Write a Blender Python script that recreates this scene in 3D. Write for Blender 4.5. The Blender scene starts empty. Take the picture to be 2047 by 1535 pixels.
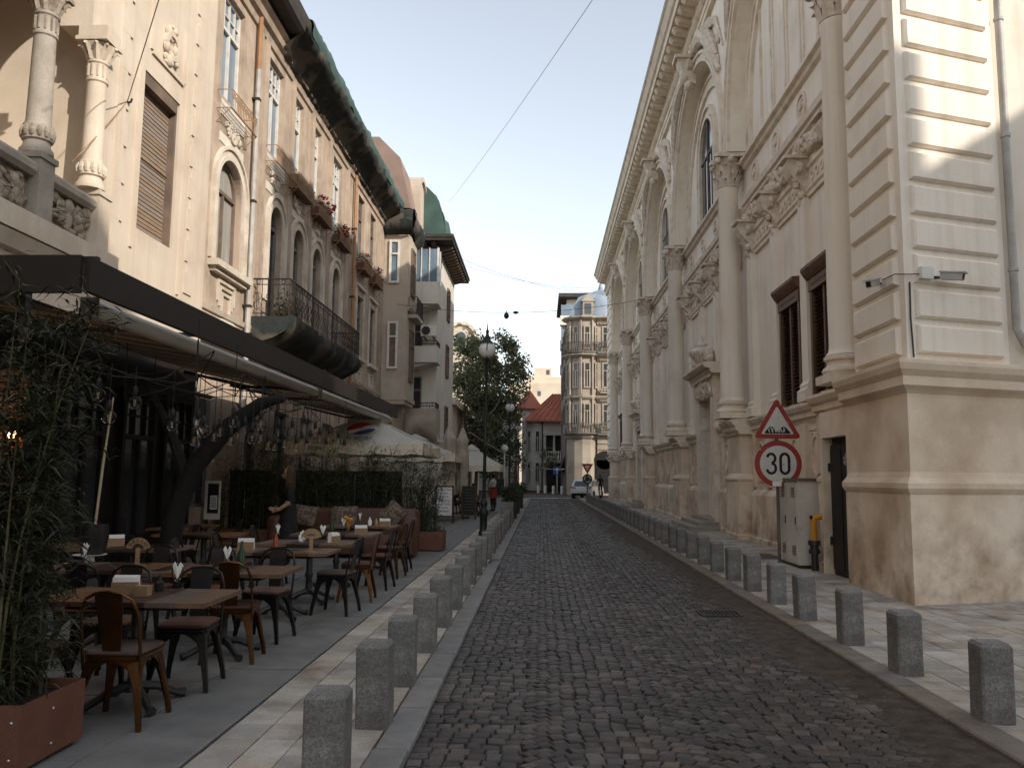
import bpy, bmesh, math, random
from mathutils import Vector, Matrix
RR = random.Random(11)
pi = math.pi
S = bpy.context.scene
COL = S.collection

# ---------------------------------------------------------------- camera
def look(pitch, yaw, roll):
    p, y, r = (math.radians(a) for a in (pitch, yaw, roll))
    fw = Vector((-math.sin(y)*math.cos(p), math.cos(y)*math.cos(p), math.sin(p)))
    rt = Vector((math.cos(y), math.sin(y), 0)); up = rt.cross(fw)
    r2 = math.cos(r)*rt + math.sin(r)*up; u2 = -math.sin(r)*rt + math.cos(r)*up
    m = Matrix((r2, u2, -fw)).transposed().to_4x4()
    return m
cam = bpy.data.cameras.new('camera'); cam.lens = 29.02; cam.sensor_width = 36; cam.clip_end = 1500; cam.clip_start = .05
co = bpy.data.objects.new('camera', cam); COL.objects.link(co)
co.matrix_world = Matrix.Translation((0, 0, 1.6)) @ look(6.42, 2.09, .55)
S.camera = co

# ---------------------------------------------------------------- sky, sun, exposure
SUN_DIR = Vector((1.0, -.80, .66)).normalized()          # towards the sun
elev = math.asin(SUN_DIR.z); azim = math.atan2(SUN_DIR.x, SUN_DIR.y)
W = bpy.data.worlds.new('World'); S.world = W; W.use_nodes = True
nt = W.node_tree; nt.nodes.clear()
sk = nt.nodes.new('ShaderNodeTexSky'); sk.sky_type = 'NISHITA'; sk.sun_disc = False
sk.sun_elevation = elev; sk.sun_rotation = azim; sk.air_density = 1.3; sk.dust_density = 1.0; sk.ozone_density = 1.6; sk.altitude = 80
hs = nt.nodes.new('ShaderNodeHueSaturation'); hs.inputs['Saturation'].default_value = .46
tint = nt.nodes.new('ShaderNodeMixRGB'); tint.blend_type = 'MULTIPLY'; tint.inputs[0].default_value = 1; tint.inputs[2].default_value = (1.0, .985, .965, 1)
bg = nt.nodes.new('ShaderNodeBackground'); bg.inputs[1].default_value = .125
ow = nt.nodes.new('ShaderNodeOutputWorld')
nt.links.new(sk.outputs[0], hs.inputs['Color']); nt.links.new(hs.outputs[0], tint.inputs[1])
nt.links.new(tint.outputs[0], bg.inputs[0]); nt.links.new(bg.outputs[0], ow.inputs[0])
sl = bpy.data.lights.new('sun', 'SUN'); sl.energy = 2.25; sl.angle = math.radians(.6); sl.color = (1.0, .91, .79)
so = bpy.data.objects.new('sun', sl); COL.objects.link(so)
so.rotation_euler = SUN_DIR.to_track_quat('Z', 'Y').to_euler()
S.view_settings.view_transform = 'Standard'; S.view_settings.look = 'None'
S.view_settings.exposure = 1.1; S.view_settings.gamma = 1; S.view_settings.use_curve_mapping = False
S.cycles.max_bounces = 8; S.cycles.diffuse_bounces = 5; S.cycles.glossy_bounces = 3; S.cycles.transmission_bounces = 4
S.cycles.transparent_max_bounces = 8; S.cycles.use_denoising = True; S.cycles.caustics_reflective = False; S.cycles.caustics_refractive = False

# ---------------------------------------------------------------- materials
def mat(name, c1, c2=None, scale=2.0, rough=.85, bump=0.0, bscale=30.0, spec=.3, metal=0.0, rnd=0.0, island=False,
        coord='pos', stains=(), streak=None, skew=0, trans=0, fine=.12, fscale=60.0, lo=.35, hi=.65, emit=None, alpha=None, coat=0, stretch=None):
    m = bpy.data.materials.new(name); m.use_nodes = True
    t = m.node_tree; N = t.nodes; L = t.links; b = N['Principled BSDF']
    b.inputs['Roughness'].default_value = rough; b.inputs['Metallic'].default_value = metal
    b.inputs['Specular IOR Level'].default_value = spec
    if coat: b.inputs['Coat Weight'].default_value = coat
    if coord == 'pos':
        g = N.new('ShaderNodeNewGeometry'); vec = g.outputs['Position']
    else:
        g = N.new('ShaderNodeTexCoord'); vec = g.outputs['Object']
    raw = vec
    if stretch:
        mp = N.new('ShaderNodeMapping'); mp.inputs['Scale'].default_value = stretch
        L.new(vec, mp.inputs['Vector']); vec = mp.outputs[0]
    def noise(sc, det=5, v=None, r=.55):
        n = N.new('ShaderNodeTexNoise'); n.inputs['Scale'].default_value = sc; n.inputs['Detail'].default_value = det
        n.inputs['Roughness'].default_value = r; L.new(v or vec, n.inputs['Vector']); return n.outputs['Fac']
    def rng(f, a, bb, c=0.0, d=1.0):
        r = N.new('ShaderNodeMapRange'); r.inputs[1].default_value = a; r.inputs[2].default_value = bb
        r.inputs[3].default_value = c; r.inputs[4].default_value = d; L.new(f, r.inputs[0]); return r.outputs[0]
    def mix(f, a, bb, mode='MIX'):
        x = N.new('ShaderNodeMixRGB'); x.blend_type = mode
        for sck, val in ((x.inputs[0], f), (x.inputs[1], a), (x.inputs[2], bb)):
            if hasattr(val, 'is_linked'): L.new(val, sck)
            elif isinstance(val, (int, float)): sck.default_value = val
            else: sck.default_value = (*val, 1)
        return x.outputs[0]
    def mul(a, bb):
        x = N.new('ShaderNodeMath'); x.operation = 'MULTIPLY'
        for sck, val in ((x.inputs[0], a), (x.inputs[1], bb)):
            if hasattr(val, 'is_linked'): L.new(val, sck)
            else: sck.default_value = val
        return x.outputs[0]
    c = mix(rng(noise(scale), lo, hi), c1, c2 or c1)
    for (sc, scl, a, bb, zlo, zhi, amt) in stains:      # dirt patches, on granite also side shade; fade out with height between zlo and zhi when given
        f = rng(noise(scl, 7, raw if not stretch else None), a, bb, 0, amt)
        if zhi is not None:
            sx = N.new('ShaderNodeSeparateXYZ'); L.new(raw, sx.inputs[0])
            wob = N.new('ShaderNodeMath'); wob.operation = 'ADD'; L.new(sx.outputs[2], wob.inputs[0]); L.new(mul(noise(1.7, 4, raw), -.8), wob.inputs[1])
            f = mul(f, rng(wob.outputs[0], zlo, zhi, 1, 0))
        c = mix(f, c, sc)
    if streak:                                         # rain streaks running down the wall
        mp2 = N.new('ShaderNodeMapping'); mp2.inputs['Scale'].default_value = (2.6, 2.6, .13); L.new(raw, mp2.inputs['Vector'])
        c = mix(rng(noise(1.6, 6, mp2.outputs[0], .65), .50, .74, 0, streak[1]), c, streak[0])
    if fine:
        f2 = rng(noise(fscale, 3), .3, .7, 1-fine, 1+fine)
        v = N.new('ShaderNodeHueSaturation'); L.new(c, v.inputs['Color']); L.new(f2, v.inputs['Value']); c = v.outputs[0]
    if rnd:
        if island: r = N.new('ShaderNodeNewGeometry').outputs['Random Per Island']
        else: r = N.new('ShaderNodeObjectInfo').outputs['Random']
        v = N.new('ShaderNodeHueSaturation'); L.new(c, v.inputs['Color']); 
        if skew:
            pw = N.new('ShaderNodeMath'); pw.operation = 'POWER'; L.new(r, pw.inputs[0]); pw.inputs[1].default_value = skew; L.new(rng(pw.outputs[0], 0, 1, 1-rnd, 1+rnd*2.2), v.inputs['Value'])
        else: L.new(rng(r, 0, 1, 1-rnd, 1+rnd), v.inputs['Value'])
        s2 = N.new('ShaderNodeMath'); s2.operation = 'FRACT'; L.new(mul(r, 7.31), s2.inputs[0])
        L.new(rng(s2.outputs[0], 0, 1, .6, 1.3), v.inputs['Saturation']); c = v.outputs[0]
    L.new(c, b.inputs['Base Color'])
    if bump:
        bp = N.new('ShaderNodeBump'); bp.inputs['Strength'].default_value = bump; bp.inputs['Distance'].default_value = .02
        L.new(noise(bscale, 6), bp.inputs['Height']); L.new(bp.outputs[0], b.inputs['Normal'])
    if emit:
        b.inputs['Emission Color'].default_value = (*emit[0], 1); b.inputs['Emission Strength'].default_value = emit[1]
    if trans:                                          # thin cloth and leaves let light through
        tl = N.new('ShaderNodeBsdfTranslucent'); mx = N.new('ShaderNodeMixShader'); mx.inputs[0].default_value = trans; L.new(c, tl.inputs[0])
        L.new(b.outputs[0], mx.inputs[1]); L.new(tl.outputs[0], mx.inputs[2]); L.new(mx.outputs[0], N['Material Output'].inputs[0])
    if alpha is not None: b.inputs['Alpha'].default_value = alpha
    return m
def glassmat(name, tintc=(.03, .035, .04), rough=.06, spec=.7):
    return mat(name, tintc, tuple(x*1.6 for x in tintc), scale=.5, rough=rough, spec=spec, fine=0)
def clearglass(name):
    m = bpy.data.materials.new(name); m.use_nodes = True; t = m.node_tree; N = t.nodes; N.clear()
    o = N.new('ShaderNodeOutputMaterial'); mx = N.new('ShaderNodeMixShader'); tr = N.new('ShaderNodeBsdfTransparent'); gl = N.new('ShaderNodeBsdfGlossy')
    fr = N.new('ShaderNodeLayerWeight'); fr.inputs[0].default_value = .16; gl.inputs[1].default_value = .03; tr.inputs[0].default_value = (.96, .95, .93, 1)
    t.links.new(fr.outputs['Fresnel'], mx.inputs[0]); t.links.new(tr.outputs[0], mx.inputs[1]); t.links.new(gl.outputs[0], mx.inputs[2]); t.links.new(mx.outputs[0], o.inputs[0])
    return m

cream = (.62, .53, .44)
MT = {}
def M_(k, *a, **kw): MT[k] = mat(k, *a, **kw); return MT[k]
ST = ((.30, .185, .115), 1.6, .42, .68, .2, 1.6, .6)
ST2 = ((.16, .105, .07), 3.5, .48, .72, -.2, .6, .6)
M_('bank_plaster', (.84, .77, .675), (.80, .715, .61), .7, bump=.12, bscale=25, fine=.05, streak=((.47, .37, .28), .35), stains=(((.40, .28, .19), .9, .55, .8, None, None, .35),))
M_('bank_plinth', (.78, .665, .535), (.70, .57, .435), .8, bump=.2, bscale=18, fine=.07, stains=(((.36, .215, .13), 1.1, .46, .72, None, None, .5), ST, ST2))
M_('bank_trim', (.78, .69, .58), (.69, .59, .475), 1.3, bump=.15, bscale=30, fine=.08, stains=(((.27, .19, .13), 2.5, .5, .75, None, None, .5),))
M_('bank_relief', (.74, .65, .555), (.54, .45, .365), 6, bump=.6, bscale=14, fine=.15)
M_('brown_wood', (.16, .085, .045), (.10, .052, .03), 3, rough=.6, stretch=(4, 4, .6))
M_('dark_slat', (.055, .042, .033), (.035, .028, .022), 5, rough=.6)
M_('black', (.012, .011, .010), rough=.6)
M_('black_metal', (.016, .015, .014), (.028, .025, .022), 6, rough=.45, spec=.5)
M_('cobble', (.052, .041, .034), (.034, .027, .023), 9, rough=.55, bump=.4, bscale=55, spec=.45, skew=2.6, rnd=.42, stains=(((.085, .066, .050), .55, .48, .68, None, None, .55), ((.018, .015, .013), .9, .52, .7, None, None, .6)))
M_('cobble_merged', (.052, .041, .034), (.034, .027, .023), 9, rough=.55, bump=.4, bscale=55, spec=.45, skew=2.6, rnd=.42, island=True, stains=(((.085, .066, .050), .55, .48, .68, None, None, .55), ((.018, .015, .013), .9, .52, .7, None, None, .6)))
M_('sand_joint', (.078, .058, .042), (.030, .023, .017), 7, bump=.5, bscale=80, fine=.2)
M_('granite_grey', (.25, .245, .235), (.17, .165, .158), 60, rough=.85, bump=.14, bscale=110, fine=.36, fscale=150, rnd=.08, coord='obj', lo=.42, hi=.58, stains=(((.075, .07, .063), 5, .30, .60, .05, .60, .6),))  # side dirt that also stands in for shade below the lighter tops
M_('kerb_granite', (.215, .21, .198), (.165, .16, .152), 5, rough=.75, bump=.15, bscale=90, fine=.16, fscale=200, rnd=.1)
M_('kerb_sandy', (.20, .165, .13), (.14, .115, .09), 4, rough=.85, bump=.15, bscale=90, fine=.16, fscale=200, rnd=.08)
M_('tile_cream', (.40, .365, .315), (.32, .285, .24), 5, rough=.8, bump=.15, bscale=60, fine=.12, rnd=.2, stains=(((.11, .08, .058), 1.9, .50, .70, None, None, .7),))
M_('paver_grey', (.185, .18, .168), (.14, .137, .128), 3, rough=.75, bump=.12, bscale=90, fine=.12, fscale=180, rnd=.07, stains=(((.06, .055, .05), 1.5, .55, .8, None, None, .4),))
M_('earth', (.045, .036, .028), (.03, .025, .02), 8)
M_('plaster_a', (.60, .52, .425), (.54, .46, .37), .8, bump=.15, bscale=22, fine=.07, streak=((.40, .31, .225), .45), stains=(((.36, .27, .19), 1.3, .5, .75, None, None, .4),))
M_('plaster_b', (.47, .375, .29), (.38, .30, .235), 1.0, bump=.25, bscale=16, fine=.1, streak=((.19, .145, .11), .55), stains=(((.20, .155, .12), 1.5, .47, .7, None, None, .6), ((.55, .47, .38), 2.4, .58, .72, None, None, .5)), stretch=None)
M_('plaster_b_light', (.62, .56, .48), (.50, .43, .35), 1.6, bump=.2, bscale=20, fine=.1, stains=(((.22, .17, .13), 2.2, .5, .75, None, None, .5),))
M_('plaster_c', (.48, .41, .335), (.41, .345, .28), .9, bump=.2, bscale=18, fine=.07, stains=(((.26, .21, .165), 1.4, .5, .75, None, None, .45),))
M_('plaster_d', (.66, .62, .55), (.58, .54, .475), .7, bump=.1, fine=.05, streak=((.34, .31, .27), .4), stains=(((.36, .33, .29), 1.1, .55, .8, None, None, .4),))
M_('relief_stone', (.40, .34, .27), (.22, .18, .14), 7, bump=.6, bscale=16, fine=.2)
M_('stone_and_shade_grey', (.36, .32, .27), (.27, .24, .20), 3, bump=.35, bscale=24, fine=.12)
M_('slat_wood', (.27, .205, .155), (.215, .16, .12), 4, rough=.7, rnd=.05, stretch=(1, 1, 6))
M_('frame_white', (.66, .64, .60), (.55, .52, .47), 4, rough=.6)
M_('frame_brown', (.19, .135, .10), (.12, .09, .07), 3, rough=.7)
M_('frame_grey', (.22, .205, .19), (.14, .13, .12), 4, rough=.7)
MT['glass'] = glassmat('glass'); MT['glass_blue'] = glassmat('glass_blue', (.10, .14, .18), .04, .8)
M_('curtain', (.35, .34, .31), (.22, .21, .19), 3, stretch=(8, 8, .3))
M_('eave_dark', (.060, .052, .045), (.035, .031, .028), 2, bump=.3)
M_('net_green', (.060, .105, .092), (.04, .075, .066), 1.2, rough=.8, bump=.3, bscale=6)
M_('net_dark', (.030, .036, .034), (.018, .022, .020), 1.5, rough=.9, bump=.8, bscale=7, stains=(((.10, .085, .07), 1.1, .50, .58, None, None, .85), ((.16, .155, .145), 3.2, .66, .72, None, None, .4)))
M_('pipe_orange', (.36, .185, .085), (.27, .14, .065), 3, rough=.5)
M_('pipe_grey', (.45, .44, .42), (.33, .31, .29), 3, rough=.5)
M_('iron_tan', (.36, .22, .11), (.24, .145, .08), 6, rough=.6)
M_('iron_dark', (.045, .032, .026), (.03, .022, .018), 6, rough=.6)
M_('fascia_brown', (.018, .013, .0115), (.015, .011, .0095), 1.5, rough=.55)
M_('awning_fabric', (.36, .31, .25), (.31, .265, .215), 3, rough=.9, trans=.45)
M_('awning_dark', (.20, .155, .125), (.17, .13, .105), 3, rough=.9, trans=.4)
M_('cassette', (.60, .56, .48), (.54, .50, .43), 2, rough=.45, spec=.5)
M_('gunmetal', (.015, .012, .010), (.009, .0075, .007), 5, rough=.36, spec=.45, metal=.4, coord='obj')
M_('copper', (.13, .055, .02), (.075, .033, .013), 5, rough=.32, metal=.8, coord='obj')
M_('cushion', (.125, .057, .037), (.09, .041, .027), 7, rough=.75, coord='obj', rnd=.12, bump=.15)
M_('table_wood', (.16, .088, .046), (.095, .053, .029), 4, rough=.5, coord='obj', stretch=(1.5, 12, 4), rnd=.25)
M_('table_dark', (.042, .019, .013), (.028, .014, .010), 4, rough=.5, coord='obj', stretch=(1.5, 12, 4), rnd=.1)
M_('plywood', (.30, .20, .115), (.23, .15, .08), 6, rough=.6, coord='obj')
M_('paper', (.78, .77, .74), fine=.03)
MT['clear'] = clearglass('clear')
M_('steel', (.5, .5, .5), rough=.25, metal=1)
M_('corten', (.155, .066, .042), (.115, .047, .03), 3, rough=.6, coord='obj', bump=.08, fine=.1)
M_('soil', (.022, .017, .013), (.035, .027, .02), 20, bump=.8)
M_('leather', (.095, .038, .022), (.066, .027, .016), 3, rough=.45, coord='obj')
M_('pillow_tan', (.17, .125, .095), (.075, .055, .044), 14, coord='obj', lo=.45, hi=.55)
M_('bamboo_leaf', (.021, .027, .012), (.036, .040, .018), 3, rough=.6, rnd=.3, island=True)
M_('bamboo_stem', (.11, .10, .05), (.07, .065, .035), 5)
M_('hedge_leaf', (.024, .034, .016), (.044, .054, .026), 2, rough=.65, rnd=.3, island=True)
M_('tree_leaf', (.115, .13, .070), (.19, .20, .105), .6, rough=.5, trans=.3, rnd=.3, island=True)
M_('bark', (.16, .125, .095), (.09, .07, .055), 6, bump=.6, bscale=20)
M_('bark_dark', (.010, .0085, .008), (.009, .008, .007), 6, bump=.8, bscale=20)
M_('petal', (.42, .045, .06), (.30, .03, .05), 9, rnd=.3, island=True)
M_('umbrella_white', (.62, .60, .54), (.56, .53, .47), 1.2, rough=.85, trans=.25)
M_('umbrella_valance', (.62, .56, .44), (.56, .50, .39), 1.2, rough=.85)
M_('umbrella_beige', (.42, .36, .29), (.34, .29, .235), 2, rough=.9, bump=.2)
M_('logo_red', (.55, .055, .055)); M_('logo_blue', (.035, .075, .24)); M_('logo_white', (.8, .8, .8)); M_('ink', (.02, .02, .022), fine=0); M_('ink_blue', (.09, .14, .22), fine=0)
M_('sign_red', (.33, .042, .036), (.27, .035, .03), 4, rough=.45, stains=(((.55, .5, .47), 9, .66, .72, None, None, .5),))
M_('sign_white', (.62, .60, .56), (.55, .53, .49), 3, rough=.45, stains=(((.16, .14, .12), 11, .62, .70, None, None, .7),))
M_('sign_blue', (.03, .085, .30), rough=.45)
M_('post_metal', (.16, .125, .10), (.10, .085, .07), 6, rough=.6)
M_('cabinet', (.56, .53, .47), (.49, .46, .41), 1.5, rough=.55, stains=(((.2, .16, .13), 3, .6, .75, None, None, .5),))
M_('yellow', (.58, .25, .02), (.50, .21, .02), 3, rough=.45)
M_('steel_door', (.012, .010, .009), (.020, .017, .015), 3, rough=.55, bump=.1)
M_('lamp_iron', (.014, .018, .017), (.022, .026, .024), 5, rough=.45)
M_('globe', (.72, .72, .70), rough=.3, fine=0)
M_('roof_red', (.42, .14, .085), (.31, .10, .065), .9, bump=.2, rough=.7)
M_('roof_brown', (.27, .19, .15), (.19, .13, .105), .7, rough=.7)
M_('roof_slate', (.25, .30, .36), (.19, .23, .28), .8, rough=.5)
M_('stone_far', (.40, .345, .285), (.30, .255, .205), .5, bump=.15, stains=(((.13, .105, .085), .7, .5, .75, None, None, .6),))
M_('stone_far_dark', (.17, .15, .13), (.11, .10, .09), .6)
M_('house_grey', (.50, .48, .44), (.38, .36, .33), .5, stains=(((.2, .185, .165), .8, .5, .75, None, None, .5),))
M_('block_cream', (.60, .52, .42), (.50, .42, .33), .12, stains=(((.33, .26, .19), .25, .5, .7, None, None, .5),))
M_('car_white', (.72, .72, .72), rough=.3, fine=0, coat=.5); M_('rubber', (.015, .015, .015), rough=.8)
M_('skin', (.42, .24, .16), rough=.55, fine=.05); M_('skin_shade', (.34, .19, .125), rough=.55, fine=.05)
M_('cloth_black', (.013, .012, .012), (.02, .019, .018), 8); M_('cloth_white', (.70, .69, .66), (.62, .61, .58), 6); M_('cloth_red', (.34, .05, .045)); M_('cloth_dark', (.035, .03, .03))
M_('hair_dark', (.02, .013, .010), (.04, .025, .015), 30); M_('hair_brown', (.075, .042, .022), (.045, .025, .014), 25, coord='obj')
M_('chalkboard', (.02, .022, .021), (.03, .032, .03), 4); M_('chalk', (.45, .44, .42)); M_('frame_wood', (.11, .055, .03), (.07, .035, .02), 5)
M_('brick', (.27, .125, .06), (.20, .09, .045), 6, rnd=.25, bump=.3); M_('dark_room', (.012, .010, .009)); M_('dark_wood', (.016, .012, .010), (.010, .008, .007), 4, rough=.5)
M_('glint', (.42, .34, .24), (.35, .27, .18), 5); M_('plate', (.75, .75, .73), rough=.2, fine=0); M_('bottle_green', (.02, .05, .02), rough=.1, fine=0); M_('sauce', (.25, .05, .02), rough=.2, fine=0)
M_('filament', (.35, .25, .15), rough=.4); M_('bulb_lit', (1, .7, .4), emit=((1, .55, .2), 12), fine=0); M_('cable', (.05, .05, .052), fine=0); M_('cable_light', (.5, .49, .46), fine=0)
M_('ac_white', (.66, .65, .61), rough=.5); M_('taillight', (.25, .01, .01), rough=.2, fine=0)

# ---------------------------------------------------------------- mesh helpers
class MB:
    def __init__(s, T=None): s.v = []; s.f = []; s.T = T or (lambda a, b, c: (a, b, c))
    def pt(s, pts):
        i = len(s.v); s.v += [tuple(s.T(*p)) for p in pts]; return i
    def box(s, a0, a1, b0, b1, c0, c1):
        i = s.pt([(a, b, c) for c in (c0, c1) for b in (b0, b1) for a in (a0, a1)])
        s.f += [(i, i+2, i+3, i+1), (i+4, i+5, i+7, i+6), (i, i+1, i+5, i+4), (i+2, i+6, i+7, i+3), (i, i+4, i+6, i+2), (i+1, i+3, i+7, i+5)]; return s
    def poly(s, pts): i = s.pt(pts); s.f.append(tuple(range(i, i+len(pts)))); return s
    def prism(s, pts, vec):
        n = len(pts); i = s.pt(pts); s.pt([tuple(p[k]+vec[k] for k in range(3)) for p in pts])
        s.f += [tuple(range(i+n-1, i-1, -1)), tuple(range(i+n, i+2*n))] + [(i+k, i+(k+1) % n, i+n+(k+1) % n, i+n+k) for k in range(n)]; return s
    def sweep(s, prof, u0, u1):            # prof: closed list of (n, z) along the first axis
        return s.prism([(u0, n, z) for n, z in prof], (u1-u0, 0, 0))
    def loft(s, rings, cap=True, close=True):
        n = len(rings[0]); i0 = None
        for k, r in enumerate(rings):
            i = s.pt(r); i0 = i if i0 is None else i0
            if k:
                for j in range(n if close else n-1): s.f.append((i-n+j, i-n+(j+1) % n, i+(j+1) % n, i+j))
        if cap: s.f += [tuple(range(i0+n-1, i0-1, -1)), tuple(range(i, i+n))]
        return s
    def lathe(s, prof, c=(0, 0, 0), n=12, a0=0, a1=2*pi, cap=True, sx=1, sy=1):
        full = abs(a1-a0-2*pi) < 1e-4; m = n if full else n+1
        rings = [[(c[0]+r*sx*math.cos(a0+(a1-a0)*k/n), c[1]+r*sy*math.sin(a0+(a1-a0)*k/n), c[2]+z) for k in range(m)] for r, z in prof]
        return s.loft(rings, cap, full)
    def tube(s, pts, r, n=6, cap=True):
        pts = [Vector(p) for p in pts]; rs = r if isinstance(r, (list, tuple)) else [r]*len(pts); rings = []; up = None
        for k, p in enumerate(pts):
            d = (pts[min(k+1, len(pts)-1)]-pts[max(k-1, 0)]).normalized()
            if up is None: up = d.orthogonal().normalized()
            up = (up-d*up.dot(d)); up = up.normalized() if up.length > 1e-5 else d.orthogonal().normalized(); w = d.cross(up)
            rings.append([tuple(p+rs[k]*(math.cos(2*pi*j/n)*up+math.sin(2*pi*j/n)*w)) for j in range(n)])
        return s.loft(rings, cap)
    def ball(s, c, r, n=10, m=6):
        r = r if isinstance(r, (list, tuple)) else (r, r, r)
        rings = [[(c[0]+r[0]*math.sin(t)*math.cos(2*pi*k/n), c[1]+r[1]*math.sin(t)*math.sin(2*pi*k/n), c[2]-r[2]*math.cos(t)) for k in range(n)] for t in [max(.04, min(pi-.04, pi*j/m)) for j in range(m+1)]]
        return s.loft(rings)
    def arch(s, uc, zs, r0, r1, n0, n1, seg=18, a0=0.0, a1=pi):    # ring of an arch in the (u, z) plane, r may be an ellipse pair
        for k in range(seg):
            A, B = a0+(a1-a0)*k/seg, a0+(a1-a0)*(k+1)/seg
            q = [(uc+r*math.cos(t), zs+r*math.sin(t)) for t in (A, B) for r in (r0, r1)]
            i = s.pt([(u, n, z) for n in (n0, n1) for u, z in q])
            s.f += [(i, i+1, i+3, i+2), (i+4, i+6, i+7, i+5), (i, i+2, i+6, i+4), (i+1, i+5, i+7, i+3)] + ([(i, i+4, i+5, i+1)] if k == 0 else []) + ([(i+2, i+3, i+7, i+6)] if k == seg-1 else [])
        return s
    def archfill(s, uc, zs, r, ztop, n0, n1, seg=10, hw=None):    # wall left over between an arch and its bounding rectangle
        hw = hw or r
        for sg in (1, -1):
            pts = [(uc+sg*r*math.cos(pi/2*k/seg), n0, zs+r*math.sin(pi/2*k/seg)) for k in range(seg+1)] + [(uc, n0, ztop), (uc+sg*hw, n0, ztop), (uc+sg*hw, n0, zs)]
            if hw <= r+1e-6: pts.pop()
            if abs(ztop-zs-r) < 1e-4: pts.pop(seg+1)
            s.prism(pts, (0, n1-n0, 0))
        return s
    def disc(s, uc, zs, r, n0, n1, seg=16, a0=0, a1=2*pi, rz=None):
        rz = rz or r
        return s.prism([(uc+r*math.cos(a0+(a1-a0)*k/seg), n0, zs+rz*math.sin(a0+(a1-a0)*k/seg)) for k in range(seg + (0 if a1-a0 > 6.2 else 1))], (0, n1-n0, 0))
    def wall(s, u0, u1, z0, z1, n0, n1, holes=()):
        us = sorted({u0, u1, *[x for h in holes for x in h[:2] if u0 < x < u1]}); zs = sorted({z0, z1, *[x for h in holes for x in h[2:] if z0 < x < z1]})
        for zb, zt in zip(zs, zs[1:]):
            run = None
            for ub, ut in zip(us, us[1:]):
                hole = any(h[0] < (ub+ut)/2 < h[1] and h[2] < (zb+zt)/2 < h[3] for h in holes)
                if not hole: run = [ub, ut] if run is None else [run[0], ut]
                if (hole or ut == u1) and run: s.box(run[0], run[1], n0, n1, zb, zt); run = None
        return s
def blobs(mb, boxr, k, r, n0, rng, n=6, m=4, depth=.6):     # carved relief: many rounded lumps on a wall patch (u0,u1,z0,z1)
    u0, u1, z0, z1 = boxr
    for _ in range(k):
        a = r*rng.uniform(.5, 1.2); b = a*rng.uniform(.5, 1.3)
        mb.ball((rng.uniform(u0, u1), n0+rng.uniform(0, .3)*a, rng.uniform(z0, z1)), (a, a*depth, b), n, m)
    return mb

def wloc(o):
    v = Vector((0, 0, 0))
    while o is not None: v = v + Vector(o.location); o = o.parent
    return v
def build(name, mb, m, parent=None, smooth=False, kind=None, local=False, ang=.7):
    me = bpy.data.meshes.new(name); off = Vector((0, 0, 0)) if (parent is None or local) else wloc(parent)
    me.from_pydata([(x-off.x, y-off.y, z-off.z) for x, y, z in mb.v] if off.length else mb.v, [], mb.f); me.update()
    if smooth:
        me.polygons.foreach_set('use_smooth', [True]*len(me.polygons))
        if ang: me.set_sharp_from_angle(angle=ang)
    me.materials.append(MT[m] if isinstance(m, str) else m)
    o = bpy.data.objects.new(name, me); COL.objects.link(o)
    if parent is not None: o.parent = parent
    if kind: o['kind'] = kind
    return o
def tag(o, label, cat, group=None):
    o['label'] = label; o['category'] = cat
    if group: o['group'] = group
    return o
def empty(name, loc, label=None, cat=None, group=None, rz=0):
    o = bpy.data.objects.new(name, None); COL.objects.link(o); o.location = loc; o.rotation_euler = (0, 0, rz); o.empty_display_size = .2
    if label: tag(o, label, cat, group)
    return o
KIDS = {}
def tree_of(o):
    return [c for c in bpy.data.objects if c.parent == o]
def copy_tree(o, loc, rz=0, label=None, parent=None, group=None):
    c = o.copy(); COL.objects.link(c); c.location = loc; c.rotation_euler = (0, 0, rz)
    if label: c['label'] = label
    if group: c['group'] = group
    if o.name not in KIDS:
        KIDS[o.name] = [(k, tree_of(k)) for k in tree_of(o)]
    for k, gs in KIDS[o.name]:
        d = k.copy(); COL.objects.link(d); d.parent = c
        for g in gs: e = g.copy(); COL.objects.link(e); e.parent = d
    return c
def shared(name, me, loc, parent, rot=(0, 0, 0), scale=None):
    o = bpy.data.objects.new(name, me); COL.objects.link(o); o.parent = parent
    o.location = Vector(loc)-(wloc(parent) if parent else Vector((0, 0, 0))); o.rotation_euler = rot
    if scale: o.scale = scale
    return o
def mesh_of(name, mb, m, smooth=False, ang=.7):
    me = bpy.data.meshes.new(name); me.from_pydata(mb.v, [], mb.f); me.update()
    if smooth:
        me.polygons.foreach_set('use_smooth', [True]*len(me.polygons)); me.set_sharp_from_angle(angle=ang)
    me.materials.append(MT[m]); return me
def text_mb(body, size, T, depth=.004, font=None, align='CENTER', squeeze=1.0):
    c = bpy.data.curves.new('lettering', 'FONT'); c.body = body; c.size = size; c.extrude = depth/2; c.align_x = align; c.resolution_u = 3; c.space_line = 1.0
    o = bpy.data.objects.new('lettering', c); me = o.to_mesh()
    mb = MB(); mb.v = [tuple(T(v.co.x*squeeze, v.co.y, v.co.z)) for v in me.vertices]; mb.f = [tuple(p.vertices) for p in me.polygons]
    o.to_mesh_clear(); bpy.data.objects.remove(o); bpy.data.curves.remove(c); return mb
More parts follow.
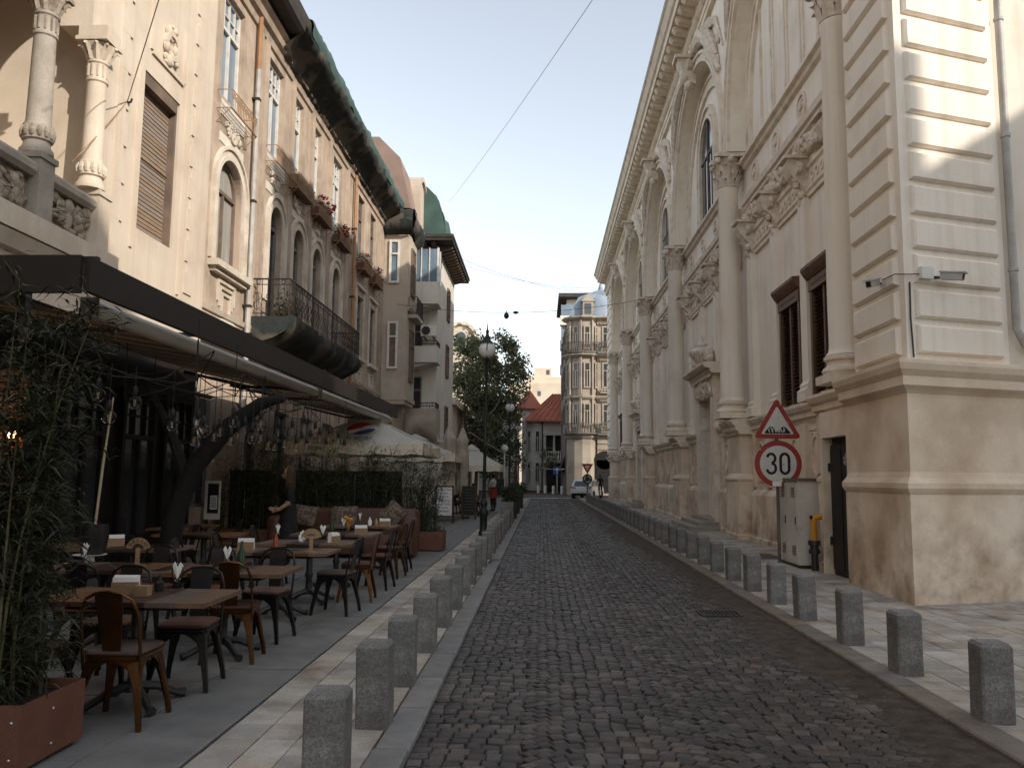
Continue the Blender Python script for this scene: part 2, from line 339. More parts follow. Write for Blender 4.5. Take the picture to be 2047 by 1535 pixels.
ORD = ['nearest', 'second', 'third', 'fourth', 'fifth', 'sixth', 'seventh', 'eighth', 'ninth', 'tenth', 'eleventh', 'twelfth', 'thirteenth', 'fourteenth', 'fifteenth', 'sixteenth', 'seventeenth', 'eighteenth', 'nineteenth', 'twentieth'] + \
      ['twenty-' + w for w in ('first', 'second', 'third', 'fourth', 'fifth', 'sixth', 'seventh', 'eighth', 'ninth')] + ['thirtieth'] + ['thirty-' + w for w in ('first', 'second', 'third', 'fourth', 'fifth', 'sixth', 'seventh', 'eighth', 'ninth')] + ['fortieth'] + ['forty-'+w for w in ('first', 'second', 'third', 'fourth', 'fifth', 'sixth', 'seventh', 'eighth', 'ninth')]
# ---------------------------------------------------------------- ground, road, pavements
g = MB(); g.poly([(-400, -400, -.16), (400, -400, -.16), (400, 700, -.16), (-400, 700, -.16)]); build('ground', g, 'earth', kind='structure')
road = empty('road', (1, 0, 0)); road['kind'] = 'structure'
rb = MB(); nx, y = 36, -14.0; ys = []
while y < 97: ys.append(y); y += .09 if y < 14 else .35 if y < 40 else 1.2
r2 = random.Random(3)
from mathutils import noise as MN
def sandz(x, y):
    cover = max(0, min(1, (x-2.0-.32*MN.noise((x*.7, y*.45, 3)))/.5))
    return -.060+.034*cover+.014*MN.noise((x*5, y*5, 0))*(.3+cover)+.008*MN.noise((x*.8, y*.5, 7))
xs = [-.80+3.58*k/nx for k in range(nx+1)]
for k, yy in enumerate(ys):
    i = rb.pt([(x, yy, sandz(x, yy)) for x in xs])
    if k: rb.f += [(i-nx-1+j, i-nx+j, i+j+1, i+j) for j in range(nx)]
build('sand_bed', rb, 'sand_joint', road, smooth=True, ang=0)
def sett_shape(rng, fine=True):
    q = [(-.5, -.5), (.5, -.5), (.5, .5), (-.5, .5)]
    q = [(x+rng.uniform(-.09, .09), y+rng.uniform(-.12, .12)) for x, y in q]
    tz = [rng.uniform(-.08, .08) for _ in q]
    lv = [(1.02, -.6), (1.0, -.11), (.88, .0)] if fine else [(1.0, -.45), (.90, 0)]
    v = [(x*s, y*s, z+(tz[j] if z > -.3 else 0)) for s, z in lv for j, (x, y) in enumerate(q)]
    f = []
    for l in range(len(lv)-1): f += [(4*l+j, 4*l+(j+1) % 4, 4*l+4+(j+1) % 4, 4*l+4+j) for j in range(4)]
    e = 4*(len(lv)-1)
    if fine:
        v.append((rng.uniform(-.1, .1), rng.uniform(-.1, .1), .03)); f += [(e+j, e+(j+1) % 4, len(v)-1) for j in range(4)]
    else: f.append((e, e+1, e+2, e+3))
    return v, f
SH = [sett_shape(r2) for _ in range(12)]; SL = [sett_shape(r2, False) for _ in range(12)]
SM = []
for v, f in SH:
    mb = MB(); mb.v = v; mb.f = f; SM.append(mesh_of('cobblestone', mb, 'cobble', True, 1.0))
stones = []
yy = 3.0
while yy < 66:                                     # straight rows beside the left kerb
    x = -.775
    while x < -.14:
        w = r2.uniform(.088, .128); stones.append((x+w/2, yy+r2.uniform(-.008, .008), r2.uniform(-.05, .05), w-.006, .099)); x += w
    yy += .103
SEG = [(-.13, 1.04), (1.06, 1.28), (2.26+.10, .0)]
for x0, w in ((-.11, 1.18), (1.07, 1.18)):          # arched rows
    xc = x0+w/2; Rr = w*.74; th = math.asin(.5*w/Rr); n = int(2*th*Rr/.104); y0 = 3.0-Rr
    while y0 < 66-Rr:
        ph = r2.uniform(-.3, .3)
        for k in range(n):
            t = -th+2*th*(k+.5+ph*.5)/n
            if abs(t) > th*1.02: continue
            stones.append((xc+Rr*math.sin(t)+r2.uniform(-.006, .006), y0+Rr*math.cos(t)+r2.uniform(-.006, .006), -t+r2.uniform(-.06, .06), 2*th*Rr/n-.006, .103*max(.72, math.cos(t))-.005))
        y0 += .103
yy = 3.0
while yy < 66:                                     # straight rows in the sandy right gutter
    x = 2.26
    while x < 2.70:
        w = r2.uniform(.09, .125); stones.append((x+w/2, yy+r2.uniform(-.01, .01), r2.uniform(-.07, .07), w-.007, .099)); x += w
    yy += .105
def seen(x, y):
    px = 1082+1650*x/max(y, .1); return y > 4.25 and 700 < px < 2047
stones.sort(key=lambda s: (0 if seen(s[0], s[1]) else 1, s[1]*s[1]+s[0]*s[0]))
rest = MB()
for k, (x, y, rz, w, d) in enumerate(stones):
    z = -.041+r2.uniform(-.0045, .0045)+.008*MN.noise((x*.8, y*.5, 7)); j = r2.randrange(12)
    if k < 300:
        shared('cobblestone', SM[j], (x, y, z), road, (r2.uniform(-.05, .05), r2.uniform(-.05, .05), rz), (w, d, .05))
    else:
        v, f = (SH if y < 15 else SL)[j]; c, s = math.cos(rz), math.sin(rz); i = len(rest.v); tx, ty = r2.uniform(-.04, .04), r2.uniform(-.04, .04)
        rest.v += [(x+a*w*c-b*d*s, y+a*w*s+b*d*c, z+q*.05+tx*a*w+ty*b*d) for a, b, q in v]; rest.f += [tuple(i+q for q in ff) for ff in f]
build('cobblestones', rest, 'cobble_merged', road, smooth=True, kind='stuff', ang=1.0)
# cross street at the far end
fr = MB(); fr.box(-60, 60, 66, 96, -.15, -.05); build('cross_street', fr, 'sand_joint', kind='structure')
st = MB(); st.box(-.8, 3.0, 66.3, 66.9, -.05, -.044); build('road_marking', st, 'paper', road)

def paving(name, piece, m, x0, x1, y0, y1, cols, dy, gap, limit, key, jitter=.0, mrest=None, skip=None, zt=0.0, bond=False):
    base = empty(name, ((x0+x1)/2, y0, 0)); base['kind'] = 'structure'
    bb = MB(); bb.box(x0, x1, y0, y1, -.12, -.012); build('bedding', bb, 'sand_joint', base)
    sh = []
    for _ in range(3):
        mb = MB(); a = .5; c = .485
        i = mb.pt([(-a, -a, -1), (a, -a, -1), (a, a, -1), (-a, a, -1), (-a, -a, -.12), (a, -a, -.12), (a, a, -.12), (-a, a, -.12), (-c, -c, 0), (c, -c, 0), (c, c, 0), (-c, c, 0)])
        mb.f = [(i+4*l+j, i+4*l+(j+1) % 4, i+4*l+4+(j+1) % 4, i+4*l+4+j) for l in (0, 1) for j in range(4)]+[(i+8, i+9, i+10, i+11)]
        sh.append((mb, mesh_of(piece, mb, m)))
    P = []
    for ci, (xa, xb) in enumerate(zip(cols, cols[1:])):
        y = y0 - (dy*.5 if bond and ci % 2 else 0)
        while y < y1:
            d = dy*RR.uniform(1-jitter, 1+jitter)
            a, b = max(y, y0), min(y+d, y1)
            if b-a > .03 and not (skip and skip((xa+xb)/2, (a+b)/2)): P.append(((xa+xb)/2, (a+b)/2, xb-xa-gap, b-a-gap))
            y += d
    P.sort(key=key); rest = MB()
    for k, (x, y, w, d) in enumerate(P):
        mb, me = sh[k % 3]; z = zt+RR.uniform(-.0025, .0025); tl = (RR.uniform(-.006, .006), RR.uniform(-.006, .006))
        if k < limit: shared(piece, me, (x, y, z), base, (tl[0], tl[1], 0), (w, d, .03))
        else:
            i = len(rest.v); rest.v += [(x+a*w, y+b*d, z+c*.03) for a, b, c in mb.v]; rest.f += [tuple(i+q for q in ff) for ff in mb.f]
    if rest.v: build(piece+'s', rest, mrest or m, base, kind='stuff')
    return base
near = lambda p: (0 if (p[1] > 4.2 and 0 < 1082+1650*p[0]/max(p[1], .1) < 2047) else 1, p[0]**2+p[1]**2)
MT['tile_merged'] = mat('tile_merged', (.40, .365, .315), (.32, .285, .24), 5, rough=.8, bump=.15, bscale=60, fine=.12, rnd=.2, island=True, stains=(((.11, .08, .058), 1.9, .50, .70, None, None, .7),))
paving('left_pavement', 'paving_tile', 'tile_cream', -1.97, -.985, 2.5, 64, [-1.965, -1.72, -1.475, -1.23, -.99], .30, .008, 280, near, .0, 'tile_merged', skip=lambda x, y: y > 64)
paving('terrace_pavement', 'paving_slab', 'paver_grey', -7.4, -1.975, 2.5, 64, [-7.4+.602*k for k in range(10)], .9, .008, 120, near, .0, bond=True)
def offbuild(x, y): return x > 5.6 and y > 11.25+(x-4.86)*.36+.6
paving('right_pavement', 'paving_tile', 'tile_cream', 2.985, 9.3, 1.0, 66, [2.99+.30*k for k in range(22)], .30, .008, 280, near, .0, 'tile_merged', skip=offbuild, bond=True)
def kerb(name, x0, x1, m, gaps=()):
    base = empty(name, ((x0+x1)/2, 3, 0)); base['kind'] = 'structure'; y = 2.4
    mbs = {}
    while y < 66:
        L = .88; mid = y+L/2
        if not any(a < mid < b for a, b in gaps):
            mb = MB(); w = (x1-x0)/2; h = L/2-.004; c = .012
            mb.loft([[(-w, -h, -.14), (w, -h, -.14), (w, h, -.14), (-w, h, -.14)], [(-w, -h, -c), (w, -h, -c), (w, h, -c), (-w, h, -c)], [(-w+c, -h+c*.4, 0), (w-c, -h+c*.4, 0), (w-c, h-c*.4, 0), (-w+c, h-c*.4, 0)]])
            if 'me' not in mbs: mbs['me'] = mesh_of('kerb_stone', mb, m)
            shared('kerb_stone', mbs['me'], ((x0+x1)/2+RR.uniform(-.004, .004), mid, .006+RR.uniform(-.003, .003)), base)
        y += L
    return base
kerb('left_kerb', -.985, -.775, 'kerb_granite', [(15.2, 16.3)]); kerb('right_kerb', 2.765, 2.985, 'kerb_sandy')
gr = empty('drain_grate', (2.18, 10.45, -.03), 'black iron drain grate sunk in the sandy right edge of the cobbles', 'drain')
fb = MB(); fb.box(1.93, 2.43, 10.22, 10.26, -.05, -.022); fb.box(1.93, 2.43, 10.60, 10.64, -.05, -.022); fb.box(1.93, 1.96, 10.26, 10.60, -.05, -.022); fb.box(2.40, 2.43, 10.26, 10.60, -.05, -.022); build('frame', fb, 'black_metal', gr)
bb = MB(); bb.box(1.96, 2.40, 10.26, 10.60, -.06, -.045); build('pit', bb, 'black', gr)
for k in range(9): m_ = MB(); m_.box(1.975+k*.047, 1.995+k*.047, 10.26, 10.60, -.045, -.026); build('bar', m_, 'black_metal', gr)
gr2 = empty('driveway_grate', (-.88, 15.7, 0), 'dark metal gutter plate filling the gap in the left kerb', 'grate')
m_ = MB(); m_.box(-.985, -.775, 15.28, 16.3, -.06, -.03); build('plate', m_, 'black_metal', gr2)

# ---------------------------------------------------------------- granite bollards
def bollard():
    w, c, h = .105, .013, .53; R = lambda s, z: [(x*s, y*s, z) for x, y in ((-w+c, -w), (w-c, -w), (w, -w+c), (w, w-c), (w-c, w), (-w+c, w), (-w, w-c), (-w, -w+c))]
    mb = MB(); mb.loft([R(1, -.05), R(1, h-.024), R(.84, h)]); return mb
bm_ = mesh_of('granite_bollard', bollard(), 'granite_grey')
LB = [4.34, 5.52, 6.57, 7.8, 9.08, 10.3, 11.5, 12.65, 13.8, 15.06, 16.42, 17.7, 18.9, 20.1, 21.3, 22.3, 23.7, 24.9, 26.1, 27.3]
def rows(lst, x, side, group, n0):
    for k, y in enumerate(lst):
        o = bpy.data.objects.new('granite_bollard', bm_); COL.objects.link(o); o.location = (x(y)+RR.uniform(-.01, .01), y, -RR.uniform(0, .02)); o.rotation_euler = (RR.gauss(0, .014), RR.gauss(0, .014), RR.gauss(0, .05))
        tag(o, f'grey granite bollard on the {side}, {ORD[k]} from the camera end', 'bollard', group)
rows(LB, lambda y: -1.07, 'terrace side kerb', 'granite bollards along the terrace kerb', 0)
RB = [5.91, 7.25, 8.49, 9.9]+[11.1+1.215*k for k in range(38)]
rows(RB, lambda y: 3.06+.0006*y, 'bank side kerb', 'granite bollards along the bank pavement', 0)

# loose grit and dry leaves along both kerbs
db = MB(); rd_ = random.Random(19)
for k in range(700):
    sd = rd_.random() < .55; x = (-.765+abs(rd_.gauss(0, .06))) if sd else (2.74-abs(rd_.gauss(0, .22))); y = 4.2+rd_.random()**1.6*40; s = rd_.uniform(.004, .016); a = rd_.uniform(0, 6.3); z = (-.028 if sd else -.030)+rd_.uniform(0, .006)
    db.poly([(x+s*math.cos(a), y+s*math.sin(a), z), (x-s*.6*math.sin(a), y+s*.6*math.cos(a), z+.004), (x-s*math.cos(a), y-s*math.sin(a), z+.002), (x+s*.6*math.sin(a), y-s*.6*math.cos(a), z)])
build('dry_leaves', db, 'bark', None, kind='stuff')
# ---------------------------------------------------------------- the bank palace on the right
def ZM(z): return z*1.03 if z < 3.16 else 3.255+(z-3.16)*1.055 if z < 15.5 else 16.274+(z-15.5)*.70
TR = lambda u, n, z: (5.75-n, u, ZM(z))
TRP = lambda u, n, z: (5.5-n, u, z)                     # plane of the corner pavilion
BK = empty('bank_building', (5.5, 11, 0), 'long cream neoclassical palace with columns, great arches and a rusticated corner', 'palace')
rg = random.Random(5)
U = [14.35, 23.1, 32.6, 42.0, 51.4, 60.8]
# body of the wall
wb = MB(TR)
holes = []
for i in (1, 3):
    c = (U[i]+U[i+1])/2; holes.append((c-.95, c+.95, .36, 4.0))
wb.wall(13.1, 66, 0, 15.5, -.6, 0, holes)
wb.box(12, 66, -9, -.6, 0, 18.1)
build('wall', wb, 'bank_plaster', BK)
def prof_sweep(name, prof, u0, u1, m='bank_trim', parent=BK):
    mb = MB(TR); mb.sweep(prof, u0, u1); return build(name, mb, m, parent)
CORN = lambda n: [(0, 2.72), (n, 2.72), (n+.03, 2.80), (n+.10, 2.83), (n+.10, 2.93), (n+.17, 2.97), (n+.22, 3.05), (n+.22, 3.10), (0, 3.16)]
cor = MB(TR)
edges = [13.4]
for i, u in enumerate(U): cor = MB(TR); cor.sweep(CORN(.46), u-.78, u+.78); build('plinth_cornice', cor, 'bank_trim', BK)
for a, b in zip(U, U[1:]):
    c = (a+b)/2
    for q in ([(a+.783, b-.783)] if (U.index(a) % 2 == 0) else [(a+.783, c-1.55), (c+1.55, b-.783)]): cor = MB(TR); cor.sweep(CORN(.06), *q); build('plinth_cornice', cor, 'bank_trim', BK)
cor = MB(TR); cor.sweep(CORN(.40), 62.1, 65.9)
build('plinth_cornice', cor, 'bank_trim', BK)
for a, b in zip(U, U[1:]):
    c = (a+b)/2; segs = [(a+.76, b-.76)] if U.index(a) % 2 == 0 else [(a+.76, c-1.6), (c+1.6, b-.76)]
    for p, q in segs:
        if p < 15.2: p = 15.2
        pl = MB(TR)
        pl.sweep([(0, 0), (.24, 0), (.24, .10), (.20, .13), (.20, 1.16), (.15, 1.24), (.06, 1.30), (.06, 1.36), (0, 1.36)], p, q)
        pl.box(p, q, 0, .05, 1.36, 2.72)
        w = q-p; k = max(1, round(w/1.55)); s = w/k
        for j in range(k+1):
            pu = p+j*s; pl.box(max(p, pu-.17), min(q, pu+.17), .05, .12, 1.36, 2.72)
        for j in range(k):
            x0, x1 = p+j*s+.30, p+(j+1)*s-.30
            for (e, n1) in ((0, .085), (.07, .072)):
                pl.box(x0+e, x0+e+.045, .05, n1, 1.5+e, 2.6-e); pl.box(x1-e-.045, x1-e, .05, n1, 1.5+e, 2.6-e)
                pl.box(x0+e+.045, x1-e-.045, .05, n1, 1.5+e, 1.545+e); pl.box(x0+e+.045, x1-e-.045, .05, n1, 2.555-e, 2.6-e)
            mc = (x0+x1)/2; rr = min(.26, (x1-x0)/2-.14)
            for kk in range(14):
                A, B = 2*pi*kk/14, 2*pi*(kk+1)/14
                q4 = [(mc+r_*math.cos(t), 2.05+1.45*r_*math.sin(t)) for t in (A, B) for r_ in (rr, rr+.05)]
                i0 = pl.pt([(u_, n_, z_) for n_ in (.05, .09) for u_, z_ in q4]); pl.f += [(i0+4, i0+6, i0+7, i0+5), (i0, i0+2, i0+6, i0+4), (i0+1, i0+5, i0+7, i0+3)]
        build('plinth', pl, 'bank_plinth', BK)
def pedestal(u, w=.62, n=.40):
    mb = MB(TR)
    def ring(e, z): return [(u-w-e, 0, z), (u+w+e, 0, z), (u+w+e, n+e, z), (u-w-e, n+e, z)]
    mb.loft([ring(.13, 0), ring(.13, .12), ring(.10, .15), ring(.10, 1.5), ring(.13, 1.53), ring(.13, 1.58), ring(.04, 1.68), ring(0, 1.70), ring(0, 2.72)])
    return build('pedestal', mb, 'bank_plinth', BK)
for u in U[1:]: pedestal(u)
pedestal(64.0, 1.7, .36); pedestal(14.93, .24, .62)
# columns with leaf capitals
def leaf(mb, c, ang, r0, pts, w):
    ca, sa = math.cos(ang), math.sin(ang); rings = []
    for k, (r, z) in enumerate(pts):
        ww = w*(1-.75*(k/(len(pts)-1))**2.2)/2; R = r0+r
        rings.append([(c[0]+ca*(R+d)-sa*s*ww, c[1]+sa*(R+d)+ca*s*ww, c[2]+z) for d, s in ((0, -1), (.035, 0), (0, 1), (-.03, 0))])
    mb.loft(rings)
def column_mesh(det):
    c = (0, 0, 0); n = 20 if det else 12
    sh = MB(); sh.lathe([(.40, .46), (.345, .52), (.33, .60), (.335, 1.5), (.29, 6.12), (.315, 6.16), (.315, 6.22)], c, n)
    ba = MB(); ba.box(-.46, .46, -.46, .46, .0, .14); ba.lathe([(.44, .14), (.47, .19), (.44, .25), (.38, .29), (.38, .34), (.43, .38), (.43, .43), (.36, .47)], c, n)
    ca = MB(); ca.lathe([(.29, 6.22), (.30, 6.7), (.38, 7.0), (.40, 7.02)], c, n)
    L1 = [(0, 6.24), (.05, 6.42), (.12, 6.54), (.18, 6.52)]; L2 = [(.02, 6.45), (.08, 6.70), (.18, 6.82), (.25, 6.77)]
    for k in range(8): leaf(ca, c, k*pi/4, .29, L1, .25); leaf(ca, c, k*pi/4+pi/8, .29, L2, .24)
    for k in range(4):
        a = pi/4+k*pi/2; leaf(ca, c, a, .30, [(.05, 6.66), (.12, 6.88), (.25, 7.0), (.30, 6.93)], .22)
        ca.ball((math.cos(a)*.53, math.sin(a)*.53, 6.93), (.10, .10, .10), 8, 5); ca.ball((math.cos(a-pi/4)*.40, math.sin(a-pi/4)*.40, 6.97), .09, 7, 5)
    ab = []
    for z in (7.03, 7.13):
        r = []
        for k in range(4):
            a = pi/4+k*pi/2; r += [(math.cos(a-.1)*.62, math.sin(a-.1)*.62, z), (math.cos(a+.1)*.62, math.sin(a+.1)*.62, z), (math.cos(a+pi/4)*.40, math.sin(a+pi/4)*.40, z)]
        ab.append(r)
    ca.loft(ab); ca.box(-.4, .2, -.38, .38, 7.131, 7.17)
    return [mesh_of('shaft', sh, 'bank_plaster', True), mesh_of('column_base', ba, 'bank_trim', True), mesh_of('capital', ca, 'bank_relief', True)]
CM = column_mesh(True)
for u in U:
    e = shared('column', CM[0], TR(u, .45, 3.16), BK, scale=(.94, .94, 1.055)); shared('column_base', CM[1], TR(u, .45, 3.16), e); shared('capital', CM[2], TR(u, .45, 3.16), e)
# bays
def ornament(mb, u, n, z, s=1.0):         # scrolled console
    mb.prism([(u-.2*s, n, z), (u-.2*s, n+.46*s, z), (u-.2*s, n+.50*s, z-.12*s), (u-.2*s, n+.40*s, z-.34*s), (u-.2*s, n+.20*s, z-.52*s), (u-.2*s, n+.12*s, z-.75*s), (u-.2*s, n, z-.85*s)], (.4*s, 0, 0))
    mb.box(u-.27*s, u+.27*s, n, n+.56*s, z+.002, z+.07*s)
    for sg in (-1, 1): mb.arch(u+sg*.205*s, z-.2*s, .05*s, .15*s, n+.2*s, n+.3*s, 8, 0, 2*pi)
    for k in range(5): mb.ball((u+rg.uniform(-.12, .12)*s, n+(.28-.04*k)*s, z-(.38+.12*k)*s), (.11*s, .09*s, .10*s), 6, 4)
RND = mesh_of('frieze_roundel', MB(lambda u, n, z: (-n, u, z)).arch(0, 0, .06, .12, 0, .03, 8, 0, 2*pi), 'bank_trim')
for bi, (a, b) in enumerate(zip(U, U[1:])):
    c = (a+b)/2; hw = (b-a)/2; near_ = bi < 2; R_ = hw-.42; zs = 14.95-R_
    sw = MB(TR)                                       # pier tops and the wall round the big arch
    for sg in (-1, 1): sw.box(*sorted((c+sg*R_, c+sg*hw)), 0, .45, 10.32, zs)
    sw.archfill(c, zs, R_, 15.5, 0, .45, 14, hw)
    build('arch_wall', sw, 'bank_plaster', BK)
    ar = MB(TR)
    for r0, r1, n1 in ((R_+.0, R_+.10, .55), (R_+.10, R_+.24, .51), (R_+.24, R_+.34, .58)): ar.arch(c, zs, r0, r1, .45, n1, 22)
    for sg in (-1, 1):
        for r0, r1, n1 in ((R_, R_+.10, .55), (R_+.10, R_+.24, .51), (R_+.24, R_+.34, .58)): ar.box(*sorted((c+sg*r0, c+sg*r1)), .45, n1, 10.32, zs)
    build('archivolt', ar, 'bank_trim', BK)
    ir = MB(TR)                                      # inner moulded ring with joints
    for r0, r1, n1 in ((R_-.75, R_-.66, .10), (R_-.66, R_-.42, .07), (R_-.42, R_-.36, .12)):
        ir.arch(c, zs, r0, r1, 0, n1, 22)
        for sg in (-1, 1): ir.box(*sorted((c+sg*r0, c+sg*r1)), 0, n1, 10.06, zs)
    build('inner_archivolt', ir, 'bank_trim', BK)
    if bi == 0:
        rb_ = MB(TR)
        for q in (-2.2, -1.25, -1.05, -.1, .1, 1.05, 1.25, 2.2): rb_.box(c+q-.05, c+q+.05, 0, .05, 10.06, zs+math.sqrt(max(0, (R_-.75)**2-q*q)))
        build('lunette_rib', rb_, 'bank_trim', BK)
    else:
        wr = 1.15; zt = 12.2
        fr_ = MB(TR)
        for r0, r1, n1 in ((wr, wr+.14, .12), (wr+.14, wr+.34, .06), (wr+.34, wr+.44, .14)):
            fr_.arch(c, zt, r0, r1, 0, n1, 16)
            for sg in (-1, 1): fr_.box(*sorted((c+sg*r0, c+sg*r1)), 0, n1, 10.06, zt)
        w_ = build('window', fr_, 'bank_trim', BK)
        p_ = MB(TR); p_.box(c-wr, c+wr, .0, .012, 10.06, zt); p_.disc(c, zt, wr, 0, .012, 18, 0, pi); build('pane', p_, 'glass' if bi == 1 else 'curtain', w_)
        s_ = MB(TR); s_.box(c-.05, c+.05, .012, .06, 10.06, zt+wr-.02); s_.box(c-wr, c-.055, .012, .05, zt-.04, zt+.04); s_.box(c+.055, c+wr, .012, .05, zt-.04, zt+.04); s_.box(c-wr*.5-.03, c-wr*.5+.03, .012, .045, 10.06, zt-.045); s_.box(c+wr*.5-.03, c+wr*.5+.03, .012, .045, 10.06, zt-.045); build('glazing_bar', s_, 'frame_brown', w_)
    TRF = lambda u, n, z: TR(u, n+.15, z)
    ks = MB(TRF); ks.prism([(c-.24, .30, 14.55), (c-.24, .50, 14.6), (c-.24, .62, 14.85), (c-.24, .85, 15.2), (c-.24, .95, 15.5), (c-.24, .30, 15.5)], (.48, 0, 0)); ks.box(c-.34, c+.34, .30, 1.02, 15.42, 15.56)
    ks.ball((c, .62, 14.95), (.26, .2, .3), 8, 6); ks.ball((c, .5, 14.6), (.2, .16, .2), 8, 5)
    for sg in (-1, 1): ks.arch(c+sg*.25, 15.2, .06, .2, .4, .6, 8, 0, 2*pi)
    build('keystone', ks, 'bank_relief', BK, smooth=True)
    # reliefs in the corners above the arch: reclining winged figures
    for sg in (-1, 1):
        f_ = MB(TRF); th = .62
        P = lambda r, t, n: (c+sg*(R_+r)*math.sin(t), n, zs+(R_+r)*math.cos(t))
        f_.tube([P(.45, .20, .42), P(.62, .34, .46), P(.72, .50, .48), P(.70, .62, .46)], [.10, .19, .24, .20], 8)
        f_.tube([P(.70, .62, .46), P(.58, .78, .44), P(.52, .92, .40), P(.50, 1.02, .36)], [.21, .17, .11, .07], 7)
        f_.tube([P(.80, .60, .42), P(.74, .76, .42), P(.62, .90, .38)], [.18, .14, .07], 7)
        f_.ball(P(.62, .17, .50), (.14, .14, .17), 8, 6); f_.tube([P(.55, .3, .5), P(.32+.1, .2, .55), P(.45, .06, .5)], [.08, .06, .05], 6)
        for k in range(7): f_.tube([P(.8, .42, .38), P(1.05+.05*k, .46+.045*k, .36), P(1.28-.02*k, .54+.075*k, .33)], [.10, .09, .03], 5)
        for k in range(10): f_.ball(P(rg.uniform(.45, 1.0), rg.uniform(.5, .95), .34), (.14, .10, .16), 6, 4)
        build('spandrel_figure', f_, 'bank_relief', BK, smooth=True)
    # band between the columns
    u0, u1 = a+.36, b-.36
    prof_sweep('string_course', [(0, 8.68), (.10, 8.70), (.10, 8.78), (.17, 8.80), (.20, 8.92), (.12, 8.96), (0, 8.98)], u0, u1)
    prof_sweep('window_ledge', [(0, 9.80), (.10, 9.84), (.13, 9.92), (.22, 9.95), (.22, 10.02), (0, 10.06)], u0, u1)
    for q in (-1.5, -.5, .5, 1.5):
        m_ = MB(TR); mu = c+q*hw*.46; m_.arch(mu, 9.38, .24, .32, 0, .06, 16, 0, 2*pi); m_.disc(mu, 9.38, .08, 0, .09, 10)
        for k in range(6): m_.ball((mu+.15*math.cos(k*pi/3), .02, 9.38+.15*math.sin(k*pi/3)), (.055, .04, .055), 6, 4)
        build('medallion', m_, 'bank_trim', BK)
    sp = hw*2/3.9; PU = [c+q*sp for q in (-1.5, -.5, .5, 1.5)]
    deep = .55 if bi in (1,) else 0
    for pu in PU:
        p_ = MB(TR); p_.box(pu-.21, pu+.21, 0, .16, 3.55, 7.3); p_.box(pu-.30, pu+.30, 0, .26, 3.15, 3.28); p_.sweep([(0, 3.28), (.26, 3.28), (.27, 3.36), (.19, 3.42), (.21, 3.48), (.16, 3.55), (0, 3.55)], pu-.27, pu+.27)
        build('pilaster', p_, 'bank_plaster', BK)
        k_ = MB(TR); ornament(k_, pu, .0, 8.12); build('console', k_, 'bank_relief', BK)
    prof_sweep('frieze_band', [(0, 7.30), (.07, 7.30), (.07, 7.38), (.11, 7.42), (.11, 7.47), (.04, 7.5), (.04, 7.86), (.09, 7.90), (.09, 7.96), (0, 7.98)], u0, u1)
    for j, (p, q) in enumerate(zip([u0]+PU, PU+[u1])):
        f_ = MB(TR); cnt = int((q-p)*(44 if near_ else 22))
        for k in range(cnt):
            t = k/cnt; uu = p+(q-p)*t; sag = .20*math.sin(pi*t) if 0 < j < 4 else .1
            f_.ball((uu, .05+rg.uniform(0, .12), 8.46-sag+rg.uniform(-.14, .16)), (rg.uniform(.05, .13), .09, rg.uniform(.05, .12)), 6, 4)
        build('garland', f_, 'bank_relief', BK, smooth=True)
    for p, q in zip(PU, PU[1:]):
        for k in range(5): uu = p+.35+(q-p-.7)*(k+.5)/5; shared('frieze_roundel', RND, TR(uu, .04, 7.68), BK)
    if bi in (0, 4):                              # louvred windows behind the pilasters
        for j in ((0, 1) if bi == 0 else (1, 2)):
            wc = (PU[j]+PU[j+1])/2; hwid = .64
            f_ = MB(TR); f_.box(wc-hwid-.12, wc-hwid, 0, .14, 3.2, 5.3); f_.box(wc+hwid, wc+hwid+.12, 0, .14, 3.2, 5.3); f_.box(wc-hwid-.14, wc+hwid+.14, 0, .16, 5.3, 5.55); f_.sweep([(0, 5.55), (.18, 5.55), (.24, 5.62), (.30, 5.72), (.30, 5.78), (0, 5.80)], wc-hwid-.2, wc+hwid+.2)
            f_.box(wc-.04, wc+.04, .02, .11, 3.2, 5.3); f_.box(wc-hwid, wc+hwid, 0, .012, 3.2, 5.3)
            for k in range(9): f_.disc(wc-hwid+.12+k*(2*hwid-.24)/8, 5.42, .022, .16, .175, 6)
            w_ = build('louvred_window', f_, 'brown_wood', BK)
            for sg in (-1, 1):
                for k in range(26):
                    z = 3.27+k*.078; s_ = MB(TR); x0, x1 = sorted((wc+sg*.045, wc+sg*(hwid-.01)))
                    s_.prism([(x0, .02, z+.03), (x0, .085, z-.005), (x0, .095, z+.005), (x0, .03, z+.04)], (x1-x0, 0, 0)); build('slat', s_, 'dark_slat', w_)
    if bi in (1, 3):                              # doorway with its own cornice and urn
        d_ = MB(TR)
        for sg in (-1, 1): d_.box(*sorted((c+sg*.95, c+sg*1.5)), -.002, .30, .0, 4.1); d_.box(*sorted((c+sg*1.5, c+sg*1.95)), -.002, .14, 0, 4.0)
        d_.box(c-1.5, c+1.5, -.002, .32, 4.1, 4.75); d_.sweep([(0, 4.75), (.40, 4.75), (.46, 4.82), (.46, 4.88), (.62, 4.92), (.70, 5.0), (.70, 5.06), (0, 5.10)], c-1.85, c+1.85)
        for k in range(22): d_.box(c-1.6+k*.148, c-1.6+k*.148+.08, .40, .455, 4.66, 4.745)
        dd = build('doorway', d_, 'bank_trim', BK)
        r_ = MB(TR); blobs(r_, (c-1.4, c+1.4, 4.2, 4.6), 50, .12, .33, rg); build('door_relief', r_, 'bank_relief', dd, smooth=True)
        q_ = MB(TR); q_.box(c-.95, c+.95, -.62, -.58, .36, 4.0); 
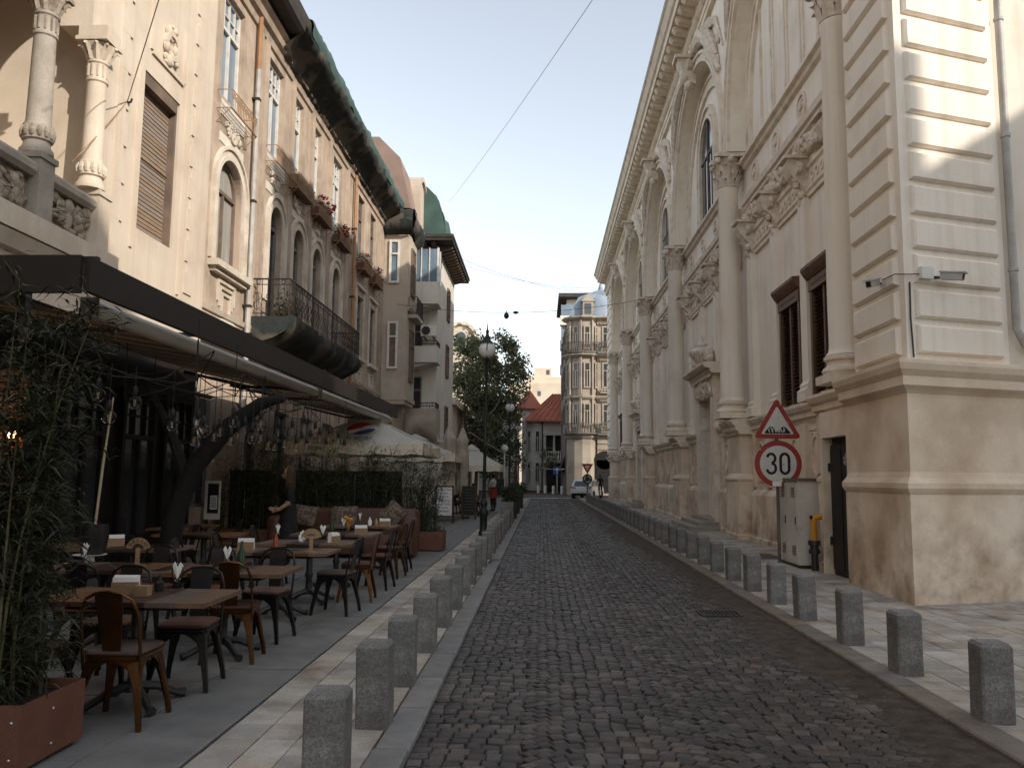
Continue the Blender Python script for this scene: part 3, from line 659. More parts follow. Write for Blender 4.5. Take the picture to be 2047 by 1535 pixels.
        for sg in (-1, 1):
            for z0, z1 in ((.5, 1.4), (1.55, 2.6), (2.75, 3.9)): q_.box(*sorted((c+sg*.12, c+sg*.8)), -.58, -.55, z0, z1)
        build('door_leaf', q_, 'frame_brown', dd)
        l_ = MB(TR); l_.lathe([(.30, 5.10), (.34, 5.18), (.20, 5.24), (.26, 5.32), (.42, 5.5), (.44, 5.62), (.30, 5.72), (.20, 5.78), (.22, 5.84), (.10, 5.95), (.05, 6.1), (.01, 6.14)], (c-.0, .35, 0), 12)
        for sg in (-1, 1):
            l_.tube([(c+sg*.5, .35, 5.12), (c+sg*.75, .38, 5.42), (c+sg*1.05, .36, 5.5), (c+sg*1.3, .34, 5.25), (c+sg*1.15, .34, 5.14)], [.16, .20, .18, .12, .1], 7)
            for k in range(7): l_.ball((c+sg*rg.uniform(.5, 1.3), .4, rg.uniform(5.15, 5.55)), .11, 6, 4)
        build('urn', l_, 'bank_relief', dd, smooth=True)
        for k, (n1, z0, z1, e) in enumerate(((1.15, 0, .13, 1.9), (.85, .13, .25, 1.6), (.55, .25, .36, 1.35))):
            s_ = MB(TR); s_.box(c-e, c+e, 0.002, n1, z0-.01, z1); build('step', s_, 'stone_and_shade_grey', dd)
# top entablature with modillions
EP = [(.40, 15.5), (.40, 15.72), (.44, 15.74), (.44, 15.98), (.50, 16.02), (.58, 16.12), (.58, 16.18), (.42, 16.22), (.42, 16.62), (.50, 16.68), (.50, 17.06), (1.08, 17.10), (1.10, 17.42), (1.18, 17.48), (1.30, 17.82), (1.36, 17.86), (1.36, 17.96)]
en = prof_sweep('cornice', [(0, 15.501)]+[(n_+.19, z_+.001) for n_, z_ in EP]+[(0, 18.1)], 12.4, 66.2)
mo = MB(); mo.prism([(0, -.16, 0), (0, -.16, .33), (-.52, -.16, .33), (-.52, -.16, .22), (-.42, -.16, .08), (-.2, -.16, .02)], (0, .32, 0))
mm = mesh_of('modillion', mo, 'bank_trim'); u = 12.8
while u < 66: shared('modillion', mm, TR(u, .69, 16.71), en, scale=(1, 1, .76)); u += .65
gt = MB(TR); gt.box(12.3, 66.3, 1.49, 1.56, 17.965, 18.02); build('gutter_edge', gt, 'iron_dark', en)
# rusticated piers: far end and the near corner pavilion
def blocks(T, u0, u1, z0, z1, pitch=.49, groove=.09, proud=.07, par=None, m='bank_plaster', n0=.55):
    z = z0
    while z < z1-.1:
        t = min(z+pitch-groove, z1); e = .032
        mb = MB(T); mb.loft([[(u0, n0, z), (u1, n0, z), (u1, n0, t), (u0, n0, t)], [(u0+.005, n0+proud-e, z+.005), (u1-.005, n0+proud-e, z+.005), (u1-.005, n0+proud-e, t-.005), (u0+.005, n0+proud-e, t-.005)], [(u0+e, n0+proud, z+e), (u1-e, n0+proud, z+e), (u1-e, n0+proud, t-e), (u0+e, n0+proud, t-e)]])
        build('stone_block', mb, m, par); z += pitch
qp = MB(TR); qp.box(62.2, 65.8, 0, .42, 3.16, 15.5); fp = build('end_pier', qp, 'bank_plaster', BK)
blocks(TR, 62.25, 63.8, 3.3, 15.3, .62, .1, .12, fp, n0=.42); blocks(TR, 64.2, 65.75, 3.3, 15.3, .62, .1, .12, fp, n0=.42)
A20 = math.radians(20); cd, sd = math.cos(A20), math.sin(A20)
TF = lambda t, n, z: (4.95+cd*t+sd*n, 11.25+sd*t-cd*n, z)          # front face, t to the right, n towards the camera
pv = MB()                                                # pavilion core prism
core = [(4.95, 11.25), TF(1.80, 0, 0)[:2], TF(1.80, -.35, 0)[:2], TF(9, -.35, 0)[:2], (13.0, 20), (5.74, 20), (5.74, 13.12), (4.95, 13.12)]
pv.prism([(x, y, 3.0) for x, y in core], (0, 0, 15.0)); PV = build('corner_pavilion', pv, 'bank_plaster', BK)
T55 = TRP
blocks(T55, 11.42, 12.98, 3.32, 15.3, par=PV); blocks(TF, .15, 1.66, 3.32, 17.5, par=PV, n0=0)
ed = MB(); 
for z in [3.32+.49*k for k in range(26)]:
    pass
def ring_prof(ext):   # outline of the corner plinth at an offset
    p0 = TF(7.5, ext, 0)[:2]; p1 = TF(-ext*.83, ext, 0)[:2]
    # corner where the street face and the front face meet at this offset
    x = 4.95-ext; t = (-ext-sd*ext)/cd; pc = TF(t, ext, 0)[:2]
    return [pc, p0, (13.0, 20), (5.73, 20), (5.73, 13.36), (x, 13.36)]
pp = MB()
for e0, z in ((.17, -.02),): pass
rings = [[(x, y, z) for x, y in ring_prof(e)] for e, z in ((.13, -.02), (.13, 1.42), (.155, 1.45), (.185, 1.5), (.185, 1.57), (.12, 1.64), (.085, 1.72), (.085, 2.76), (.12, 2.80), (.20, 2.86), (.20, 2.98), (.27, 3.06), (.30, 3.14), (.30, 3.19), (.05, 3.24))]
pp.loft(rings, cap=True); PP = build('corner_plinth', pp, 'bank_plinth', BK)
# black metal door beside the corner
dk = MB(TRP); dk.box(13.36, 15.24, -.24, -.001, 0, 3.16); dk.box(13.36, 13.45, .0, .62, 0, 2.32); dk.box(14.6, 14.69, .0, .62, 0, 2.32); dk.box(13.36, 14.69, .0, .62, 2.32, 2.76); dk.sweep(CORN(.46), 13.37, 15.25); dk.box(14.69, 15.2, 0, .50, 1.72, 2.74)
dkp = build('door_surround', dk, 'bank_plinth', BK)
dd = MB(TRP); dd.box(13.46, 14.59, .44, .48, .02, 2.2); dd.box(13.5, 14.0, .48, .50, .1, 2.12); dd.box(14.05, 14.55, .48, .50, .1, 2.12); dd.box(13.45, 14.6, .40, .44, 0, 2.319); dkd = build('metal_door', dd, 'steel_door', BK)
for z in (.5, 1.75): m_ = MB(TRP); m_.box(14.56, 14.60, .50, .53, z, z+.14); build('hinge', m_, 'black_metal', dkd)
m_ = MB(TRP); m_.tube([(13.60, .50, 1.0), (13.60, .56, 1.0), (13.60, .56, 1.14), (13.60, .50, 1.14)], .012, 6); build('handle', m_, 'steel', dkd)
g_ = MB(TRP)
for k, pts in enumerate(([(13.75, 1.95), (13.82, 2.02), (13.9, 1.93)], [(13.78, 1.9), (13.9, 1.98), (13.86, 1.85)], [(13.8, 2.05), (13.84, 1.84)], [(13.74, 1.87), (13.92, 1.9)])): g_.tube([(a, .503, z) for a, z in pts], .006, 4)
build('scrawl', g_, 'chalk', dkd)
# drainpipe and round tower wall beside the corner
dp = MB(); q = TF(1.9, .06, 0); dp.tube([(q[0], q[1], 17.5), (q[0], q[1], 3.75), TF(2.0, .10, 3.55), TF(2.6, .16, 3.40), TF(4.0, .2, 3.3)], [.055, .055, .075, .085, .085], 10); DPp = build('drainpipe', dp, 'pipe_grey', BK, smooth=True)
for z in (4.6, 6.6, 8.4): m_ = MB(); m_.lathe([(.07, 0), (.07, .05)], (q[0], q[1], z), 10); build('pipe_collar', m_, 'pipe_grey', DPp)
rc = MB(); q = TF(3.1, -.05, 0); rc.lathe([(.62, 3.24), (.62, 3.4), (.55, 3.45), (.52, 8.8)], (q[0], q[1], 0), 24); build('engaged_column', rc, 'bank_plaster', BK, smooth=True)
q2 = TF(2.45, -.1, 0)
# security cameras
def cctv(name, base, d, label):
    b = Vector(base); d = Vector(d).normalized(); o = empty(name, base, label, 'security camera', 'security cameras on the bank corner')
    w = d.cross(Vector((0, 0, 1))).normalized(); up = w.cross(d)
    def bx(l0, l1, hw, hh, off): return [[tuple(b+d*l+w*sx*hw+up*(sz*hh)+off) for sx, sz in ((-1, -1), (1, -1), (1, 1), (-1, 1))] for l in (l0, l1)]
    m_ = MB(); m_.loft(bx(.10, .38, .042, .045, Vector((0, 0, .02)))); h = build('housing', m_, 'pipe_grey', o)
    m_ = MB(); m_.loft(bx(.08, .42, .055, .010, Vector((0, 0, .02))+up*.056)); build('sunshield', m_, 'pipe_grey', o)
    m_ = MB(); m_.loft(bx(.381, .39, .032, .035, Vector((0, 0, .02)))); build('lens', m_, 'black', o)
    m_ = MB(); m_.tube([b, b+d*.1, b+d*.14+Vector((0, 0, .0))], .02, 6); build('bracket', m_, 'black_metal', o); return o
c1 = TRP(11.85, .63, 4.42); cctv('security_camera', c1, (-.85, -.8, -.30), 'security camera on the street side of the rusticated corner, pointing down the street')
c2 = TF(.42, .08, 4.38); cctv('security_camera', c2, (.85, -.75, -.22), 'security camera on the front of the rusticated corner beside a junction box')
jb = MB(TF); jb.box(.16, .36, .076, .15, 4.34, 4.5); tag(build('junction_box', jb, 'ac_white'), 'small white junction box between two security cameras on the rusticated corner', 'junction box')
cb = MB(); cb.tube([TRP(11.75, .64, 4.45), TRP(11.3, .66, 4.42), TF(.0, .03, 4.40), TF(.16, .1, 4.40)], .008, 5); cb.tube([TF(.07, .02, 4.3), TF(.06, .02, 3.8), TF(.08, .025, 3.26)], .012, 5); tag(build('cable', cb, 'cable'), 'thin dark cable linking the two security cameras round the corner', 'cable')

# street cabinet, gas pipe and sign post
cab = empty('utility_cabinet', (4.85, 15.9, 0), 'tall grey metal utility cabinet with vents standing against the bank plinth', 'cabinet')
m_ = MB(); m_.box(4.68, 5.06, 15.42, 16.72, .06, 1.58); build('body', m_, 'cabinet', cab)
m_ = MB(); m_.box(4.64, 5.08, 15.38, 16.76, 1.58, 1.63); build('lid', m_, 'post_metal', cab); m_ = MB(); m_.box(4.70, 5.04, 15.44, 16.70, 0, .06); build('foot', m_, 'black_metal', cab)
for y0, y1 in ((15.46, 16.05), (16.08, 16.68)):
    m_ = MB(); m_.box(4.668, 4.68, y0, y1, .1, 1.54); d_ = build('door', m_, 'cabinet', cab)
    for z0 in (.22, 1.28):
        for k in range(6): m_ = MB(); m_.box(4.662, 4.668, y0+.08, y1-.3, z0+k*.032, z0+k*.032+.014); build('vent_slit', m_, 'black_metal', d_)
    m_ = MB(); m_.box(4.655, 4.668, y0+.04, y0+.07, .78, .92); build('handle', m_, 'black_metal', d_)
gp = empty('gas_pipe', (4.93, 15.08, 0), 'bent yellow gas pipe rising from a black sleeve beside the metal door', 'pipe')
m_ = MB(); m_.tube([(4.86, 15.1, .42), (4.86, 15.1, .84), (4.88, 15.09, .92), (4.95, 15.07, .95), (5.06, 15.02, .95)], .055, 12); build('bend', m_, 'yellow', gp, smooth=True)
m_ = MB(); m_.lathe([(.062, -.01), (.062, .30), (.10, .30), (.10, .37), (.075, .37), (.075, .45), (.11, .45), (.105, .53), (.06, .53)], (4.86, 15.1, 0), 12); build('sleeve', m_, 'black_metal', gp, smooth=True)
m_ = MB(); m_.tube([(4.85, 15.1, .93), (4.80, 15.1, .93)], .035, 8); build('valve', m_, 'black', gp)
sg_ = empty('road_sign', (4.57, 16.25, 0), 'road sign post with a bump warning triangle above a 30 speed limit disc', 'road sign')
SX, SY = 4.57, 16.2
m_ = MB(); m_.tube([(SX, 16.27, -.05), (SX, 16.27, 3.0)], .032, 10); build('post', m_, 'post_metal', sg_, smooth=True)
TS = lambda u, n, z: (SX+u, SY-n, z)
def tri(r, zc, rad, n0, n1):
    pts = []
    for k in range(3):
        a = pi/2+k*2*pi/3; cx, cz = (r-rad*2)*math.cos(a), (r-rad*2)*math.sin(a)
        for j in range(5): b = a-pi/3+j*pi/6; pts.append((cx+rad*math.cos(b), n0, zc+cz+rad*math.sin(b)))
    return MB(TS).prism(pts, (0, n1-n0, 0))
build('triangle_plate', tri(.535, 2.655, .05, 0, .012), 'sign_red', sg_); build('triangle_face', tri(.365, 2.655, .02, .012, .016), 'sign_white', sg_)
m_ = MB(TS); pts = [(-.24, 2.52)]+[(-.24+.24*k/8, 2.52+.10*math.sin(pi*k/8)**1.3) for k in range(1, 8)]+[(.0, 2.52)]+[(.24*k/8, 2.52+.10*math.sin(pi*k/8)**1.3) for k in range(1, 8)]+[(.24, 2.52), (.24, 2.485), (-.24, 2.485)]
m_.prism([(u_, .016, z_) for u_, z_ in pts], (0, .003, 0)); build('bump_symbol', m_, 'ink', sg_)
m_ = MB(TS)
for k in range(5): m_.tube([(-.15+.06*k, .02, 2.5), (-.17+.075*k, .02, 2.56), (-.12+.06*k, .02, 2.6), (-.1+.06*k, .02, 2.52)], .011, 5)
build('scrawl', m_, 'sign_white', sg_)
m_ = MB(TS); m_.disc(0, 1.90, .45, 0, .012, 40); build('disc_plate', m_, 'sign_red', sg_); m_ = MB(TS); m_.disc(0, 1.90, .352, .012, .016, 36); build('disc_face', m_, 'sign_white', sg_)
def digits(mb, T2):
    s = .052                                     # stroke half width
    def strip(pts):
        mb.tube([(a, .0175, z) for a, z in pts], s*.62, 4)
    pass
def stroke(mb, pts, w, n0, n1):                  # flat lettering stroke of constant width
    L, Rr_ = [], []
    for k, p in enumerate(pts):
        a = pts[max(0, k-1)]; b = pts[min(len(pts)-1, k+1)]; d = math.hypot(b[0]-a[0], b[1]-a[1]) or 1; nx_, nz_ = -(b[1]-a[1])/d, (b[0]-a[0])/d
        L.append((p[0]+nx_*w/2, p[1]+nz_*w/2)); Rr_.append((p[0]-nx_*w/2, p[1]-nz_*w/2))
    for k in range(len(pts)-1):
        i = mb.pt([(x, n_, z) for n_ in (n0, n1) for x, z in (L[k], L[k+1], Rr_[k+1], Rr_[k])])
        mb.f += [(i, i+1, i+2, i+3), (i+7, i+6, i+5, i+4), (i, i+4, i+5, i+1), (i+2, i+6, i+7, i+3)]
arc = lambda cx, cz, rx, rz, a0, a1, n=14: [(cx+rx*math.cos(math.radians(a0+(a1-a0)*k/n)), cz+rz*math.sin(math.radians(a0+(a1-a0)*k/n))) for k in range(n+1)]
m_ = MB(TS); stroke(m_, arc(-.135, 2.005, .078, .088, 165, -85), .05, .016, .0195); stroke(m_, arc(-.135, 1.815, .085, .098, 88, -168), .05, .0162, .0196); build('digit_three', m_, 'ink', sg_)
m_ = MB(TS); stroke(m_, arc(.125, 2.0, .08, .095, 0, 180)+arc(.125, 1.81, .08, .095, 180, 360)+[(.205, 2.0)], .052, .016, .0195); build('digit_zero', m_, 'ink', sg_)
m_ = MB(TS); m_.box(-.12, .05, .016, .0185, 1.47, 1.56); build('sticker', m_, 'paper', sg_)
m_ = MB(TS); m_.box(.10, .15, .016, .0183, 1.78, 1.98); build('torn_sticker', m_, 'sign_white', sg_)
m_ = MB(); m_.box(4.98, 5.03, 16.9, 17.0, .0, .1)
hat = MB(); hat.box(4.3, 4.95, 17.2, 18.4, -.01, .006); tag(build('cellar_hatch', hat, 'black_metal'), 'dark metal cellar hatch set in the pavement behind the sign post', 'hatch')
# ---------------------------------------------------------------- left side: houses
def frame(X0): return lambda u, n, z: (X0+n, u, z)
TA, TB = frame(-6.8), frame(-7.2)
def window(T, par, u, w, z0, z1, arched=False, fm='frame_brown', gm='glass', n=-.22, bars=(1, 1), fw=.07, name='window', tz=None):
    h = w/2; zt = z1-h if arched else z1
    f_ = MB(T); f_.box(u-h, u-h+fw, n, n+.09, z0, zt); f_.box(u+h-fw, u+h, n, n+.09, z0, zt); f_.box(u-h+fw, u+h-fw, n, n+.09, z0, z0+fw)
    if arched: f_.arch(u, zt, h-fw, h, n, n+.09, 14)
    else: f_.box(u-h+fw, u+h-fw, n, n+.09, z1-fw, z1)
    o = build(name, f_, fm, par)
    p_ = MB(T); p_.box(u-h, u+h, n+.02, n+.03, z0, zt)
    if arched: p_.disc(u, zt, h, n+.02, n+.03, 16, 0, pi)
    build('pane', p_, gm, o)
    tz = tz or (zt if arched else z0+(z1-z0)*.68)
    b_ = MB(T); b_.box(u-h+fw, u+h-fw, n+.031, n+.10, tz-.04, tz+.04)
    for k in range(bars[0]): x = u-h+2*h*(k+1)/(bars[0]+1); b_.box(x-.035, x+.035, n+.031, n+.095, z0+fw, tz-.04)
    top = zt+h*.9 if arched else z1-fw
    for k in range(bars[1]): x = u-h+2*h*(k+1)/(bars[1]+1); b_.box(x-.018, x+.018, n+.031, n+.08, tz+.04, top)
    if bars[1] > 1: b_.box(u-h+fw, u+h-fw, n+.031, n+.075, (tz+top)/2-.015, (tz+top)/2+.015)
    build('glazing_bar', b_, fm, o); return o
rl = random.Random(21)
# ---- house A with the loggia
HA = empty('townhouse', (-6.8, 11, 0), 'sunlit cream townhouse with a columned loggia and one tall wooden shutter', 'house')
w_ = MB(TA); w_.wall(6.0, 16.0, 3.9, 13.6, -.5, 0, [(6.6, 12.0, 5.62, 8.75), (13.2, 14.55, 5.68, 8.46), (6.6, 12.0, 8.75, 9.55)])
for c in (7.0, 8.35, 9.7, 11.05):
    w_.archfill(c, 8.72, .48, 9.55, -.5, 0, 8, .675)
    for sg in (-1, 1): w_.box(*sorted((c+sg*.48, c+sg*.675)), -.5, 0, 8.3, 8.72)
w_.box(11.725, 12.0, -.5, 0, 8.3, 9.55); w_.box(-12, 16.0, -9, -2.3, 0, 13.6); w_.box(15.5, 16, -2.3, -.5, 3.9, 13.6); w_.box(6, 15.5, -2.3, -.5, 9.56, 13.6); w_.box(12.0, 12.4, -2.3, -.5, 4.93, 9.56); w_.box(-12, 6, -2.3, 0, 3.9, 13.6)
build('wall', w_, 'plaster_a', HA)
w_ = MB(TA); w_.box(6.0, 12.3, -2.3, .22, 4.62, 4.92); w_.sweep([(0, 4.40), (.10, 4.42), (.20, 4.60), (0, 4.62)], 6, 12.2); build('balcony_slab', w_, 'plaster_a', HA)
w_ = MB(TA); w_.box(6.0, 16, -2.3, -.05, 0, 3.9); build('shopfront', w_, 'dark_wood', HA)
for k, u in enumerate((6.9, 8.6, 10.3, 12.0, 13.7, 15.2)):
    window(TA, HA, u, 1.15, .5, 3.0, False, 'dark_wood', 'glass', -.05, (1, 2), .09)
ra = MB(TA); ra.sweep([(-.14, 5.46), (.12, 5.46), (.17, 5.52), (.17, 5.60), (.12, 5.66), (-.14, 5.66)], 6.0, 11.95); build('rail', ra, 'stone_and_shade_grey', HA)
for a, b in ((6.0, 7.45), (7.75, 8.8), (9.1, 10.18), (10.62, 11.75)):
    c_ = MB(TA); c_.box(a, b, -.06, .02, 4.92, 5.46); blobs(c_, (a+.08, b-.08, 5.0, 5.42), 34, .10, .03, rl, 7, 5)
    for k in range(5): c_.tube([(a+(b-a)*rl.random(), .06, 5.0+.4*rl.random()) for _ in range(4)], .035, 5)
    build('carved_panel', c_, 'relief_stone', HA, smooth=True)
for u in (9.0, 10.4, 11.85):
    c_ = MB(TA); c_.box(u-.17, u+.17, -.16, .19, 4.92, 5.72); c_.box(u-.20, u+.20, -.18, .215, 5.72, 5.80); build('newel', c_, 'stone_and_shade_grey' if u < 11 else 'plaster_a', HA)  # left newels coloured grey to stand in for shade
for u in (9.0, 10.4, 11.72):
    c = (-6.78, u, 0); m = 'stone_and_shade_grey' if u < 11 else 'plaster_a'  # left columns painted grey as if shaded, right one in sunlit plaster
    s_ = MB(); s_.lathe([(.21, 5.80), (.21, 5.86), (.17, 5.92), (.16, 5.98), (.19, 6.0), (.19, 6.20), (.165, 6.22), (.155, 6.3), (.14, 7.45), (.16, 7.47), (.16, 7.51), (.14, 7.53), (.135, 7.74), (.155, 7.76), (.155, 7.80)], c, 20)
    col = build('column', s_, m, HA, smooth=True)
    s_ = MB(); s_.lathe([(.14, 7.80), (.16, 7.9), (.22, 8.03), (.23, 8.05)], c, 14)
    for k in range(10): leaf(s_, c, k*pi/5, .13, [(0, 7.8), (.05, 7.93), (.11, 8.03), (.13, 7.99)], .09)
    s_.box(c[0]-.24, c[0]+.24, u-.24, u+.24, 8.06, 8.12); s_.box(c[0]-.22, c[0]+.22, u-.20, u+.20, 8.12, 8.30)
    build('capital', s_, 'relief_stone' if u < 11 else 'plaster_a', col)  # capitals of the left columns darkened for the same shade
    s_ = MB(); 
    for k in range(14): s_.ball((c[0]+.185*math.cos(k*pi/7), c[1]+.185*math.sin(k*pi/7), 6.1), (.04, .04, .09), 6, 4)
    for k in range(12): s_.box(c[0]+.142*math.cos(k*pi/6)-.012, c[0]+.142*math.cos(k*pi/6)+.012, c[1]+.142*math.sin(k*pi/6)-.012, c[1]+.142*math.sin(k*pi/6)+.012, 7.54, 7.73)
    build('carved_ring', s_, 'relief_stone' if u < 11 else 'plaster_a', col)  # rings follow the painted shade of their columns
# shutter of slats
f_ = MB(TA); f_.box(13.2, 13.27, -.28, -.05, 5.68, 8.46); f_.box(14.48, 14.55, -.28, -.05, 5.68, 8.46); f_.box(13.27, 14.48, -.28, -.02, 8.24, 8.46); f_.box(13.2, 14.55, -.32, -.28, 5.68, 8.46)
sh = build('shutter', f_, 'frame_brown', HA); nS = 34
for k in range(nS):
    z = 5.70+k*(8.24-5.70)/nS; sag = -.012*math.sin(pi*k/nS*2); s_ = MB(TA); s_.prism([(13.275, -.20, z), (13.275, -.165, z+.008), (13.275, -.165, z+.066), (13.275, -.19, z+.070)], (1.2, rl.uniform(-.004, .004), rl.uniform(-.006, .006))); build('slat', s_, 'slat_wood', sh)
s_ = MB(TA); s_.box(13.1, 14.5, -.15, -.135, 7.02, 7.04); build('bar', s_, 'iron_tan', sh)
q_ = MB(TA); q_.box(12.98, 13.06, 0, .03, 5.3, 8.75); q_.box(14.78, 14.86, 0, .03, 4.9, 9.4); build('moulding', q_, 'plaster_a', HA)
for u0, sg in ((12.35, 1), (15.42, -1)):
    for k in range(10):
        z = 5.0+k*.62; s_ = MB(TA); a, b = sorted((u0, u0+sg*.34)); s_.box(a, b, 0, .028, z, z+.40); a, b = sorted((u0+sg*.0, u0+sg*.24)); s_.box(a, b, 0, .026, z+.40, z+.62); build('quoin', s_, 'plaster_a', HA)
s_ = MB(TA); blobs(s_, (13.75, 14.25, 8.9, 9.7), 26, .09, .02, rl, 7, 5); s_.arch(14.0, 9.3, .18, .26, 0, .08, 14, 0, 2*pi); s_.box(13.3, 13.36, 0, .04, 8.9, 9.9); s_.box(14.6, 14.66, 0, .04, 8.9, 9.9); s_.box(13.36, 14.6, 0, .04, 8.84, 8.9); build('relief_ornament', s_, 'plaster_a', HA, smooth=True)
s_ = MB(TA); s_.lathe([(.10, 4.92), (.16, 5.4), (.20, 5.9), (.17, 5.95)], TA(11.0, -.9, 0), 12); tag(build('clay_pot', s_, 'cushion', smooth=True), 'round clay pot standing on the loggia floor behind the carved railing', 'pot')

# ---- house B with arched windows
HB = empty('apartment_house', (-7.2, 26, 0), 'worn brown apartment house with arched windows, flower boxes and a netted eave', 'house')
AW = [(18.15, 1.5, 6.25), (21.4, 1.05, 5.5), (23.45, 1.05, 5.5), (25.45, 1.05, 5.5), (27.9, 1.05, 5.5)]
UW = [(17.95, 1.25), (21.0, 1.2), (22.95, 1.15), (24.95, 1.15), (27.75, 1.2), (31.6, 1.1), (33.9, 1.1)]
LW = [(31.8, 1.15), (34.2, 1.15)]; GW = [(17.3, 1.2), (20.2, 1.3), (22.6, 1.3), (25, 1.3), (27.5, 1.3), (30.2, 1.2), (33.2, 1.2)]
holes = [(u-w/2, u+w/2, z0, 8.75) for u, w, z0 in AW]+[(u-w/2, u+w/2, 10.05, 12.55) for u, w in UW]+[(u-w/2, u+w/2, 6.2, 8.6) for u, w in LW]+[(u-w/2, u+w/2, .9, 3.3) for u, w in GW]
w_ = MB(TB); w_.wall(16.001, 36.4, 0, 13.3, -.4, 0, holes)
for u, w, z0 in AW: w_.archfill(u, 8.75-w/2, w/2, 8.75, -.4, 0, 10)
w_.box(16.001, 40, -9, -1.2, 0, 13.6); w_.box(36.0, 36.4, -1.2, -.4, 0, 13.3); build('wall', w_, 'plaster_b', HB)
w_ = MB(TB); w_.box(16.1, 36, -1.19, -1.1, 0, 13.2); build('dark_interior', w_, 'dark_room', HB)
for i, (u, w, z0) in enumerate(AW):
    win = window(TB, HB, u, w, z0, 8.75, True, 'frame_brown' if i == 0 else 'frame_grey', 'glass' if i else 'curtain', -.24, (1, 0), .08)
    s_ = MB(TB); h = w/2
    for r0, r1, n1 in ((h, h+.10, .05), (h+.10, h+.24, .03), (h+.24, h+.32, .08)):
        s_.arch(u, 8.75-h, r0, r1, 0, n1, 16)
        for sg in (-1, 1): s_.box(*sorted((u+sg*r0, u+sg*r1)), 0, n1, max(z0, 6.1), 8.75-h)
    build('surround', s_, 'plaster_b_light', win)
    if i == 0:
        s_ = MB(TB); s_.box(u-h-.3, u+h+.3, 0, .24, 6.08, 6.22); s_.box(u-h-.2, u+h+.2, 0, .14, 5.98, 6.08)
        for k in range(3): e = .12*k; s_.box(u-.5+e, u-.44+e, 0, .05, 5.42-.1*k, 5.9-.13*k); s_.box(u+.44-e, u+.5-e, 0, .05, 5.42-.1*k, 5.9-.13*k); s_.box(u-.44+e, u+.44-e, 0, .05, 5.84-.13*k, 5.9-.13*k)
        build('sill', s_, 'plaster_b_light', win)
for i, (u, w) in enumerate(UW): window(TB, HB, u, w, 10.05, 12.55, False, 'frame_white' if i < 5 else 'frame_brown', 'glass_blue', -.2, (1, 3), .08)
for i, (u, w) in enumerate(LW):
    win = window(TB, HB, u, w, 6.2, 8.6, False, 'frame_grey', 'glass', -.2, (1, 1), .07)
    s_ = MB(TB); s_.box(u-.8, u+.8, 0, .16, 6.05, 6.19); s_.box(u-.75, u-.62, 0, .05, 6.2, 8.9); s_.box(u+.62, u+.75, 0, .05, 6.2, 8.9); s_.box(u-.8, u+.8, 0, .10, 8.9, 9.0)
    for k in range(3): e = .1*k; s_.box(u-.4+e, u-.34+e, 0, .05, 5.3-.1*k, 5.8-.13*k); s_.box(u+.34-e, u+.4-e, 0, .05, 5.3-.1*k, 5.8-.13*k); s_.box(u-.34+e, u+.34-e, 0, .05, 5.74-.13*k, 5.8-.13*k)
    build('surround', s_, 'plaster_b_light', win)
for u, w in GW: window(TB, HB, u, w, .9, 3.3, False, 'frame_grey', 'curtain' if u > 24 else 'glass', -.2, (1, 1), .08)
for i, u in enumerate((18.1, 21.2, 23.2, 25.3, 27.85)):
    s_ = MB(TB); blobs(s_, (u-.42, u+.42, 9.22, 9.58), 16, .10, .01, rl, 7, 5); s_.arch(u, 9.4, .17, .24, 0, .07, 12, 0, 2*pi); build('scroll_relief', s_, 'plaster_b_light', HB, smooth=True)
    s_ = MB(TB); s_.box(u-.72, u+.72, 0, .02, 8.98, 9.20); s_.box(u-.72, u+.72, 0, .02, 9.6, 9.95); build('render_panel', s_, 'plaster_d', HB)
for u in (19.62, 20.1, 22.4, 24.45, 26.6, 29.2): s_ = MB(TB); s_.box(u-.16, u+.16, 0, .06, 4.6, 12.9); build('pilaster_strip', s_, 'plaster_b', HB)
s_ = MB(TB); s_.sweep([(0, 4.4), (.10, 4.42), (.16, 4.55), (.16, 4.62), (0, 4.66)], 16.01, 36.3); s_.sweep([(0, 5.1), (.05, 5.1), (.09, 5.2), (0, 5.24)], 16.01, 36.3); build('string_course', s_, 'plaster_b_light', HB)
for i, u in enumerate((18.4, 20.6, 29.6, 32.5, 35.2)):  # peeled patches of render on the ground floor band
    s_ = MB(TB); pts = [(u+.7*math.cos(k*pi/5)*rl.uniform(.6, 1), 0, 4.95+.20*math.sin(k*pi/5)*rl.uniform(.5, 1)) for k in range(10)]; s_.prism(pts, (0, .012, 0)); build('render_patch', s_, 'plaster_d', HB)
s_ = MB(TB); s_.sweep([(0, 12.75), (.06, 12.78), (.10, 12.95), (.20, 13.0), (.26, 13.15), (.34, 13.2), (.34, 13.3), (0, 13.35)], 16.01, 36.3); build('cornice', s_, 'plaster_b', HB)
s_ = MB(TB); s_.sweep([(-.3, 13.35), (.66, 13.40), (.76, 13.48), (.80, 13.70), (.82, 13.92), (.76, 14.02), (-.4, 14.2)], 16.02, 36.3); s_.prism([(16.02, -.4, 14.3), (16.02, -4.5, 16.2), (16.02, -8, 14.3)], (20.3, 0, 0)); ev = build('roof', s_, 'eave_dark', HB)
s_ = MB(); s_.box(-8.9, -8.2, 31.6, 32.6, 14.5, 16.9); s_.box(-9.0, -8.1, 31.5, 32.7, 16.9, 17.1); build('chimney', s_, 'brick', ev)
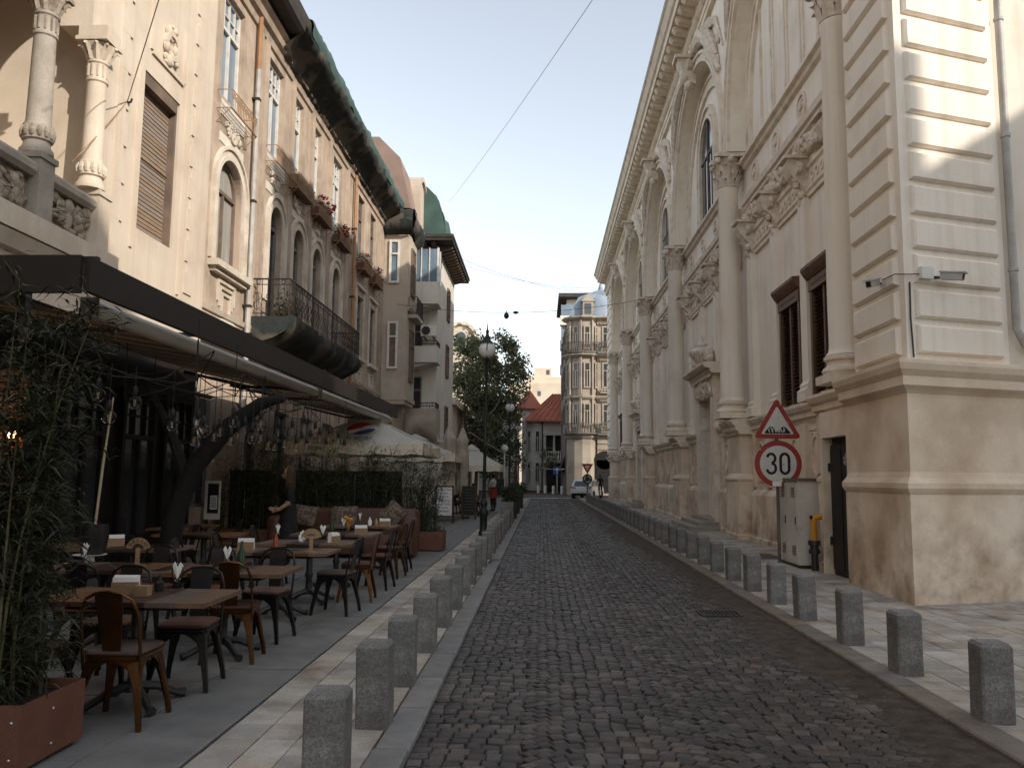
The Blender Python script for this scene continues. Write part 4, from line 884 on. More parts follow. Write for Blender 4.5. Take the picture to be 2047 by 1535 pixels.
# nets wrapped round the eave
def net(name, m, u0, u1, prof, par, amp=.08, nu=70, T=TB, seed=0):
    s_ = MB(T); rows_ = []
    for k in range(nu+1):
        u = u0+(u1-u0)*k/nu; r = []
        for j, (n, z) in enumerate(prof):
            d = amp*MN.noise((u*.9+seed, j*.9, 1.3))+amp*.6*MN.noise((u*2.7, j*1.7+seed, 4)); r.append((u, n+d, z+d*1.2+.05*MN.noise((u*6, j*3.1, seed))-(.035*abs(math.sin(u*.8+j)) if 0 < j < len(prof)-1 else 0)))
        rows_.append(r)
    s_.loft(rows_, cap=False, close=False); return build(name, s_, m, par, smooth=True, ang=0)
net('green_net', 'net_green', 21.2, 36.2, [(.1, 14.22), (.62, 14.14), (.86, 14.02), (.90, 13.86), (.88, 13.72), (.86, 13.60)], ev, .045, 150)
net('dark_net', 'net_dark', 20.8, 36.6, [(.85, 13.68), (.87, 13.52), (.80, 13.44), (.70, 13.36), (.58, 13.36), (.42, 13.26), (.28, 13.12), (.16, 12.98), (.04, 12.92)], ev, .085, 170, seed=9)
# downpipes
for y, m, z1 in ((19.3, 'pipe_grey', 11.6), (30.05, 'pipe_orange', 12.9)):
    s_ = MB(TB); s_.tube([(y, .12, .2), (y, .12, z1)], .06, 8); p = build('downpipe', s_, m, HB, smooth=True)
    if m == 'pipe_grey': s_ = MB(TB); s_.tube([(y, .12, z1), (y, .12, 13.2)], .062, 8); build('upper_pipe', s_, 'pipe_orange', p, smooth=True)
    for z in (3, 5.6, 8.2, 10.8): s_ = MB(TB); s_.box(y-.08, y+.08, 0, .19, z, z+.05); build('pipe_bracket', s_, 'iron_dark', p)
# window boxes
def iron_box(name, T, u, w, z, label, group, flowers=0, wood=False, m='iron_tan', dark=0):
    o = empty(name, T(u, .2, z), label, 'window box', group); h = w/2; d = .34
    s_ = MB(T)
    for zz in (z, z+.42): s_.tube([(u-h, .01, zz), (u-h, d, zz), (u+h, d, zz), (u+h, .01, zz)], .012, 4)
    k = 0
    for t in range(int(w/.1)+1): x = u-h+w*t/int(w/.1); s_.tube([(x, d, z), (x, d, z+.42)], .007, 4)
    for x in (u-h, u+h): s_.tube([(x, .02, z-.3), (x, d*.6, z-.12), (x, d, z)], .010, 4)
    for t in range(4): s_.tube([(u-h, .05+t*.09, z), (u+h, .05+t*.09, z)], .007, 4)
    for t in range(int(w/.2)): s_.arch(u-h+.1+t*.2, z+.3, .06, .072, d-.005, d+.008, 8, 0, 2*pi)
    build('iron_railing', s_, m, o)
    if wood or flowers:
        s_ = MB(T); s_.box(u-h+.04, u+h-.04, .06, d-.03, z+.02, z+.26 if not wood else z+.40); build('trough', s_, 'frame_brown' if wood else 'cushion', o)
    if flowers:
        lf = MB(T)
        for k in range(170): x = u+rl.uniform(-h, h); n0 = .2+rl.gauss(0, .12); zz = z+.30+abs(rl.gauss(0, .16)); a = rl.uniform(0, 6.3); s = rl.uniform(.04, .08); lf.poly([(x, n0, zz), (x+s*math.cos(a), n0+s*math.sin(a), zz+.03), (x+s*1.4*math.cos(a+.5), n0+s*1.4*math.sin(a+.5), zz-.02), (x+s*math.cos(a+1), n0+s*math.sin(a+1), zz-.01)])
        build('leaves', lf, 'tree_leaf', o, kind='stuff')
        pf = MB(T)
        for k in range(flowers):
            x = u+rl.uniform(-h, h); n0 = .25+rl.uniform(-.1, .2); zz = z+.35+rl.uniform(0, .45)
            for q in range(7): pf.ball((x+rl.uniform(-.05, .05), n0+rl.uniform(-.05, .05), zz+rl.uniform(-.04, .04)), .032, 5, 3)
        build('blossoms', pf, 'petal', o, kind='stuff')
    return o
g = 'window boxes on the brown apartment house'
iron_box('window_box', TB, 17.95, 1.6, 9.62, 'empty tan iron window box under the upper window closest to the sunlit townhouse', g)
iron_box('window_box', TB, 21.1, 1.75, 9.62, 'empty tan iron window box just past the grey downpipe', g)
iron_box('window_box', TB, 23.0, 1.7, 9.62, 'window box with a brown wooden trough, between empty and flowering boxes', g, wood=True)
iron_box('window_box', TB, 25.2, 1.7, 9.55, 'window box of red geraniums next to the brown wooden trough', g, flowers=16)
iron_box('window_box', TB, 27.9, 1.7, 9.5, 'window box of red geraniums beside the orange downpipes', g, flowers=18)
iron_box('window_box', TB, 31.6, 1.5, 9.5, 'tan window box with few flowers, first beyond the orange downpipes', g, flowers=4)
iron_box('window_box', TB, 33.9, 1.5, 9.5, 'tan window box with red flowers nearest the projecting bay house', g, flowers=6)
# iron balcony
BA = empty('balcony', TB(23.6, .5, 5.4), 'long iron balcony with scroll railing and black netting under its slab', 'balcony')
s_ = MB(TB); s_.box(19.75, 27.5, .0, 1.0, 5.30, 5.44); build('slab', s_, 'plaster_b', BA)
net('netting', 'net_dark', 19.7, 27.6, [(1.03, 5.48), (1.04, 5.30), (.92, 5.10), (.62, 4.93), (.30, 4.80), (.0, 4.74)], BA, .05, 50, seed=4)
s_ = MB(TB); s_.poly([(19.7, 1.03, 5.46), (19.7, 1.04, 5.30), (19.7, .92, 5.10), (19.7, .62, 4.93), (19.7, .0, 4.74), (19.7, .0, 5.46)]); build('net_end', s_, 'net_dark', BA); s_ = MB(TB); s_.poly([(27.6, 1.03, 5.46), (27.6, 1.04, 5.30), (27.6, .92, 5.10), (27.6, .62, 4.93), (27.6, .0, 4.74), (27.6, .0, 5.46)]); build('net_end', s_, 'net_dark', BA)
def scroll_rail(T, par, p0, p1, z0, z1, n_=None, m='iron_dark', name='railing'):
    s_ = MB(T); L = math.hypot(p1[0]-p0[0], p1[1]-p0[1]); k = n_ or max(2, int(L/.13)); D = lambda t: (p0[0]+(p1[0]-p0[0])*t, p0[1]+(p1[1]-p0[1])*t)
    for z, r in ((z1, .022), (z1-.14, .012), (z0+.10, .012)): s_.tube([(*D(0), z), (*D(1), z)], r, 5)
    for t in range(k+1): s_.tube([(*D(t/k), z0), (*D(t/k), z1)], .010 if t % 4 else .016, 4)
    kk = max(1, int(L/.26))
    for t in range(kk):
        for zc, rr in ((z0+.30, .10), (z0+.52, .10), (z1-.07, .055)):
            if zc+rr > z1+.01: continue
            cx, cy = D((t+.5)/kk); dx, dy = (p1[0]-p0[0])/L, (p1[1]-p0[1])/L
            s_.tube([(cx+dx*rr*math.cos(a), cy+dy*rr*math.cos(a), zc+rr*math.sin(a)) for a in [q*2*pi/9 for q in range(10)]], .008, 4, cap=False)
    return build(name, s_, m, par)
scroll_rail(TB, BA, (19.75, .02), (19.75, .98), 5.44, 6.4); scroll_rail(TB, BA, (19.75, .98), (27.5, .98), 5.44, 6.4); scroll_rail(TB, BA, (27.5, .98), (27.5, .02), 5.44, 6.4)
s_ = MB(TB)
for k in range(220): x = rl.uniform(19.9, 20.9); n0 = rl.uniform(.5, .95); zz = 5.45+abs(rl.gauss(0, .28)); a = rl.uniform(0, 6.3); s = rl.uniform(.04, .09); s_.poly([(x, n0, zz), (x+s*math.cos(a), n0+s*math.sin(a), zz+.05), (x+s*1.6*math.cos(a+.3), n0+s*1.6*math.sin(a+.3), zz), (x+s*math.cos(a+.6), n0+s*math.sin(a+.6), zz-.04)])
tag(build('balcony_plant', s_, 'hedge_leaf'), 'small leafy plant at the near corner of the iron balcony', 'plant')

# ---- house C, the projecting bay
HC = empty('bay_house', (-6.4, 38, 0), 'beige house with a projecting bay, narrow white framed windows and a tiled mansard', 'house')
w_ = MB()
def yface_window(par, X0, X1, z0, z1, Y, fm, gm):      # window on a wall facing the camera
    T = lambda u, n, z: (u, Y-n, z); return window(T, par, (X0+X1)/2, X1-X0, z0, z1, False, fm, gm, .01, (0, 0), .10)
w_.box(-7.2, -6.10, 36.42, 38.9, 5.15, 13.3); w_.box(-14, -7.0, 36.45, 48, 0, 13.6); w_.box(-7.0, -6.65, 36.45, 41, 0, 5.15); w_.box(-7.0, -6.6, 38.9, 41, 5.15, 13.3); build('wall', w_, 'plaster_c', HC)
s_ = MB(); s_.box(-7.25, -6.05, 36.36, 38.95, 4.95, 5.14); s_.box(-7.2, -6.12, 36.40, 38.9, 4.78, 4.95); build('bay_underside', s_, 'plaster_c', HC)
yface_window(HC, -6.95, -6.47, 6.35, 8.5, 36.42, 'frame_white', 'frame_brown'); yface_window(HC, -6.95, -6.47, 10.25, 12.25, 36.42, 'frame_white', 'glass_blue')
TCx = lambda u, n, z: (-6.10+n, u, z)
for z0, z1 in ((5.9, 8.3), (9.9, 12.1)): window(TCx, HC, 37.7, 1.0, z0, z1, False, 'frame_brown', 'glass', .0, (1, 1), .08)
s_ = MB(TCx); s_.sweep([(0, 9.0), (.08, 9.05), (.14, 9.2), (0, 9.24)], 36.45, 38.85); build('string_course', s_, 'plaster_c', HC)
s_ = MB(TCx); s_.box(36.8, 38.6, 0, .42, 8.75, 8.9); bc = build('balcony_slab', s_, 'plaster_c', HC); scroll_rail(TCx, bc, (36.8, .40), (38.6, .40), 8.9, 9.7); scroll_rail(TCx, bc, (36.8, .02), (36.8, .40), 8.9, 9.7)
s_ = MB(); s_.box(-7.4, -5.95, 36.2, 41, 13.3, 13.5); s_.prism([(-6.0, 36.5, 13.5), (-6.6, 36.5, 16.2), (-7.6, 36.5, 17.2), (-12, 36.5, 17.2), (-14, 36.5, 13.5)], (0, 12, 0)); rc_ = build('mansard_roof', s_, 'roof_brown', HC)
s_ = MB(); T = lambda u, n, z: (-6.15+n, u, z)
s_.T = T; s_.box(39.3, 41.5, -1.6, .0, 13.5, 15.3); s_.disc(40.4, 15.3, 1.1, -1.6, 0, 20, 0, pi); s_.arch(40.4, 15.3, 1.1, 1.32, -1.7, .12, 16); s_.box(39.08, 39.3, -1.7, .12, 13.5, 15.3); s_.box(41.5, 41.72, -1.7, .12, 13.5, 15.3)
dm = build('dormer', s_, 'plaster_c', rc_)
s_ = MB(T)
for k in range(8): z = 13.7+k*.28; s_.box(39.28-(.02), 39.30, -1.2, -.1, z, z+.16)
net('tarpaulin', 'net_dark', 36.2, 39.2, [(-1.6, 13.6), (-.6, 13.85), (.25, 13.6), (.38, 13.2), (.3, 12.85), (.05, 12.6)], HC, .12, 24, TCx, 5)
s_ = MB(); pts = []
rows_ = []
for k in range(13):
    x = -7.3+1.45*k/12; rows_.append([(x, 36.5, 13.75+.1*MN.noise((x*3, 0, 0))), (x, 36.0+.1*MN.noise((x*3, 2, 0)), 13.5), (x, 35.85+.1*MN.noise((x*2, 5, 0)), 13.0), (x, 36.0, 12.65+.08*MN.noise((x*4, 7, 0))), (x, 36.4, 12.5)])
s_.loft(rows_, cap=False, close=False); build('front_tarpaulin', s_, 'net_dark', HC, smooth=True, ang=0)

# ---- house D, white with balconies
HD = empty('white_apartment_block', (-6, 46, 0), 'white apartment block with small balconies, an overhanging eave and green sheeting above', 'house')
w_ = MB(); w_.box(-12, -5.3, 41.0, 48.6, 0, 13.3); build('wall', w_, 'plaster_d', HD)
for Y, z0, z1, m, gm in ((45.4, 10.2, 12.0, 'frame_brown', 'glass'), (45.2, 7.0, 8.8, 'brick', 'glass'), (45.2, 3.6, 5.4, 'frame_brown', 'glass')):
    window(lambda u, n, z: (-5.3+n, u, z), HD, Y, 1.1, z0, z1, False, m, gm, .0, (1, 0), .08)
for z0, z1 in ((4.15, 4.85), (7.1, 7.9), (10.0, 11.1)):
    T = lambda u, n, z_: (u, 41.0-n, z_)
    window(T, HD, -6.28, .5, z0+.3, z0+2.4, False, 'frame_grey', 'glass', 0, (0, 0), .06)
    s_ = MB(); s_.box(-6.58, -5.1, 39.6, 40.99, z0, z0+.2); s_.prism([(-6.58, 39.8, z0), (-5.35, 39.8, z0), (-6.58, 39.8, z0-.3)], (0, 1.15, 0)); sl_ = build('balcony', s_, 'plaster_d', HD)
    s_ = MB(); s_.box(-6.58, -5.1, 39.6, 39.7, z0+.2, z1); s_.box(-5.18, -5.1, 39.7, 40.98, z0+.2, z1); build('parapet', s_, 'plaster_d', sl_)
    if z0 < 9: scroll_rail(lambda a, b, c: (a, b, c), sl_, (-6.55, 39.64), (-5.15, 39.64), z1, z1+.28); scroll_rail(lambda a, b, c: (a, b, c), sl_, (-5.14, 39.7), (-5.14, 40.9), z1, z1+.28)
s_ = MB(); s_.box(-5.17, -5.13, 39.7, 40.9, 11.1, 12.75); s_.box(-6.5, -5.17, 39.63, 39.66, 11.1, 12.75); build('glass_screen', s_, 'glass_blue', HD)
for x0, x1, y0, y1 in ((-6.0, -5.95, 39.59, 39.67), (-5.6, -5.55, 39.59, 39.67), (-5.2, -5.1, 39.6, 39.7), (-5.18, -5.1, 40.3, 40.36)): s_ = MB(); s_.box(x0, x1, y0, y1, 11.1, 12.8); build('screen_post', s_, 'frame_white', HD)
s_ = MB(); s_.box(-12, -4.5, 40.0, 49.4, 13.32, 13.46); s_.box(-12, -4.45, 39.95, 49.45, 13.46, 13.62); rd = build('eave', s_, 'eave_dark', HD)
bk = MB(); bk.prism([(0, -.09, 0), (0, -.09, .3), (.7, -.09, .3), (.7, -.09, .18)], (0, .18, 0)); bke = mesh_of('bracket', bk, 'frame_brown')
for k in range(13): shared('bracket', bke, (-5.3, 41.2+k*.6, 13.015), rd)
for k in range(3): shared('bracket', bke, (-6.4+k*.45, 41.0, 13.015), rd, (0, 0, -pi/2))
s_ = MB(); s_.box(-11.5, -5.6, 41.6, 48, 13.63, 16.2); build('attic', s_, 'plaster_d', HD)
s_ = MB(); rows_ = []
for k in range(21):
    y = 41.2+7.2*k/20; j = lambda q: .14*MN.noise((y*1.3, q*2.2, 1)); rows_.append([(-7.4, y, 16.6+j(0)), (-6.3+j(1), y, 16.7+j(2)), (-5.5+j(3), y, 16.0+j(4)), (-5.15+j(5), y, 14.9+j(6)), (-4.95+j(7), y, 13.9+.3*j(8))])
s_.loft(rows_, cap=False, close=False); s_.poly([(-7.4, 41.18, 16.6), (-6.3, 41.18, 16.65), (-5.5, 41.18, 16.0), (-5.15, 41.18, 14.9), (-4.95, 41.18, 13.9), (-7.4, 41.18, 13.9)]); build('green_sheeting', s_, 'net_green', HD, smooth=True)
# cloth sagging below the lowest balcony
s_ = MB(); rows_ = []
for k in range(11):
    x = -6.6+1.55*k/10; rows_.append([(x, 39.56, 4.85), (x, 39.5+.06*MN.noise((x*4, 1, 1)), 4.4), (x, 39.42+.12*MN.noise((x*3, 2, 1)), 3.8+.15*math.sin(x*5)), (x, 40.0, 3.4+.2*math.sin(x*4))])
s_.loft(rows_, cap=False, close=False); s_.poly([(-5.06, 39.55, 4.85), (-5.06, 39.5, 4.4), (-5.06, 39.5, 3.7), (-5.06, 40.0, 3.5), (-5.06, 40.95, 3.4), (-5.06, 40.95, 4.85)]); build('dust_sheet', s_, 'umbrella_beige', HD, smooth=True, ang=0)
for z in (0.3,):
    s_ = MB(); s_.box(-5.301, -5.05, 41.2, 48.6, 3.0, 3.3); build('shop_cornice', s_, 'plaster_c', HD)
ac = empty('air_conditioner', (-5.6, 39.9, 8.2), 'white air conditioner with a round black grille above the middle white balcony', 'air conditioner')
s_ = MB(); s_.box(-5.98, -5.22, 39.9, 40.2, 8.45, 8.98); build('casing', s_, 'ac_white', ac); T = lambda u, n, z: (u, 39.9-n, z)
s_ = MB(T); s_.disc(-5.72, 8.71, .21, 0, .02, 20); build('fan_opening', s_, 'black', ac); s_ = MB(T)
for r in (.06, .12, .18, .215): s_.arch(-5.72, 8.71, r-.006, r+.006, .02, .03, 16, 0, 2*pi)
build('grille', s_, 'post_metal', ac)
for x in (-5.85, -5.4): s_ = MB(); s_.box(x, x+.05, 39.95, 40.99, 8.36, 8.449); build('bracket', s_, 'iron_dark', ac)

# ---- unseen building behind the camera across the side street: stepped and sized to shade the crossing and the terrace
OB = empty('shading_block', (20, -15, 0), 'unseen plaster block across the side street behind the viewer', 'house')
s_ = MB(); s_.box(20, 29, -3.6, 5, 0, 15.6); s_.box(20, 24, -10.2, -3.6, 0, 20.0); s_.box(20, 29, -45, -10.2, 0, 23.6); build('wall', s_, 'plaster_c', OB)
for y in range(-42, 4, 4):
    for z in (1.2, 5.2, 9.2): window(lambda u, n, zz: (20-n, u, zz), OB, y+1.5, 1.4, z, z+2.2, False, 'frame_brown', 'glass', .0, (1, 0), .1)
# ---------------------------------------------------------------- far end of the street
rf = random.Random(8)
FO = empty('ornate_corner_house', (5, 80, 0), 'stained ornate corner house with a rounded bay, stone balconies and a slate mansard', 'house')
T76 = lambda u, n, z: (u, 76-n, z)
s_ = MB(); s_.box(5.1, 16, 76, 96, 0, 16.4); s_.lathe([(1.62, 0), (1.62, 16.4)], (3.95, 77.3, 0), 7, -pi, .2); s_.box(2.35, 5.2, 77.3, 96, 0, 16.4); build('wall', s_, 'stone_far', FO)
s_ = MB(); s_.box(2.2, 2.36, 77.4, 95, 0, 16); dk_ = build('side_wall', s_, 'stone_far_dark', FO)  # side wall coloured darker to stand in for its shade
for z in (5.4, 9.0, 12.9, 16.4):
    s_ = MB(); e = .25 if z < 12 else .5
    s_.lathe([(1.62, z-.3), (1.62+e*.5, z-.22), (1.62+e, z-.05), (1.62+e, z+.08), (1.62, z+.12)], (3.95, 77.3, 0), 7, -pi, .2); s_.T = T76; s_.sweep([(0, z-.3), (e*.5, z-.22), (e, z-.05), (e, z+.08), (0, z+.12)], 5.0, 16); build('cornice', s_, 'stone_far', FO)
TS_ = lambda u, n, z: (2.2-n, u, z)
for z0, z1 in ((6.2, 8.4), (9.8, 12.2), (13.4, 15.6)):
    for u in (6.0, 7.7, 9.4, 11.1): 
        w_ = window(T76, FO, u, .9, z0, z1, False, 'stone_far', 'glass', .0, (1, 0), .14)
        s_ = MB(T76); s_.sweep([(0, z1+.1), (.2, z1+.14), (.28, z1+.3), (0, z1+.32)], u-.7, u+.7); s_.box(u-.65, u+.65, 0, .35, z0-.5, z0-.36)
        for k in range(5): s_.lathe([(.05, z0-.36), (.08, z0-.2), (.05, z0)], (u-.5+k*.25, .28, 0), 6)
        build('balustrade', s_, 'stone_far', w_)
    for a in (-2.75, -2.1, -1.45, -.8):
        T = lambda u, n, z, a=a: (3.95+(1.62+n)*math.cos(a)-u*math.sin(a), 77.3+(1.62+n)*math.sin(a)+u*math.cos(a), z)
        window(T, FO, 0, .62, z0, z1, False, 'stone_far', 'glass', .02, (1, 0), .12)
        s_ = MB(T); s_.box(.45, .62, 0, .14, z0-.6, z1+.5); build('pilaster', s_, 'stone_far', FO)
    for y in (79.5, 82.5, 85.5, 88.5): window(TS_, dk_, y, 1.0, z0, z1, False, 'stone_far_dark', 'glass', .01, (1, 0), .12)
for z in (5.5, 13.0):
    s_ = MB(); s_.lathe([(1.62, z), (2.15, z+.05), (2.15, z+.15)], (3.95, 77.3, 0), 10, -pi, .1)
    b_ = build('bay_balcony', s_, 'stone_far_dark', FO); s_ = MB()
    for k in range(30): a = -pi+k*pi/29; s_.tube([(3.95+2.1*math.cos(a), 77.3+2.1*math.sin(a), z+.15), (3.95+2.1*math.cos(a), 77.3+2.1*math.sin(a), z+1.0)], .035, 4)
    s_.lathe([(2.06, z+1.0), (2.16, z+1.0), (2.16, z+1.07), (2.06, z+1.07)], (3.95, 77.3, 0), 24, -pi, .0, cap=False)
    for k in range(36): s_.tube([(5.6+k*.2, 75.5, z+.15), (5.6+k*.2, 75.5, z+1.0)], .035, 4)
    s_.box(5.4, 13, 75.45, 75.55, z+1.0, z+1.08); s_.box(5.1, 13, 75.4, 76, z-.05, z+.15); build('balustrade', s_, 'stone_far_dark', b_)
s_ = MB(T76); 
for k in range(9): s_.box(5.1, 12, .0, .10, .3+k*.55, .3+k*.55+.46)
build('rusticated_base', s_, 'stone_far', FO)
s_ = MB(T76); s_.disc(5.75, 3.2, .85, .101, .14, 18); s_.box(4.95+.05, 6.5, .101, .14, .3, 3.2); build('arched_opening', s_, 'black', FO)
s_ = MB(); s_.prism([(2.4, 0, 16.5), (3.4, 0, 18.6), (5.2, 0, 19.3), (16, 0, 19.3), (16, 0, 16.5)], (0, 18, 0)); s_.v = [(x, y+77.2, z) for x, y, z in s_.v]; mr = build('mansard_roof', s_, 'roof_slate', FO)
s_ = MB(); s_.lathe([(1.9, 16.5), (1.8, 17.3), (1.45, 18.3), (.9, 19.0), (.3, 19.4), (.12, 20.1), (.02, 20.8)], (5.6, 78.2, 0), 16); build('dome', s_, 'roof_slate', mr, smooth=True)
for u in (4.3, 7.6): s_ = MB(); s_.box(u-.5, u+.5, 76.6, 78, 16.6, 18.1); s_.prism([(u-.65, 76.5, 18.1), (u, 76.5, 18.8), (u+.65, 76.5, 18.1)], (0, 1.6, 0)); d_ = build('dormer', s_, 'stone_far', mr); s_ = MB(); s_.box(u-.3, u+.3, 76.56, 76.6, 16.9, 17.9); build('pane', s_, 'glass', d_)
PB = empty('plain_tower_block', (5, 97, 0), 'pale modern apartment tower with glazed balconies rising behind the ornate corner house', 'building')
s_ = MB(); s_.box(2.9, 9, 96.5, 108, 0, 23); build('wall', s_, 'plaster_d', PB); s_ = MB(); s_.box(2.4, 2.9, 96.8, 104, 0, 22); build('side_wall', s_, 'house_grey', PB)
for z in (13.5, 16.4, 19.3): s_ = MB(); s_.box(2.1, 4.6, 95.2, 96.49, z, z+1.1); b_ = build('balcony', s_, 'plaster_d', PB); s_ = MB(); s_.box(2.2, 4.5, 95.3, 95.36, z+1.1, z+2.4); build('glazing', s_, 'glass_blue', b_)
s_ = MB(); s_.box(1.9, 9.2, 95.0, 108, 22.6, 23.05); build('roof_slab', s_, 'eave_dark', PB)
for u in (5.4, 7.2):
    for z in (15, 18, 20.4): window(lambda a, n, zz: (a, 96.5-n, zz), PB, u, 1.1, z, z+1.4, False, 'frame_white', 'glass_blue', 0, (1, 0), .1)
# red roofed house closing the view
RH = empty('red_roof_house', (0, 100, 0), 'old grey villa with red sheet metal roofs and a balustraded balcony closing the street', 'house')
T100 = lambda u, n, z: (u, 100-n, z)
s_ = MB(); s_.box(-.6, 8, 100.0, 112, 0, 8.6); s_.box(-2.4, -.6, 101, 112, 0, 10.0); s_.lathe([(1.3, 0), (1.3, 8.6)], (-.6, 101.2, 0), 18, -pi, 0); build('wall', s_, 'house_grey', RH)
s_ = MB(); s_.prism([(-1.2, 99.2, 8.6), (9, 99.2, 8.6), (7.5, 104, 11.9), (1.6, 104, 11.9)], (0, .01, 0)); s_.v = []; s_.f = []
i = s_.pt([(-2.0, 99.1, 8.45), (9, 99.1, 8.45), (9, 112, 8.45), (-2.0, 112, 8.45), (1.4, 102.4, 11.9), (7, 102.4, 11.9), (7, 109, 11.9), (1.4, 109, 11.9)]); s_.f += [(i, i+1, i+5, i+4), (i+1, i+2, i+6, i+5), (i+2, i+3, i+7, i+6), (i+3, i, i+4, i+7), (i+4, i+5, i+6, i+7), (i+3, i+2, i+1, i)]
rr = build('roof', s_, 'roof_red', RH); sm = MB()
for k in range(16): t = k/15; sm.tube([(-2+11*t, 99.1, 8.50), (1.4+5.6*t, 102.4, 11.95)], .05, 4)
build('roof_seam', sm, 'roof_red', rr)
s_ = MB(); s_.box(-1.9, 9, 99.0, 99.2, 8.25, 8.45); build('gutter', s_, 'roof_red', rr)
s_ = MB(); i = s_.pt([(-3.4, 100.4, 9.9), (.2, 100.4, 9.9), (.2, 104, 9.9), (-3.4, 104, 9.9), (-1.5, 102.2, 12.4)]); s_.f += [(i, i+1, i+4), (i+1, i+2, i+4), (i+2, i+3, i+4), (i+3, i, i+4), (i+3, i+2, i+1, i)]; s_.tube([(-1.5, 102.2, 12.3), (-1.5, 102.2, 13.2)], .06, 5); s_.ball((-1.5, 102.2, 12.7), .15, 8, 5); build('tower_roof', s_, 'roof_red', RH)
s_ = MB(); s_.box(3.0, 4.2, 99.6, 101.5, 9.2, 10.3); s_.prism([(2.8, 99.5, 10.3), (3.6, 99.5, 10.9), (4.4, 99.5, 10.3)], (0, 2, 0)); d_ = build('dormer', s_, 'roof_red', rr); s_ = MB(); s_.box(3.2, 4.0, 99.56, 99.6, 9.4, 10.1); build('pane', s_, 'glass', d_)
for a in (-2.3, -1.5): T = lambda u, n, z, a=a: (-.6+(1.3+n)*math.cos(a)-u*math.sin(a), 101.2+(1.3+n)*math.sin(a)+u*math.cos(a), z); window(T, RH, 0, .6, 4.6, 7.2, False, 'house_grey', 'glass', .02, (1, 0), .1); window(T, RH, 0, .6, 1.0, 3.4, False, 'house_grey', 'glass', .02, (1, 0), .1)
s_ = MB(T100); s_.box(.2, 7.5, 0, 1.2, 3.3, 3.6); s_.box(.2, 7.5, 1.05, 1.2, 4.55, 4.7); bl = build('balcony', s_, 'house_grey', RH)
for k in range(20): s_ = MB(T100); s_.lathe([(.06, 3.6), (.12, 3.9), (.06, 4.3), (.09, 4.55)], (.32+k*.28, 1.12, 0), 6); build('baluster', s_, 'plaster_d', bl)
s_ = MB(T100); s_.box(.55, 7, .0, .03, 3.7, 6.6); s_.box(.6, 7.4, 0, .04, .0, 3.2); build('loggia_opening', s_, 'black', RH); s_ = MB(T100)
for u in (.4, 1.5, 2.6): s_.lathe([(.16, 4.7), (.12, 6.5), (.2, 6.6)], (u, 1.0, 0), 8)
s_.box(.2, 7.5, .0, 1.2, 6.6, 7.0); build('loggia_column', s_, 'house_grey', RH)
s_ = MB(); s_.lathe([(.07, 0), (.07, 8.3)], (.08, 99.9, 0), 6); build('downpipe', s_, 'eave_dark', RH)
for k, x in enumerate((-2.6, -.8)): pass
CB = empty('cream_block', (0, 170, 0), 'tall cream windowless block with stepped rooftop boxes far behind the red roofs', 'building')
s_ = MB(); s_.box(-7, 9, 170, 190, 0, 21.0); build('wall', s_, 'block_cream', CB); s_ = MB(); s_.box(-3.6, 4.6, 171, 188, 21.0, 22.4); build('rooftop_step', s_, 'block_cream', CB); s_ = MB(); s_.box(-1.6, 2.0, 171.5, 186, 22.4, 24.3); build('rooftop_house', s_, 'block_cream', CB)
for u, z in ((-.9, 18.3), (.9, 22.9)): s_ = MB(); s_.box(u, u+.7, 169.95+(1.5 if z > 21 else 0), 169.99+(1.5 if z > 21 else 0), z, z+1.0); build('pane', s_, 'glass', CB)
AH = empty('arched_gable_house', (-10, 84, 0), 'cream house with an arched gable and corbels seen above the street tree', 'house')
s_ = MB(); T = lambda u, n, z: (u, 82-n, z); s_.box(-14, -7.4, 82, 95, 0, 14.5); s_.T = T; s_.box(-9.6, -6.8, -6, 0, 14.5, 15.4); s_.disc(-8.2, 15.4, 1.4, -6, 0, 18, 0, pi); s_.arch(-8.2, 15.4, 1.4, 1.75, -6, .2, 16); build('wall', s_, 'block_cream', AH)
s_ = MB(T); s_.box(-8.7, -7.7, 0, .03, 14.6, 15.6); s_.disc(-8.2, 15.6, .5, 0, .03, 12, 0, pi); build('window', s_, 'glass', AH)
for k in range(7): a = pi*k/6; s_ = MB(T); s_.box(-8.2+1.55*math.cos(a)-.1, -8.2+1.55*math.cos(a)+.1, .2, .45, 15.4+1.55*math.sin(a)-.1, 15.4+1.55*math.sin(a)+.1); build('corbel', s_, 'block_cream', AH)
# low shops past the tree
SR = empty('low_shop', (-6.5, 70, 0), 'low pale shop front with a cornice beyond the white apartment block', 'house')
s_ = MB(); s_.box(-12, -5.6, 50.5, 74, 0, 6.0); build('wall', s_, 'plaster_a', SR); s_ = MB(); s_.box(-12, -5.3, 50.3, 74, 6.0, 6.4); build('cornice', s_, 'plaster_a', SR)
for y in (54, 57.5, 61, 64.5): window(lambda u, n, z: (-5.6+n, u, z), SR, y, 1.8, .4, 3.2, False, 'frame_brown', 'glass', 0, (1, 0), .1)
BK2 = empty('side_street_house', (-8, 100, 0), 'grey house wall left of the red roofed villa, mostly behind trees', 'house')
s_ = MB(); s_.box(-30, -3.2, 98, 112, 0, 9); build('wall', s_, 'house_grey', BK2); s_ = MB(); s_.box(-30, -3.0, 97.6, 112, 9, 9.4); build('roof_edge', s_, 'roof_red', BK2)
for u in (-5, -8, -11): window(lambda a, n, z: (a, 98-n, z), BK2, u, 1.2, 1.2, 3.4, False, 'house_grey', 'glass', 0, (1, 0), .1)

